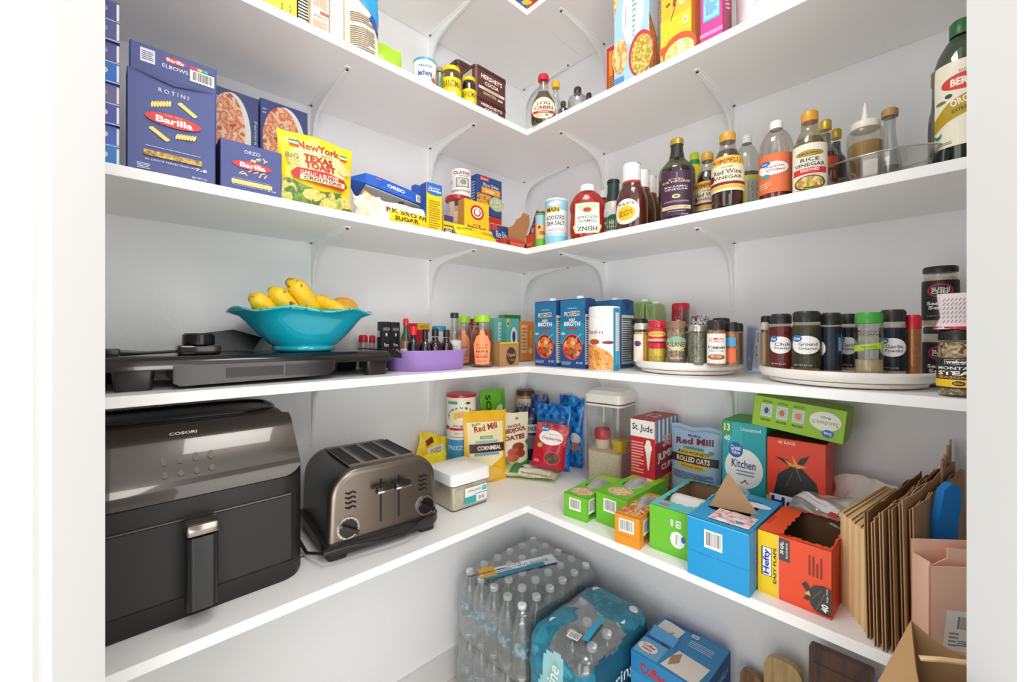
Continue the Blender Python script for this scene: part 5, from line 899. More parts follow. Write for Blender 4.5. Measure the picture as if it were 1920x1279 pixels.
for cx in (.2*tw, .82*tw):
    v = MB()
    for q in range(4):
        z = .108+.0105*q; v.tube([(cx-.011, f0-.001, z+.003), (cx-.004, f0-.003, z), (cx+.004, f0-.001, z+.003), (cx+.011, f0-.003, z)], .0016, P('1A1715', .3, .5), 6)
    v.build('button_row', t)
MB().tube([(-.028, .16, .03), (-.02, .06, .012), (.0, -.006, .03), (.05, -.012, .033), (.11, -.016, .026), (.17, -.018, .024), (.2, -.012, .034), (.23, .002, .038)], .0036, P('1B1817', .4), 8).build('cord', t)

# clear snap lid container
p0, _ = G(848, 964, zD); p1, _ = G(918, 940, zD); e = p1-p0; w = e.length; rz = math.atan2(e.y, e.x); h = .076; d = .125
t = thing('storage_container', 'clear rectangular container of rice with a white lid, beside the toaster', 'container', (p0.x, p0.y, zD), rz)
b = MB(); b.loft([rrect(.004, .004, w-.004, d-.004, .01, 0), rrect(0, 0, w, d, .012, h)], CLEAR('EEF2F2', .18), True); b.build('container_body', t, sharp=50)
MB().loft([rrect(.006, .006, w-.006, d-.006, .01, .003), rrect(.004, .004, w-.004, d-.004, .01, h-.01)], FOOD(['E8D4B4', 'F0DEC4', 'DCC4A0', 'ECD8BC'], 120), True).build('contents', t)
b = MB(); b.loft([rrect(-.003, -.003, w+.003, d+.003, .014, h-.004), rrect(-.004, -.004, w+.004, d+.004, .014, h+.002), rrect(-.003, -.003, w+.003, d+.003, .014, h+.026), rrect(.004, .004, w-.004, d-.004, .012, h+.031)], P('F2F2F0', .25), True); b.build('lid', t, sharp=50)
b = MB(); b.art([('r', .62, .46, .6, .6, 'E8E6E0'), ('r', .47, .3, .3, .26, '2AA8B0'), ('r', .75, .47, .35, .03, '2AA8B0'), ('r', .84, .62, .12, .16, '2AA8B0'), ('t', .84, .64, .08, .06, 'fresh', 'E8F4F4'), ('l', .58, .62, .34, .08, 2, '8A8A84'), ('b', .76, .3, .2, .18)], lambda x, y, o: (x, .001-o, y), w, h, .0016); b.build('price_sticker', t)

# bags and cans behind
bx, _ = onL(812, .09)
t = thing('plastic_bin', 'clear open bin holding the chocolate chip bag behind the snap lid container', 'bin', (.172, bx.y-.085, zD), ROT['L'])
w, d, h = .14, .15, .085; th = .002; b = MB(); C_ = CLEAR('F2F2EE', .2, .1, .1)
for x0, y0, x1, y1 in ((0, 0, w, th), (0, d-th, w, d), (0, th, th, d-th), (w-th, th, w, d-th)): b.box(x0, y0, 0, x1, y1, h, C_)
b.box(th, th, 0, w-th, d-th, th, C_); b.build('bin_walls', t)
pouch('chocolate_chip_bag', 'yellow bag of chocolate chips slumped in the clear bin', 'bag', (.085, bx.y-.016), zD+.004, ROT['L'], .118, .165, .05, FOOD(['F4D41E', 'F0CC18', 'F6DA30', 'E8C010'], 14, .3, 'n'),
      [('r', .6, .6, .6, .34, 'EDE6D0', 25), ('r', .62, .55, .5, .1, 'B8B0C8', 25), ('l', .55, .68, .4, .1, 4, '8A7A5A', 25), ('r', .3, .82, .3, .12, '7A3A1C', 35), ('r', .3, .25, .4, .1, '8A4A28', 20)], tilt=.3, roll=.35, seed=23, wob=.012)
pouch('chocolate_chip_bag', 'second yellow chocolate bag lying lower in the same clear bin', 'bag', (.148, bx.y-.012), zD+.004, ROT['L'], .115, .115, .032, P('F2DC1C', .3), [('r', .5, .3, .5, .3, 'B8643A'), ('r', .5, .3, .4, .18, 'E0B890')], tilt=.35, roll=-.15, seed=27, wob=.008)
p_, r_, h_ = cyl('L', 863, .085, 50, 815, zD)
bottle('oatmeal_tub', 'blue cardboard tub under the organic coffee can', 'tub', p_, zD, r_, h_, 'can', P('4AA8D8', .45), lab=([('r', .5, .25, 1, .5, '7A78B0'), ('t', .4, .8, .5, .1, 'FREEZE', 'E8F4FC', 0, .01), ('e', .6, .4, .34, .2, '2A5098'), ('t', .6, .4, .22, .07, 'Great', WHT)], .02, .96, 160, '3F9CCB'), cap=(1.02, .95, 1, P('D8E0E4', .4), 0))
zc = zD+h_+.001; p2, r2, h2 = cyl('L', 865, .085, 54, 737, zc)
NM = [('e', .5, .5, .8, .36, 'F0E6C8')]+[('t', .5+.34*math.cos(a), .5+.24*math.sin(a), .07, .06, ch, '3A8A5A', math.degrees(a)-90, .03) for ch, a in zip("NEWMAN'SOWN", [math.pi*(1.05-.11*i) for i in range(11)])]+[('e', .52, .52, .4, .28, 'F2C414'), ('e', .5, .55, .16, .16, 'D8A080'), ('p', [(.34, .4), (.68, .4), (.6, .47), (.5, .49), (.4, .47)], 'E8E4DC'), ('t', .52, .27, .44, .07, 'Organic', '3A4A34', 0, .015), ('r', .5, .19, .6, .06, 'C8202C'), ('t', .5, .08, .3, .03, 'NET WT', '8A7A5A'), ('r', .28, .87, .26, .07, '5AA088'), ('e', .66, .86, .12, .06, '6A2A1C'), ('e', .12, .22, .14, .1, '6A2A1C')]
bottle('coffee_can', 'cream coffee can with a red lid and yellow emblem, stacked on the blue tub', 'can', p2, zc, r2, h2, 'can', P('EDE6D2', .45), lab=(NM, .02, .93, 165, 'EFE8D6'), cap=(1.04, .93, 1, P('C0222C', .3), 0))
pouch('corn_chip_bag', 'bright green foil bag standing behind the cornmeal pouch', 'bag', onL(926, .085)[0], zD+.001, ROT['L']-.1, .11, .285, .05, P('6CC02E', .25), [('t', .28, .84, .2, .2, 'SO', '1E2A14', -90, .02), ('t', .28, .62, .24, .2, 'NUT', '1E2A14', -90, .02), ('e', .75, .72, .4, .16, 'D8E8D0'), ('r', .9, .5, .16, .9, '5AA828')], tilt=.03, seed=41)
pouch('tortilla_bag', 'yellow bag with a blue round badge, between the green bag and the cornmeal', 'bag', onL(934, .125)[0], zD+.001, ROT['L']-.05, .1, .215, .03, P('F2B42A', .3), [('e', .25, .88, .34, .12, '2A6AB8'), ('t', .25, .88, .24, .05, 'Great', WHT, 0, .02), ('e', .7, .82, .3, .08, 'F0D890')], tilt=.06, seed=43)
CM = [('p', [(.1, .34), (.5, .18), (.9, .34), (.92, .84), (.06, .84)], 'F0E6B4'), ('t', .5, .76, .56, .09, 'Red Mill', 'A8322C', 8, .03), ('t', .28, .81, .2, .035, "Bob's", '3A5A34', 8), ('r', .5, .62, .3, .04, '6AA04A'), ('t', .5, .62, .24, .02, 'ORGANIC', WHT), ('r', .5, .56, .54, .03, '8AC0D8'), ('r', .52, .475, .84, .12, '4A2A2A'), ('t', .56, .475, .58, .06, 'CORNMEAL', 'F4ECDC', 0, .03), ('r', .5, .39, .58, .03, '6AA8CC'), ('e', .5, .12, .7, .2, 'E8BC4C')]
p_, l = G(910, 903, zD); w = 84*l/FPX*1.06; h = zat(772, l)-zD
pouch('cornmeal_pouch', 'yellow standing pouch of cornmeal with a dark label band', 'pouch', (p_.x+.0, p_.y), zD+.001, ROT['L']-.28, w, h*1.0, .04, P('F0B824', .3), CM, tilt=.12, roll=.04, seed=3)
p_, l = G(968, 886, zD); w = 58*l/FPX*1.12; h = zat(776, l)-zD
DT = [('r', .5, .06, 1, .14, '4AA03C'), ('p', [(0, .13), (.4, .13), (.1, .26), (0, .3)], '4AA03C'), ('p', [(.6, .13), (1, .13), (1, .22)], '4AA03C'), ('t', .5, .77, .44, .045, 'WHOLE', '5A2A1C', 8, .02), ('t', .5, .69, .8, .09, 'MEDJOOL', '8A2A20', 8, .04), ('t', .5, .58, .66, .08, 'DATES', '8A2A20', 6, .04), ('e', .6, .42, .4, .14, '8A3A1C'), ('e', .45, .33, .4, .14, 'B04A2C'), ('e', .66, .31, .34, .13, '9A3A24'), ('e', .4, .24, .44, .12, 'C05A38'), ('e', .15, .9, .1, .04, '3A5A98'), ('e', .6, .9, .12, .05, '8A8A80'), ('p', [(.82, .5), (1, .56), (.92, .44)], '4A8A3A')]
pouch('date_pouch', 'cream pouch of medjool dates with a green foot beside the cornmeal', 'pouch', (p_.x-.015, p_.y), zD+.001, ROT['L']-.35, w, h, .045, P('EFE4C4', .35), DT, tilt=.1, roll=.03, seed=6)
p_, r_, h_ = cyl('L', 984, .045, 34, 768, zD)
bottle('jar', 'plain jar in the corner carrying the brown lidded jar', 'jar', p_, zD, r_, h_, 'can', P('C8A070', .3), cap=(1, .88, 1, P('6A4A34', .3)))
p2, r2, h2 = cyl('L', 985, .045, 33, 731, zD+h_+.001)
bottle('peanut_butter_jar', 'tan nut butter jar with a brown lid peeking up in the room corner', 'jar', p2, zD+h_+.001, r2, h2*1.0, 'spice', P('B8803C', .2), cap=(1.02, .74, 1, P('4A2E22', .35)), lab=([('t', .5, .5, .6, .3, 'NUT', '8A8A7A')], .04, .6, 150, 'E0D8C4'))
pouch('almond_bag', 'dark navy bag with a white lettered panel behind the date pouch', 'bag', onL(989, .1)[0], zD+.001, ROT['L']-.75, .085, .2, .045, P('1E2A5A', .3), [('r', .5, .6, .9, .16, 'E8E4DC'), ('t', .5, .6, .8, .08, 'ALMONDS', '2A2A30', 0, .03), ('t', .5, .8, .6, .06, 'Blue', 'C8A868'), ('r', .5, .35, .9, .25, '8A8A90')], tilt=.06, seed=8)
BLUE = FOOD(['1E90E0', '2A9CE8', '1A6CC8', '1458B0'], 24, .2, 'n')
def squares(seed_):
    r_ = random.Random(seed_); return [('r', .16+.22*i+(.1 if j % 2 else 0), .94-.13*j, .1, .06, r_.choice(('0F3E98', '1448A8', '3AB0F0')), r_.uniform(-25, 25)) for j in range(7) for i in range(4)]
pouch('blue_snack_bag', 'shiny blue chip bag standing behind the cranberries, the front one', 'bag', onR(1036, .11)[0], zD+.001, math.radians(20), .13, .235, .04, BLUE, squares(1)+[('e', .7, .3, .4, .18, '1A2A58'), ('e', .7, .29, .34, .13, 'C8A888')], tilt=.05, seed=51, wob=.01, group='shiny blue bags')
pouch('blue_snack_bag', 'shiny blue chip bag at the back, touching the clear rice canister', 'bag', onR(1069, .028)[0], zD+.001, math.radians(2), .11, .255, .035, BLUE, squares(2)+[('e', .8, .42, .4, .16, 'E8E0E4'), ('e', .8, .3, .34, .13, 'B87A68')], tilt=.04, seed=53, wob=.01, group='shiny blue bags')
pouch('blue_snack_bag', 'dark blue bag rising in the corner beside the tan nut butter jar', 'bag', onR(1012, .05)[0], zD+.001, math.radians(38), .07, .25, .04, P('1E3A78', .25), [('r', .5, .8, .6, .2, '2A5AA8')], tilt=.04, seed=55, group='shiny blue bags')
CRN = [('p', [(.03, .97), (.97, .97), (.97, .5), (.6, .75), (.3, .85), (.03, .6)], FOOD(['8A1420', 'C83038', 'D86050', '6A1018'], 22, .35, 'n')), ('e', .5, .68, .74, .34, 'F0ECE8'), ('e', .28, .86, .3, .12, '2A6AB8'), ('t', .28, .86, .22, .05, 'Great', WHT, 0, .02), ('t', .52, .66, .62, .07, 'Cranberries', 'A82838', 0, .008), ('l', .55, .75, .3, .02, 1, 'C88890'), ('e', .2, .48, .16, .1, 'A8B040'), ('e', .62, .24, .5, .3, 'D8303C'), ('e', .62, .24, .42, .25, FOOD(['4A2A1C', '6A3A24', '3A1A14', '5A5A2A'], 60)), ('e', .16, .14, .2, .08, 'C86A70')]
p_, l = G(1026, 872, zD+.03)
pouch('cranberry_bag', 'red bag of dried cranberries leaning in front of the shiny blue bags', 'bag', (p_.x+.03, p_.y-.035), zD+.034, math.radians(33), .115, .15, .035, P('B8182C', .28), CRN, tilt=.22, roll=.12, seed=12)
# rice bag lying flat
RG = FOOD(['C8C890', 'DCD8B0', 'A8B070', 'E4E0C4'], 90)
pouch('bean_bag', 'clear and green bag of dried grain lying flat before the cranberries', 'bag', None, 0, 0, .105, .185, .034, RG, [('r', .5, .6, .92, .56, 'E4E2D4'), ('r', .5, .22, .96, .16, '2E8A44'), ('e', .62, .32, .2, .1, '3A4A3A'), ('l', .94, .6, .5, .05, 1, '5A5A4A', 90)], seed=61, gusset=.9, seal=.05,
      mat4=Matrix.Translation((G(948, 880, zD)[0].x+.038, G(948, 880, zD)[0].y-.03, zD+.018)) @ Matrix.Rotation(math.radians(-62), 4, 'Z') @ Matrix.Rotation(math.radians(-90), 4, 'X'))

# ================================================================= deep lowest shelf, right run
p0, l0 = G(1095, 905, zD); w = .13; h = zat(758, l0)-zD; hl = zat(730, l0)-zD; Q = (p0.x, p0.y)
t = thing('rice_canister', 'tall clear square canister half full of rice with a white flip lid', 'canister', (*Q, zD), math.radians(6))
b = MB(); b.loft([rrect(.006, .006, w-.006, w-.016, .016, 0), rrect(.003, .003, w-.003, w-.013, .018, .01), rrect(0, 0, w, w-.01, .02, h)], CLEAR('F4F4F2', .14), True); b.build('canister_body', t, sharp=50)
RC = FOOD(['E8DCC0', 'DCCCA8', 'F2E8D0', 'D0C09C'], 150); hr = zat(842, l0)-zD
b = MB(); b.loft([rrect(.008, .008, w-.008, w-.018, .014, .004), rrect(.005, .005, w-.005, w-.015, .016, hr)], RC, True); b.build('rice', t, sharp=50)
b = MB(); b.loft([rrect(-.002, -.002, w+.002, w-.008, .022, h), rrect(-.003, -.003, w+.003, w-.007, .022, h+.006)], P('F0EEEA', .3), True); b.loft([rrect(.0, .0, w, w-.01, .02, h+.006), rrect(.0, .0, w, w-.01, .02, h+.011)], P('6A6660', .35), True)
b.loft([rrect(-.003, -.003, w+.003, w-.007, .022, h+.011), rrect(-.003, -.003, w+.003, w-.007, .022, hl-.012), rrect(.006, .006, w-.006, w-.016, .02, hl-.004), rrect(.01, .01, w-.01, w-.02, .018, hl), rrect(.02, .02, w-.02, w-.03, .014, hl-.001)], P('F0EEEA', .3), True); b.build('lid', t, sharp=45)
q = Vector(Q)
MB().lathe([(.024, 0), (.026, .01), (.026, .028), (.022, .034)], P('D03038', .35), c=(.035, .06), z0=hr+.03, n=24).build('scoop_lid', t)
MB().lathe([(.024, 0), (.024, .03)], P('E8D8C8', .35), c=(.035, .06), z0=hr+.0005, n=24).build('scoop_body', t)
MB().lathe([(.026, 0), (.026, .02), (.028, .02), (.028, .034), (.025, .036)], P('E8C820', .35), c=(.1, .06), z0=hr+.0005, n=24).build('measuring_cup', t)
# red cup box
c, l = onR(1228, .165); zt_ = zat(790, l); h = zt_-zD
STR = [('r', .08+.17*i, .87, .08, .26, '5A7AA8') for i in range(6)]
w = (c-onR(1182, .165)[0]).length
carton('cone_box', 'red box of jumbo ice cream cups with a handwritten white strip', 'box', (c.x-w, c.y), zD, 0, w, .145, h, 'C4202C',
       {'f': [('r', .5, .89, .98, .2, 'F2F0EC'), ('t', .5, .89, .84, .1, 'St. Jude', '24242A', -3, .015), ('l', .3, .55, .5, .38, 11, 'E8A8A0'), ('p', [(.62, .66), (.86, .66), (.76, .42), (.72, .42)], 'F0E4DC'), ('e', .74, .68, .3, .1, 'F4EEE8'), ('e', .74, .73, .2, .08, 'F4EEE8'), ('r', .5, .16, .94, .28, 'F2EEEA'), ('e', .48, .2, .1, .07, 'C8202C'), ('e', .5, .15, .16, .05, 'C8202C'), ('l', .5, .08, .7, .05, 2, 'A8A0A0')],
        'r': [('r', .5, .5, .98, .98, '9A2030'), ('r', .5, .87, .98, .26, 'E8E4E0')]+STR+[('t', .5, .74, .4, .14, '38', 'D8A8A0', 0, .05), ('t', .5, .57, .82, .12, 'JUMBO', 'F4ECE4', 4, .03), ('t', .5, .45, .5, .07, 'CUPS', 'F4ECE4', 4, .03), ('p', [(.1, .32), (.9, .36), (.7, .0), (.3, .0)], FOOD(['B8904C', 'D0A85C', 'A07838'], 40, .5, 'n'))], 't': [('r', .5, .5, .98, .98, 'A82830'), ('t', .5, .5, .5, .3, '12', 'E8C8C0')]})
OA = [('t', .5, .84, .24, .04, "Bob's", '2A3A6A', 0, .02), ('t', .5, .75, .74, .11, 'Red Mill', '7A2A3A', 4, .03), ('r', .5, .635, .4, .035, '4A9A7A'), ('p', [(.08, .46), (.3, .6), (.7, .6), (.92, .46), (.92, .42), (.7, .3), (.3, .3), (.08, .42)], 'E8C034'), ('t', .5, .56, .6, .05, 'FASHIONED', '3A2A20', 0, .02), ('r', .5, .45, .94, .13, '3A2C28'), ('t', .5, .45, .66, .085, 'ROLLED OATS', 'F0E8D8', 0, .03), ('t', .5, .34, .46, .04, 'WHOLE GRAIN', '8A6A1C', 0, .02), ('l', .5, .18, .8, .12, 5, '4A5A7A'), ('e', .84, .6, .1, .06, '5A9A5A'), ('r', .5, .93, .96, .01, '8AA8C8')]
def lift(marks, k):                             # keep the marks in the upper part of the face
    out = []
    for m in marks:
        m = list(m)
        if m[0] == 'p': m[1] = [(x, 1-(1-y)*k) for x, y in m[1]]
        else:
            m[2] = 1-(1-m[2])*k
            m[4] = m[4]*k
        out.append(tuple(m))
    return out
OA = lift(OA, .72)
a, w, h = fit('R', 1258, 1354, .08, 793, zD)
pouch('oat_pouch', 'pale blue pouch of rolled oats with a dark and yellow band', 'pouch', (a.x+w/2, -.085), zD+.001, 0, w, h, .06, P('A9C2DC', .3), OA, tilt=.04, seed=19)
TLC = '28A8B0'
KT = [('r', .3, .5, .34, .98, '3AB4BC'), ('r', .12, .93, .22, .12, '4AA83C'), ('t', .12, .94, .14, .07, '13', WHT, 0, .03), ('t', .12, .84, .14, .05, '40', WHT, 0, .03), ('t', .66, .94, .44, .035, 'Unscented', 'D8F0F0'), ('e', .5, .58, .86, .36, 'F4F4F0'), ('e', .32, .74, .34, .14, '2468B4'), ('t', .32, .76, .24, .045, 'Great', WHT, 0, .02), ('t', .32, .72, .2, .035, 'Value', WHT, 0, .02), ('t', .5, .62, .54, .075, 'Kitchen', '2A3A6A', 0, .015), ('l', .54, .54, .4, .06, 2, '8A98B0'), ('r', .5, .46, .16, .01, 'C82A34', 40), ('r', .56, .46, .12, .01, 'C82A34', -40), ('e', .42, .33, .5, .18, 'E4E6E6')]
a, w, h = fit('R', 1354, 1437, .135, 787, zD)
carton('trash_bag_box', 'teal kitchen trash bag box with a white oval, standing at the back', 'box', a, zD, 0, w, .12, h, TLC, {'f': KT, 't': [('r', .5, .5, .98, .98, '58A83C')]}, group='trash bag boxes')
HF = [('p', [(.06, .02), (.2, .5), (.4, .62), (.5, .66), (.62, .62), (.85, .46), (.97, .02)], '24201E'), ('p', [(.14, .74), (.36, .72), (.5, .62), (.44, .62)], '24201E'), ('p', [(.5, .62), (.58, .76), (.74, .82), (.66, .7), (.54, .64)], '24201E'), ('p', [(.4, .64), (.3, .72), (.48, .66), (.44, .8), (.54, .68), (.7, .66), (.55, .62)], 'F4A030'), ('r', .55, .55, .02, .2, '6A625C', 20), ('r', .4, .45, .015, .24, '5A544E', -20), ('r', .52, .1, .94, .22, 'F0F0F4'), ('t', .5, .1, .84, .17, 'Hefty', '1E2A88', 0, .03), ('t', .35, .95, .3, .04, '40 BAGS', 'F4E8DC'), ('r', .03, .12, .08, .1, 'F0B020')]
HF = lift(HF, .66)
a, w, h = fit('R', 1438, 1549, .15, 818, zD)
carton('trash_bag_box', 'orange red trash bag box with a tied black bag picture, at the back', 'box', a, zD, 0, w, .09, h, 'E8401E', {'f': HF, 't': [('r', .5, .5, .98, .9, '3A201C')]}, group='trash bag boxes')
za = zat(798, onR(1409, .14)[1]); A_, la = onR(1409, .14); B_, lb = onR(1581, .14); zb_ = zat(838, lb); ang = math.atan2(zb_-za, B_.x-A_.x); wl = math.hypot(B_.x-A_.x, zb_-za)
SW = [('r', .16+.18*i, .56, .13, .4, 'D4E4E0') for i in range(3)]+[('r', .16+.18*i, .56, .11, .32, 'B8CCD4') for i in range(3)]+[('e', .16, .56, .05, .2, '3A4A58'), ('e', .34, .56, .06, .2, 'D86A3A'), ('e', .52, .56, .07, .2, 'E88A34')]+[('l', .16+.18*i, .85, .12, .08, 2, '5A7A1C') for i in range(3)]+[('l', .16+.18*i, .25, .12, .08, 2, '3A4A14') for i in range(3)]+[('e', .8, .58, .32, .58, 'F0F2E8'), ('t', .8, .52, .27, .14, 'Sandwich', '8AA03C', 180, .004), ('t', .8, .69, .1, .08, 'Bags', '5A6A3A', 180), ('e', .84, .22, .12, .24, '2A6AB8'), ('t', .84, .22, .08, .1, 'Great', WHT, 180, .02)]
carton('sandwich_bag_box', 'lime green sandwich bag box resting tilted on top of the two upright trash bag boxes', 'box', A_, za+.004, 0, wl, .09, zat(742, la)-za, '98C828', {'f': SW, 'r': [('r', .5, .5, .98, .98, '8AB030'), ('r', .5, .48, .98, .01, '5A7A20')], 't': [('r', .5, .5, .96, .92, '8CB83C'), ('e', .5, .5, .6, .6, 'A8B88A')]}, roll=-ang)

def flapcarton(name, label, p0, p1, ytop, depth, col, inside, faces, group=None, rag=.006, hole=(.08, .94, .15, .96), seed=1, fill=None, zb=zD, tilt=0.):
    """an opened box: four walls, a top sheet with a torn opening, cardboard inside"""
    a, la = G(p0[0], p0[1], zb); c, _ = G(p1[0], p1[1], zb); e = c-a; w = e.length; h = zat(ytop, la)-zb; d = depth
    t = thing(name, label, 'box', (a.x, a.y, zb), math.atan2(e.y, e.x), group)
    b = MB(); th = .0012
    for x0, y0, x1, y1 in ((0, 0, w, th), (0, d-th, w, d), (0, th, th, d-th), (w-th, th, w, d-th)):
        b.box(x0, y0, 0, x1, y1, h, col)
    # inner faces in raw cardboard
    for x0, y0, x1, y1 in ((th, th, w-th, th+.0004), (th, d-th-.0004, w-th, d-th), (th, th, th+.0004, d-th), (w-th-.0004, th, w-th, d-th)): b.box(x0, y0, .001, x1, y1, h-.0005, inside)
    b.box(th, th, 0, w-th, d-th, th, inside)
    for k, ar in faces.items():
        if k in ('t', 'top'): continue
        mp, ww, hh = FACE[k](w, d, h); b.art(ar, mp, ww, hh)
    b.build('box_walls', t)
    # torn top sheet around the hole
    r = random.Random(seed); x0, x1, y0, y1 = hole[0]*w, hole[1]*w, hole[2]*d, hole[3]*d; N = 22
    inner = []; 
    for k in range(4*N):
        s_ = k/N; i = int(s_); f = s_-i
        P_ = [(x0+(x1-x0)*f, y0), (x1, y0+(y1-y0)*f), (x1-(x1-x0)*f, y1), (x0, y1-(y1-y0)*f)][i]; C_ = ((x0+x1)/2, (y0+y1)/2)
        q = 1-r.random()*rag/max(w, d)*1.3-(.03 if f < .06 or f > .94 else 0); inner.append((C_[0]+(P_[0]-C_[0])*q, C_[1]+(P_[1]-C_[1])*q))
    outer = []
    for k in range(4*N):
        s_ = k/N; i = int(s_); f = s_-i; outer.append([(w*f, 0), (w, d*f), (w-w*f, d), (0, d-d*f)][i])
    m = MB(); vs = []; n = 4*N
    for z in (h, h+.0008): vs += [(x, y, z) for x, y in outer]+[(x, y, z) for x, y in inner]
    fs = [(i, (i+1) % n, n+(i+1) % n, n+i) for i in range(n)]; m.add(vs[:2*n], [f[::-1] for f in fs], inside); m.add(vs[2*n:], fs, faces.get('top', col))
    m.art(faces.get('t', []), lambda x, y, o: (x, y, h+.0008+o), w, d, .0002)
    m.build('torn_top', t)
    if fill: fill(t, w, d, h)
    return t, w, d, h
CB = P('9E7E5C', .7); CBD = P('8A6A48', .75)
GRN = '6CBE2E'
def tissue(t, w, d, h):                        # plastic bag sheet poking out
    b = MB(); N = 12; vs = []
    for i in range(N+1):
        for j in range(N+1):
            u, v = i/N, j/N; vs.append((w*(.15+.7*u), d*(.3+.6*v), h-.006+.022*math.exp(-((u-.5)**2+(v-.5)**2)*7)+.006*noise.noise(Vector((u*4, v*4, w*90)))))
    b.add(vs, [(i*(N+1)+j, (i+1)*(N+1)+j, (i+1)*(N+1)+j+1, i*(N+1)+j+1) for i in range(N) for j in range(N)], CLEAR('E8E8E6', .3, .15, .35), True); b.build('plastic_bags', t)
SNK = FOOD(['E8C898', 'C88A58', 'F0DCB8', 'B86A3C'], 30, .5, 'n')
gs = [('b', .5, .62, .5, .5), ('r', .5, .32, .98, .008, '4A9A1C')]
flapcarton('sandwich_bag_box', 'small light green bag box, first on the shelf edge from the inner corner', (1057, 966), (1100, 981), 923, .2, GRN, CB,
           {'f': gs, 'r': [('b', .12, .6, .16, .6), ('t', .12, .2, .16, .14, '100', '2A3A1C', 90, .03)], 't': [('e', .5, .18, .86, .26, SNK), ('r', .5, .85, .9, .2, 'A8D030')]}, 'green and orange bag boxes', hole=(.2, .8, .4, .72), fill=tissue, seed=3)
flapcarton('sandwich_bag_box', 'wider green bag box with a barcode, between its small neighbour and the orange box', (1118, 978), (1175, 1000), 921, .21, GRN, CB,
           {'f': [('b', .46, .66, .42, .42)], 't': [('e', .52, .2, .76, .28, SNK), ('r', .5, .84, .96, .3, 'A8D030'), ('e', .5, .8, .5, .16, 'F0F2E8')]}, 'green and orange bag boxes', hole=(.2, .7, .42, .68), fill=tissue, seed=4)
flapcarton('sandwich_bag_box', 'orange bag box with a barcode at the shelf edge', (1153, 1016), (1199, 1032), 961, .17, 'E8901E', CB,
           {'f': [('b', .48, .66, .62, .44), ('r', .5, .32, .98, .008, 'B8641C')], 'r': [('b', .22, .6, .2, .5), ('t', .22, .22, .2, .14, '75', '3A2A1C', 90, .03)], 't': [('r', .5, .3, .9, .5, FOOD(['D88030', 'F0C080', 'A8441C', 'F4D8A0'], 26, .5, 'n')), ('r', .5, .8, .8, .2, 'F4C48A')]}, 'green and orange bag boxes', hole=(.25, .75, .55, .9), fill=tissue, seed=6)
def roll(t, w, d, h):
    b = MB(); n = 32; r = h*.62
    b.loft([[(x, d*.5+r*.6*math.cos(2*math.pi*i/n), h*.58+r*.6*math.sin(2*math.pi*i/n)) for i in range(n)] for x in (w*.08, w*.92)], P('F0EDEA', .35), True); b.build('bag_roll', t)
flapcarton('trash_bag_box', 'green and teal trash bag box torn open to show a white roll', (1218, 1026), (1292, 1054), 944, .23, GRN, CB,
           {'f': [('t', .58, .72, .16, .08, '40', WHT, 90, .03), ('r', .74, .72, .12, .16, 'F0F4EC'), ('t', .74, .72, .1, .08, '13', '4A9A2C', 90, .03), ('e', .72, .38, .36, .36, 'F0F2EC'), ('t', .7, .38, .2, .05, 'Kitchen', '3A4A6A', -90), ('e', .86, .42, .1, .14, '2A6AB8')],
            't': [('e', .3, .08, .3, .06, 'D86A40')], 'top': '5CC4C8', 'l': [('r', .5, .5, .98, .98, '2EA4AC')]}, 'trash bag boxes', hole=(.1, .97, .16, .97), rag=.02, fill=roll, seed=9)
def flapup(t, w, d, h):                        # raised triangular cardboard flap
    b = MB(); b.prism([(w*.12, 0), (w*.92, .0), (w*.4, .075)], -.0008, .0008, CB, 'y'); o = b.build('raised_flap', t); o.location = (0, d*.35, h+.001); o.rotation_euler = (math.radians(-24), 0, math.radians(14))
    b = MB(); N = 10; vs = [(w*(.3+.65*i/N), d*(.06+.3*j/N), h+.0025+.008*noise.noise(Vector((i*.5, j*.4, 2)))*(1 if 0 < i < N and 0 < j < N else 0)) for i in range(N+1) for j in range(N+1)]
    b.add(vs, [(i*(N+1)+j, (i+1)*(N+1)+j, (i+1)*(N+1)+j+1, i*(N+1)+j+1) for i in range(N) for j in range(N)], FOOD(['D87870', 'F0B8B0', 'E8E0E8', 'C85A58'], 24, .25, 'n', (1, 3, 1)), True); b.build('drawn_tape', t)
flapcarton('trash_bag_box', 'bright blue trash bag box with a barcode and a raised cardboard flap', (1289, 1073), (1405, 1122), 965, .21, '1496D2', CB,
           {'f': [('b', .44, .7, .3, .3), ('r', .5, .42, .98, .004, '1080B8'), ('r', .5, .985, .98, .025, '4AB0E0')], 'r': [('r', .3, .5, .3, .9, 'A8A4A8'), ('t', .2, .5, .5, .06, 'HOLDING', '2A4A98', 90), ('r', .35, .7, .14, .2, 'E8A090')],
            't': [('r', .5, .9, .96, .18, '2FA4DA'), ('t', .35, .92, .16, .08, '80', WHT, 0, .03), ('e', .62, .82, .3, .08, '2A6AB8'), ('e', .7, .72, .5, .14, 'E8F0F4')], 'top': '2A9AD0'}, 'trash bag boxes', hole=(.1, .8, .3, .75), rag=.012, fill=flapup, seed=12)
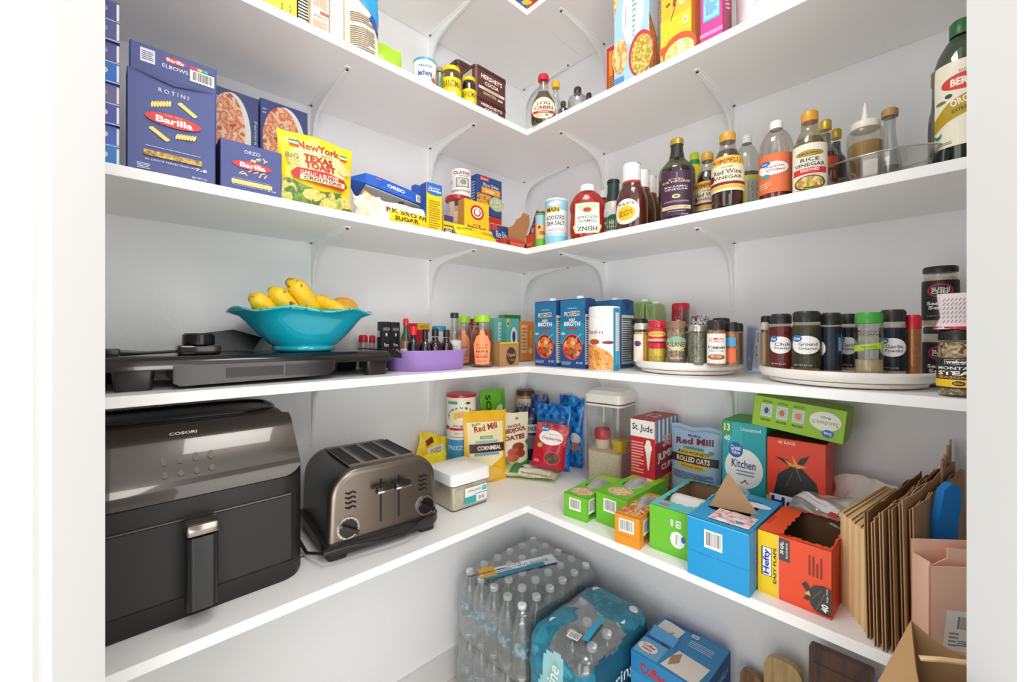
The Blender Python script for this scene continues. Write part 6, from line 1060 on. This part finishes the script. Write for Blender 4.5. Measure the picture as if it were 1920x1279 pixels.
HB = [('r', .145, .5, .29, 1, 'F2CC14'), ('r', .30, .5, .012, 1, 'F4F0E8'), ('r', .13, .53, .15, .46, '20202C'), ('r', .135, .53, .125, .44, 'F0F0F6'), ('t', .135, .53, .4, .11, 'Hefty', '1E2A98', 90, .03), ('t', .25, .5, .56, .045, 'EASY FLAPS', '20201E', 90, .02), ('r', .385, .8, .15, .34, '4A4644'), ('t', .35, .83, .2, .05, '30 GAL.', 'F4F0EC', 90, .03), ('t', .42, .8, .24, .025, 'MULTIPURPOSE', 'F4F0EC', 90, .02), ('l', .8, .7, .3, .2, 4, '8A2A1C', 90),
      ('p', [(.74, .12), (.7, .3), (.78, .42), (.9, .46), (.995, .44), (.995, .04), (.9, .03), (.8, .05)], '3A3431'), ('p', [(.62, .38), (.68, .44), (.76, .32), (.7, .28)], '3A3431'), ('p', [(.64, .18), (.74, .3), (.76, .24), (.7, .16)], '3A3431'), ('p', [(.66, .26), (.72, .32), (.74, .24)], 'F4B83C'), ('t', .92, .14, .12, .09, '40', 'F4F0EC', 90, .04), ('t', .95, .34, .2, .03, 'Large Trash', 'E8E0D8', 90, .02), ('r', .86, .2, .012, .3, '6A625C', -20), ('r', .82, .3, .012, .2, '6A625C', -35)]
flapcarton('trash_bag_box', 'orange and yellow easy flaps trash bag box opened at the top, on the shelf edge', (1421, 1107), (1559, 1164), 992, .16, 'EE4E22', P('6A4A30', .75),
           {'f': HB, 'r': [('r', .5, .5, .98, .98, 'E04A20')], 't': [('r', .04, .4, .06, .3, 'D8381C')], 'top': 'F05628'}, 'trash bag boxes', hole=(.3, .985, .05, .98), rag=.012, seed=15)
# white cloth and film behind
pouch('cotton_bag', 'folded cream cotton bag lying against the wall behind the paper bags', 'bag', onR(1612, .1)[0], zD+.001, -.1, .11, .165, .08, P('EFEAE2', .8, bump=.6, bscale=30), [('r', .6, .5, .7, .02, 'CFC8BC', -10), ('r', .2, .5, .02, .7, 'D8D0C4')], tilt=.2, seed=71, wob=.018)
pouch('zip_bag', 'crumpled clear zip bag with a white printed strip above the easy flaps box', 'bag', onR(1522, .2)[0], zD+.1, math.radians(-20), .11, .07, .03, CLEAR('F0F2F0', .3, .1, .25), [('r', .5, .5, .8, .3, 'F0EEEC', -12), ('r', .85, .3, .14, .16, 'D84048'), ('l', .4, .55, .5, .1, 2, 'A8A8A8', -12)], tilt=.9, seed=73, wob=.012)
# lunch bags pack and grocery bags
LB = P('E4C492', .7); LB2 = P('D6B27E', .7); KR1 = P('B8926A', .75, bump=.3, bscale=40); KR2 = P('9A754C', .75, bump=.3, bscale=40)
A0, _ = G(1581, 1132, zD); B0, _ = G(1626, 1187, zD)
hB = .165
def sheet(name, label, x0, y0, x1, y1, h, mat_, th=.0035, jag=.0, seed=1, group=None, lean=0., tz=zD, cat='paper bag', layers=1, bulge=0.):
    """folded bag standing on edge: from front edge (x0,y0) to back edge (x1,y1)"""
    r = random.Random(seed); b = MB(); e = Vector((x1-x0, y1-y0)); L = e.length; N = 12
    for q in range(layers):
        off = q*th*1.5; g = th if layers == 1 else th*.6
        rings = []
        for i in range(N+1):
            s_ = L*i/N; top = h*(1-jag*r.random())-(.004*q)+(jag*h*.5 if jag and i > N*.6 else 0)
            wv = bulge*math.sin(math.pi*i/N)
            rings.append([(s_, off+wv*.3, 0), (s_, off+wv+lean*.5*h, h*.5), (s_, off+lean*top, top), (s_, off+g+lean*top, top), (s_, off+g+wv+lean*.5*h, h*.5), (s_, off+g+wv*.3, 0)])
        b.loft(rings, mat_, False)
    o = b.build(name, mat4=Matrix.Translation((x0, y0, tz)) @ Matrix.Rotation(math.atan2(e.y, e.x), 4, 'Z'))
    return tag(o, label, cat, group)
NB = 9
for i in range(NB):
    u = i/(NB-1)
    sheet('lunch_bag', 'flat tan paper lunch bag standing in the tight pack beside the easy flaps box', A0.x+(B0.x-A0.x)*u+.0, A0.y+(B0.y-A0.y)*u, 1.142+.0047*i, -.075, hB*(1-.008*(i % 3)), LB if i % 2 else LB2, .0042, .0, i, 'pack of tan lunch bags')
t_ = MB(); 
C2 = B0-Vector((0, 0))
px = B0.x+.006
specs = [  # back x, front y, height, colour, layers, jag, lean, label
    (.0, -.385, .205, KR2, 2, .03, -.02, 'brown grocery bag folded flat, first behind the lunch bag pack'),
    (.011, -.4, .2, KR1, 2, .05, .05, 'brown grocery bag with a crumpled rim, second in the row'),
    (.022, -.404, .215, KR1, 2, .04, -.04, 'brown grocery bag with a pale folded edge, third in the row'),
    (.034, -.4, .23, KR2, 2, .07, .02, 'brown grocery bag with a torn top, fourth in the row'),
    (.046, -.385, .235, KR1, 2, .03, -.03, 'brown grocery bag standing fifth, next to the blue mitt'),
    (.058, -.37, .225, KR1, 2, .04, .03, 'brown grocery bag standing sixth, touching the blue mitt')]
for i, (dx, fy, h, m_, ly, jg, ln, l_) in enumerate(specs):
    sheet('paper_bag', l_, px+dx*.9, fy, px+.052+dx*1.02, -.06, h, m_, .0024, jg, 30+i, 'folded brown grocery bags', .02, layers=ly, bulge=.0015)
sheet('paper_bag', 'tall brown paper bag sticking up highest behind the others with a ragged tip', 1.224, -.17, 1.236, -.02, .262, KR1, .003, .08, 77, 'folded brown grocery bags')
# cardboard loop of an opened bag at the front
MB_ = MB(); MB_.prism([(0, .0), (.03, -.004), (.034, .01), (.03, .17), (.027, .17), (.029, .014), (.006, .006), (.002, .012), (-.006, .15), (-.009, .15)], 0, .1, KR1, 'y')
# blue mitt
BP = [(0, 0), (.055, 0), (.06, .03), (.04, .055), (.034, .08), (.034, .13), (.042, .17), (.04, .195), (.028, .2), (.014, .19), (.002, .14), (-.002, .06)]
tag(MB().prism(BP, 0, .012, P('1478C8', .6)).build('silicone_mitt', mat4=pose((1.222, -.30), zD+.045, math.radians(48), .03)), 'bright blue curved mitt standing upright between the brown bags and the pink folder', 'mitt')
# pink gift bag and clear bag
c0, l0 = G(1733, 1200, zD-.03); PK_ = P('F6C8B0', .55)
a, _ = onR(1717, .385); rz = facing((1.235, -.4)); 
t = thing('gift_bag', 'pale pink folded gift bag with a barcode sticker, beside the door', 'bag', (1.212, -.398, zD), math.radians(42))
w, d, h = .105, .03, .155
b = MB()
for x0, y0, x1, y1, hh_ in ((0, 0, w, .0015, h-.006), (0, d-.0015, w, d, h+.02), (0, 0, .0015, d, h), (w-.0015, 0, w, d, h)): b.box(x0, y0, 0, x1, y1, hh_, PK_)
b.prism([(0, h-.02), (w*.35, h-.0), (w*.35, h+.015), (w, h+.01), (w, h-.02)], d*.45, d*.5, PK_); b.build('bag_walls', t)
b = MB(); b.art([('r', .44, .5, .5, .52, 'F2F0EE', -6), ('b', .46, .6, .26, .22, -6), ('l', .3, .4, .12, .2, 4, '8A8A8A', -6), ('l', .5, .34, .3, .08, 3, '6A6A6A', -6)], lambda x, y, o: (x, -o-.0003, y), w, h*.72, .0002); b.build('barcode_sticker', t)
pouch('plastic_bag', 'clear plastic bag slumped behind the pink gift bag', 'bag', (1.3, -.3), zD+.001, math.radians(25), .09, .24, .04, CLEAR('F4F6F8', .3, .08, .3), tilt=.08, roll=.1, seed=81, wob=.014)

# ================================================================= on the floor
# water bottles: one bottle built with parts, then copies
PET = CLEAR('ECF2F4', .22, .06, .04); 
def water_bottle():
    t = thing('water_bottle', 'x', 'water bottle', (0, 0, 0))
    b = MB(); b.lathe([(.022, 0), (.029, .004), (.03, .012), (.029, .03), (.0302, .05), (.0302, .115), (.029, .13), (.026, .15), (.018, .175), (.0125, .185), (.0125, .196)], PET, n=16); b.build('bottle_body', t)
    MB().lathe([(.0132, .192), (.0136, .194), (.0136, .203), (.012, .205)], P('E4E6E6', .35), n=16, rib=.0).build('cap', t)
    l = MB(); l.strips([(.19*i/16, .062, .108) for i in range(17)], lambda x, y, o: (.0306*math.sin(x/.0302), -.0306*math.cos(x/.0302), y), 0, FOOD(['2A90B8', 'A8D4E4', '1E6A8A', '3A7A4A'], 14, .3, 'n')); l.build('label_band', t)
    return t
wb = water_bottle(); first = True
def put_bottle(x, y, z, rot, label, group):
    global first
    o = wb if first else copy_tree(wb); first = False
    o.location = (x, y, z); o.rotation_euler = (0, 0, rot); o['label'] = label; o['group'] = group; return o
SX, SY, DX, DY = .103, -.062, .0628, .0628
def resample(ring, N):
    L = [0]; n = len(ring)
    for i in range(n): L.append(L[-1]+math.dist(ring[i], ring[(i+1) % n]))
    out = []; j = 0
    for k in range(N):
        s_ = L[-1]*k/N
        while L[j+1] < s_: j += 1
        f = (s_-L[j])/max(1e-9, L[j+1]-L[j]); a, b_ = ring[j], ring[(j+1) % n]; out.append(tuple(a[m]+(b_[m]-a[m])*f for m in range(3)))
    return out
for j in range(6):
    for i in range(5):
        put_bottle(SX+DX*i, SY-DY*j, .214, .5*i+j, 'clear water bottle with a white cap in the upper wrapped pack against the corner', 'bottles of the upper pack')
for j in range(6):
    for i in range(5):
        if i == 4 or j == 5: put_bottle(SX+DX*i, SY-DY*j, .002, .5*i+j, 'clear water bottle in the lower wrapped pack, outer rows against the film', 'bottles of the lower pack')
FILM = CLEAR('F0F2F2', .2, .12, .06)
def wrap(name, label, x0, y0, x1, y1, z0, z1, mat_, seed, marks=None, extra=None, rr=.05, matfn=None):
    t = thing(name, label, 'plastic wrap', ((x0+x1)/2, (y0+y1)/2, z0), 0)
    b = MB(); rings = []; n = 18
    prof = [(0.0, .0), (.004, .05), (.008, .5), (.004, .8), (-.004, .9), (-.03, .985), (-.07, 1.0)]
    NR = 44
    for k in range(NR+1):
        u = min(1, k/34) if k <= 34 else 1
        for (o0, u0), (o1, u1) in zip(prof, prof[1:]):
            if u0 <= u <= u1: off = o0+(o1-o0)*(u-u0)/(u1-u0); break
        ring = resample(rrect(-(x1-x0)/2-off, -(y1-y0)/2-off, (x1-x0)/2+off, (y1-y0)/2+off, max(.01, rr+min(0, off)*.4), u*(z1-z0), 6), 120)
        if k > 34: s_ = 1-(k-34)/10.5; off = -.07; ring = [(x*s_, y*s_, z) for x, y, z in resample(rrect(-(x1-x0)/2+.07, -(y1-y0)/2+.07, (x1-x0)/2-.07, (y1-y0)/2-.07, .02, z1-z0, 6), 120)]
        rings.append([(x*(1+.02*noise.noise(Vector((x*14, y*14, u*5+seed)))), y*(1+.02*noise.noise(Vector((y*14, x*14, u*5-seed)))), z+.004*noise.noise(Vector((x*20, y*20, seed)))) for x, y, z in ring])
    b.loft(rings, mat_, True, False); b.add(rings[-1], [tuple(range(len(rings[-1])))], mat_, True); b.build('film', t, sharp=180)
    if extra: extra(t, x1-x0, y1-y0, z1-z0)
    return t
def recolour(t, fn):
    o = [c for c in SC.objects if c.parent == t and c.name.startswith('film')][0]; me = o.data; idx = {}
    for p in me.polygons:
        m = fn(*p.center)
        if m is None: continue
        if m not in idx: me.materials.append(m); idx[m] = len(me.materials)-1
        p.material_index = idx[m]
def top_label(t, w, d, h):
    b = MB(); ca, sa = math.cos(.0), math.sin(.0)
    def mp(x, y, o): # long printed strip across the top, running away from the viewer
        X = -.085+x*.35+y*.55; Y = -.155+x*.98-y*.25
        return (X, Y, h+.003+o)
    b.art([('r', .5, .5, 1, .9, 'CFE0E6'), ('r', .42, .78, .8, .36, '2A88A8'), ('r', .55, .3, .85, .5, 'F0F4F4'), ('t', .6, .4, .6, .2, 'NATURAL SPRING', '2A7AA0', 0, .01), ('t', .45, .16, .2, .14, 'ALPINE', 'A83A2A', 0, .01), ('l', .75, .55, .3, .14, 2, '5A98B0'), ('r', .1, .3, .2, .94, 'E8A81C'), ('t', .1, .3, .12, .5, '35', '3A2A10', 90, .04), ('b', .24, .5, .1, .5, 90)], mp, .27, .1, .0004)
    b.build('printed_strip', t)
wrap('shrink_wrap', 'clear shrink wrap around the upper pack of water bottles with a 35 count strip', .068, -.414, .39, -.025, .2125, .425, FILM, 3, extra=top_label)
wrap('shrink_wrap', 'clear loose wrap around the lower pack of water bottles on the floor', .066, -.418, .394, -.023, .003, .21, CLEAR('EEF0F0', .22, .15, .12), 8)
# front pack in printed film
WX, WY, WX1, WY1 = .402, -.405, .612, -.085
for j in range(4):
    for i in range(3):
        put_bottle(WX+.045+.066*i, WY1-.045-.07*j, .195, i+j*.7, 'clear water bottle under the turquoise printed wrap', 'bottles of the turquoise pack')
def spring_print(t, w, d, h):
    T1_ = FOOD(['1E7A94', '2A8AA4', '17687F', '3AA0B4'], 9, .3, 'n'); b = MB()
    # printed side facing the camera (the -Y side) and the +X side
    def fy(x, y, o): return (-w/2+x, -d/2-.011-o, y)
    def fx_(x, y, o): return (w/2+.011+o, -d/2+x, y)
    def ft(x, y, o): return (-w/2+.02+x, -d/2+.02+y, h+.004+o)
    b.art([('t', .52, .45, .62, .22, 'Alpine', 'F0F4F0', 78, .01), ('e', .44, .1, .14, .14, 'C8D83C')], fy, w, h, .006, 1); b.build('front_print', t); b = MB()
    b.art([('t', .4, .5, .56, .22, 'Springs', 'E8F0F0', 0, .01), ('t', .55, .26, .5, .12, 'NATURAL', '8AC8D8', 0, .01), ('e', .25, .15, .12, .12, 'B8D83C')], fx_, d, h, .006, 1); b.build('side_print', t); b = MB()
    b.art([('r', .8, .3, .1, .4, '2AA8D0', 10), ('b', .68, .08, .2, .1, 10)], ft, w-.04, d-.04, .004, 1)
    b.build('top_print', t)
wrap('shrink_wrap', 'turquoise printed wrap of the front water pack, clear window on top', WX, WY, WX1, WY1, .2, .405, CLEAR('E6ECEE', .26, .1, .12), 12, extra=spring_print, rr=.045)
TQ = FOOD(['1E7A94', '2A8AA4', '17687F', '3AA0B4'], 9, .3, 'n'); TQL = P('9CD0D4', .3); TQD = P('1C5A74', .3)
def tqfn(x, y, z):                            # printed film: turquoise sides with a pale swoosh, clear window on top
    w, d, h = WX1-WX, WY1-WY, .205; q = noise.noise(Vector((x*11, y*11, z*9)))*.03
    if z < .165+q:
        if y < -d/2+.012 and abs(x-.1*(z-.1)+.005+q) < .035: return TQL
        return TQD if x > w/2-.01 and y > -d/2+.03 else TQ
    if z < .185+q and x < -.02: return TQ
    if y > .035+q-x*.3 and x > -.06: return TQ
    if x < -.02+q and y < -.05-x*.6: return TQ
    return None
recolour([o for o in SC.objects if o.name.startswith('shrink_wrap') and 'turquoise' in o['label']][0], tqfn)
carton('shipping_box', 'plain brown carton under the turquoise water pack, on the floor', 'box', (WX+.005, WY+.005), 0, 0, WX1-WX-.01, WY1-WY-.01, .193, 'A88A64')
# creamer box
cx0, cy0, cw, cd = .63, -.232, .192, .19; ch0, ch1 = .17, .36
carton('shipping_box', 'plain carton under the blue creamer box, on the floor', 'box', (cx0, cy0), 0, 0, cw, cd, ch0-.002, 'B09470')
t = thing('creamer_box', 'blue coffee creamer box torn open on top, beside the turquoise water pack', 'box', (cx0, cy0, ch0), 0)
h = ch1-ch0; b = MB().box(0, 0, 0, cw, cd, h, '2A80BC', .0012, 1)
FLW = [('e', .5, .3, .2, .12, 'F0E8C8'), ('e', .42, .36, .1, .12, 'F4ECD0'), ('e', .58, .36, .1, .12, 'F4ECD0'), ('r', .5, .5, .04, .16, '8A6A34')]
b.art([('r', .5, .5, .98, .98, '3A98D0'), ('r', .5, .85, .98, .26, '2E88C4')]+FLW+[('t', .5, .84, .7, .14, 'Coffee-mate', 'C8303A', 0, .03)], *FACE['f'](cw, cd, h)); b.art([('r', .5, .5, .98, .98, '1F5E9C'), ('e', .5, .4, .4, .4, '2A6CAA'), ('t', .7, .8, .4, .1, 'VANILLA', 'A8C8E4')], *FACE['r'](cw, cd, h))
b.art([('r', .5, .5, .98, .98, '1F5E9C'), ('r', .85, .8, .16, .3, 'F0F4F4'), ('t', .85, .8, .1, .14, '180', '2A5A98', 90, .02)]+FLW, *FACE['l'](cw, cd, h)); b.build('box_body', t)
b = MB(); b.art([('r', .5, .5, .99, .99, '2E86BE'), ('r', .2, .2, .36, .36, '6AB0DA'), ('r', .2, .42, .38, .06, '1E5A98'), ('e', .16, .2, .28, .2, 'F2E4D0'), ('e', .16, .2, .25, .17, 'F8F0E4'), ('t', .17, .235, .18, .06, 'Coffee', 'C0282C', 0, .03), ('t', .17, .165, .14, .05, 'mate', 'C0282C', 0, .03), ('e', .3, .42, .1, .08, '20386A'), ('p', [(.03, .5), (.36, .46), (.4, .9), (.06, .97)], 'EFE6DC'), ('p', [(.42, .04), (.9, .02), (.94, .42), (.5, .46)], 'EFE6DC'), ('p', [(.46, .3), (.56, .44), (.6, .24), (.5, .1)], 'B08A68'), ('p', [(.2, .62), (.3, .78), (.26, .58)], '9A7458'), ('r', .3, .97, .5, .04, '1E5A98'), ('l', .7, .72, .34, .16, 4, 'B8D8EC'), ('r', .55, .9, .1, .08, 'E8F0F4'), ('t', .55, .9, .08, .05, '180', '2A5A98')], *FACE['t'](cw, cd, h)); b.build('printed_top', t)
b = MB(); b.prism([(0, 0), (.07, 0), (.075, .03), (.0, .034)], -.0006, .0006, '5AA4D4', 'y'); o = b.build('torn_flap', t); o.location = (.01, .085, h+.001); o.rotation_euler = (math.radians(-62), 0, 0)
# cutting boards leaning on the wall
def woodm(c1, c2, c3, sc=14):
    return FOOD([c1, c2, c3, c2], sc, .45, 'n', (1, 1, .12))
WAL = woodm('4A2C1C', '5E3A26', '3A2216'); LT = woodm('B0925E', 'C4A672', 'A08250'); MD = woodm('8A6440', '9A7450', '7A5634')
def board(label, px0, px1, yt0, dep, h_, m_, r, zroll=0.):
    a, l = onR(px0, dep); c, _ = onR(px1, dep); w = (c-a).length; H = zat(yt0, l)
    b = MB(); b.loft([[(x, y, z) for x, z, _ in rrect(0, 0, w, H, r, 0)] for y in (0, .002, .018, .02)], m_, False)
    if m_ is WAL: b.art([('r', .5, .93, .86, .006, '24140C'), ('r', .07, .5, .006, .86, '24140C'), ('r', .93, .5, .006, .86, '24140C')], *FACE['f'](w, .02, H), .0003)
    return tag(b.build('cutting_board', mat4=pose(a, 0, 0, .05, zroll)), label, 'cutting board', 'cutting boards against the wall')
board('dark walnut cutting board with a juice groove, largest of the three', 1512, 1636, 1217, .115, 0, WAL, .006, -.0)
board('light wooden cutting board with rounded corners, between the two darker ones', 1428, 1500, 1231, .085, 0, LT, .03)
board('small brown cutting board nearest the creamer box', 1384, 1424, 1260, .06, 0, MD, .012)
# brown shopping bag on a stool
def rp(px, l): dx, dy = ray(px); return (CX+l*dx, CY+l*dy)
t = thing('paper_shopping_bag', 'open brown paper shopping bag with a twisted handle in the near corner', 'bag', (*rp(1740, .5), .6))
BRN = P('CFA572', .7, bump=.2, bscale=20); O_ = Vector(rp(1740, .5))
def lp(px, l): q = Vector(rp(px, l))-O_; return (q.x, q.y)
b = MB(); N = 10
pts = [(*lp(1727, .44), .238), (*lp(1880, .40), .236), (*lp(1860, .49), .236), (*lp(1708, .555), .24)]; h = .24
a2 = [lp(1600, .44), lp(1850, .40), lp(1850, .5), lp(1530, .56)]
for k in range(4):
    A, B = pts[k], pts[(k+1) % 4]; p_, q_ = a2[k], a2[(k+1) % 4]; vs = []
    for i in range(N+1):
        u = i/N
        bx_, by_ = p_[0]+(q_[0]-p_[0])*u, p_[1]+(q_[1]-p_[1])*u; tx, ty, tz = (A[m]+(B[m]-A[m])*u for m in range(3)); sag = .012*math.sin(math.pi*u)
        for j in range(N+1):
            v = j/N; vs.append((bx_+(tx-bx_)*v, by_+(ty-by_)*v+.006*noise.noise(Vector((u*3, v*4, k))), (tz-sag)*v))
    f = [(i*(N+1)+j, (i+1)*(N+1)+j, (i+1)*(N+1)+j+1, i*(N+1)+j+1) for i in range(N) for j in range(N)]
    b.add(vs, f, BRN, True); n0 = Vector((0, 0, 0))
    c_ = Vector((sum(v[0] for v in vs)/len(vs), sum(v[1] for v in vs)/len(vs), 0)).normalized()*.0012
    b.add([(v[0]-c_.x, v[1]-c_.y, v[2]) for v in vs], [g[::-1] for g in f], P('A8825A', .75), True)
b.add([(x, y, .001) for x, y in a2], [(0, 1, 2, 3)], BRN); b.build('bag_walls', t)
MB().tube([(*lp(1724, .5), .232), (*lp(1765, .49), .238), (*lp(1808, .478), .244), (*lp(1850, .47), .25)], .003, P('D8B888', .7), 8).build('twisted_handle', t)
pouch('plastic_bag', 'crumpled white and blue plastic bag stuffed in the brown shopping bag', 'bag', rp(1770, .47), .7, math.radians(40), .09, .1, .06, FOOD(['E4E8EC', 'B8C4D4', 'F0F2F4', '7A94B8'], 9, .3, 'n'), tilt=.2, seed=91, wob=.02)
carton('shipping_box', 'brown storage carton under the paper shopping bag', 'box', (rp(1740, .5)[0]-.05, rp(1740, .5)[1]-.07), 0, math.radians(0), .14, .12, .598, 'A88A64')
f_ = rp(1626, .61)
tag(MB().prism([(0, 0), (.03, 0), (.03, .23), (.022, .25), (.0, .22)], 0, .006, P('3A4A7A', .4)).prism([(.0301, 0), (.034, 0), (.034, .235), (.0301, .235)], -.0005, .0065, P('D8424A', .4)).build('folder', mat4=pose(f_, .46, math.radians(45), .02)), 'blue folder with a red edge beside the brown shopping bag', 'folder')
carton('shipping_box', 'small plain carton under the blue folder', 'box', (f_[0]-.03, f_[1]-.01), 0, 0, .06, .06, .458, 'A88A64')
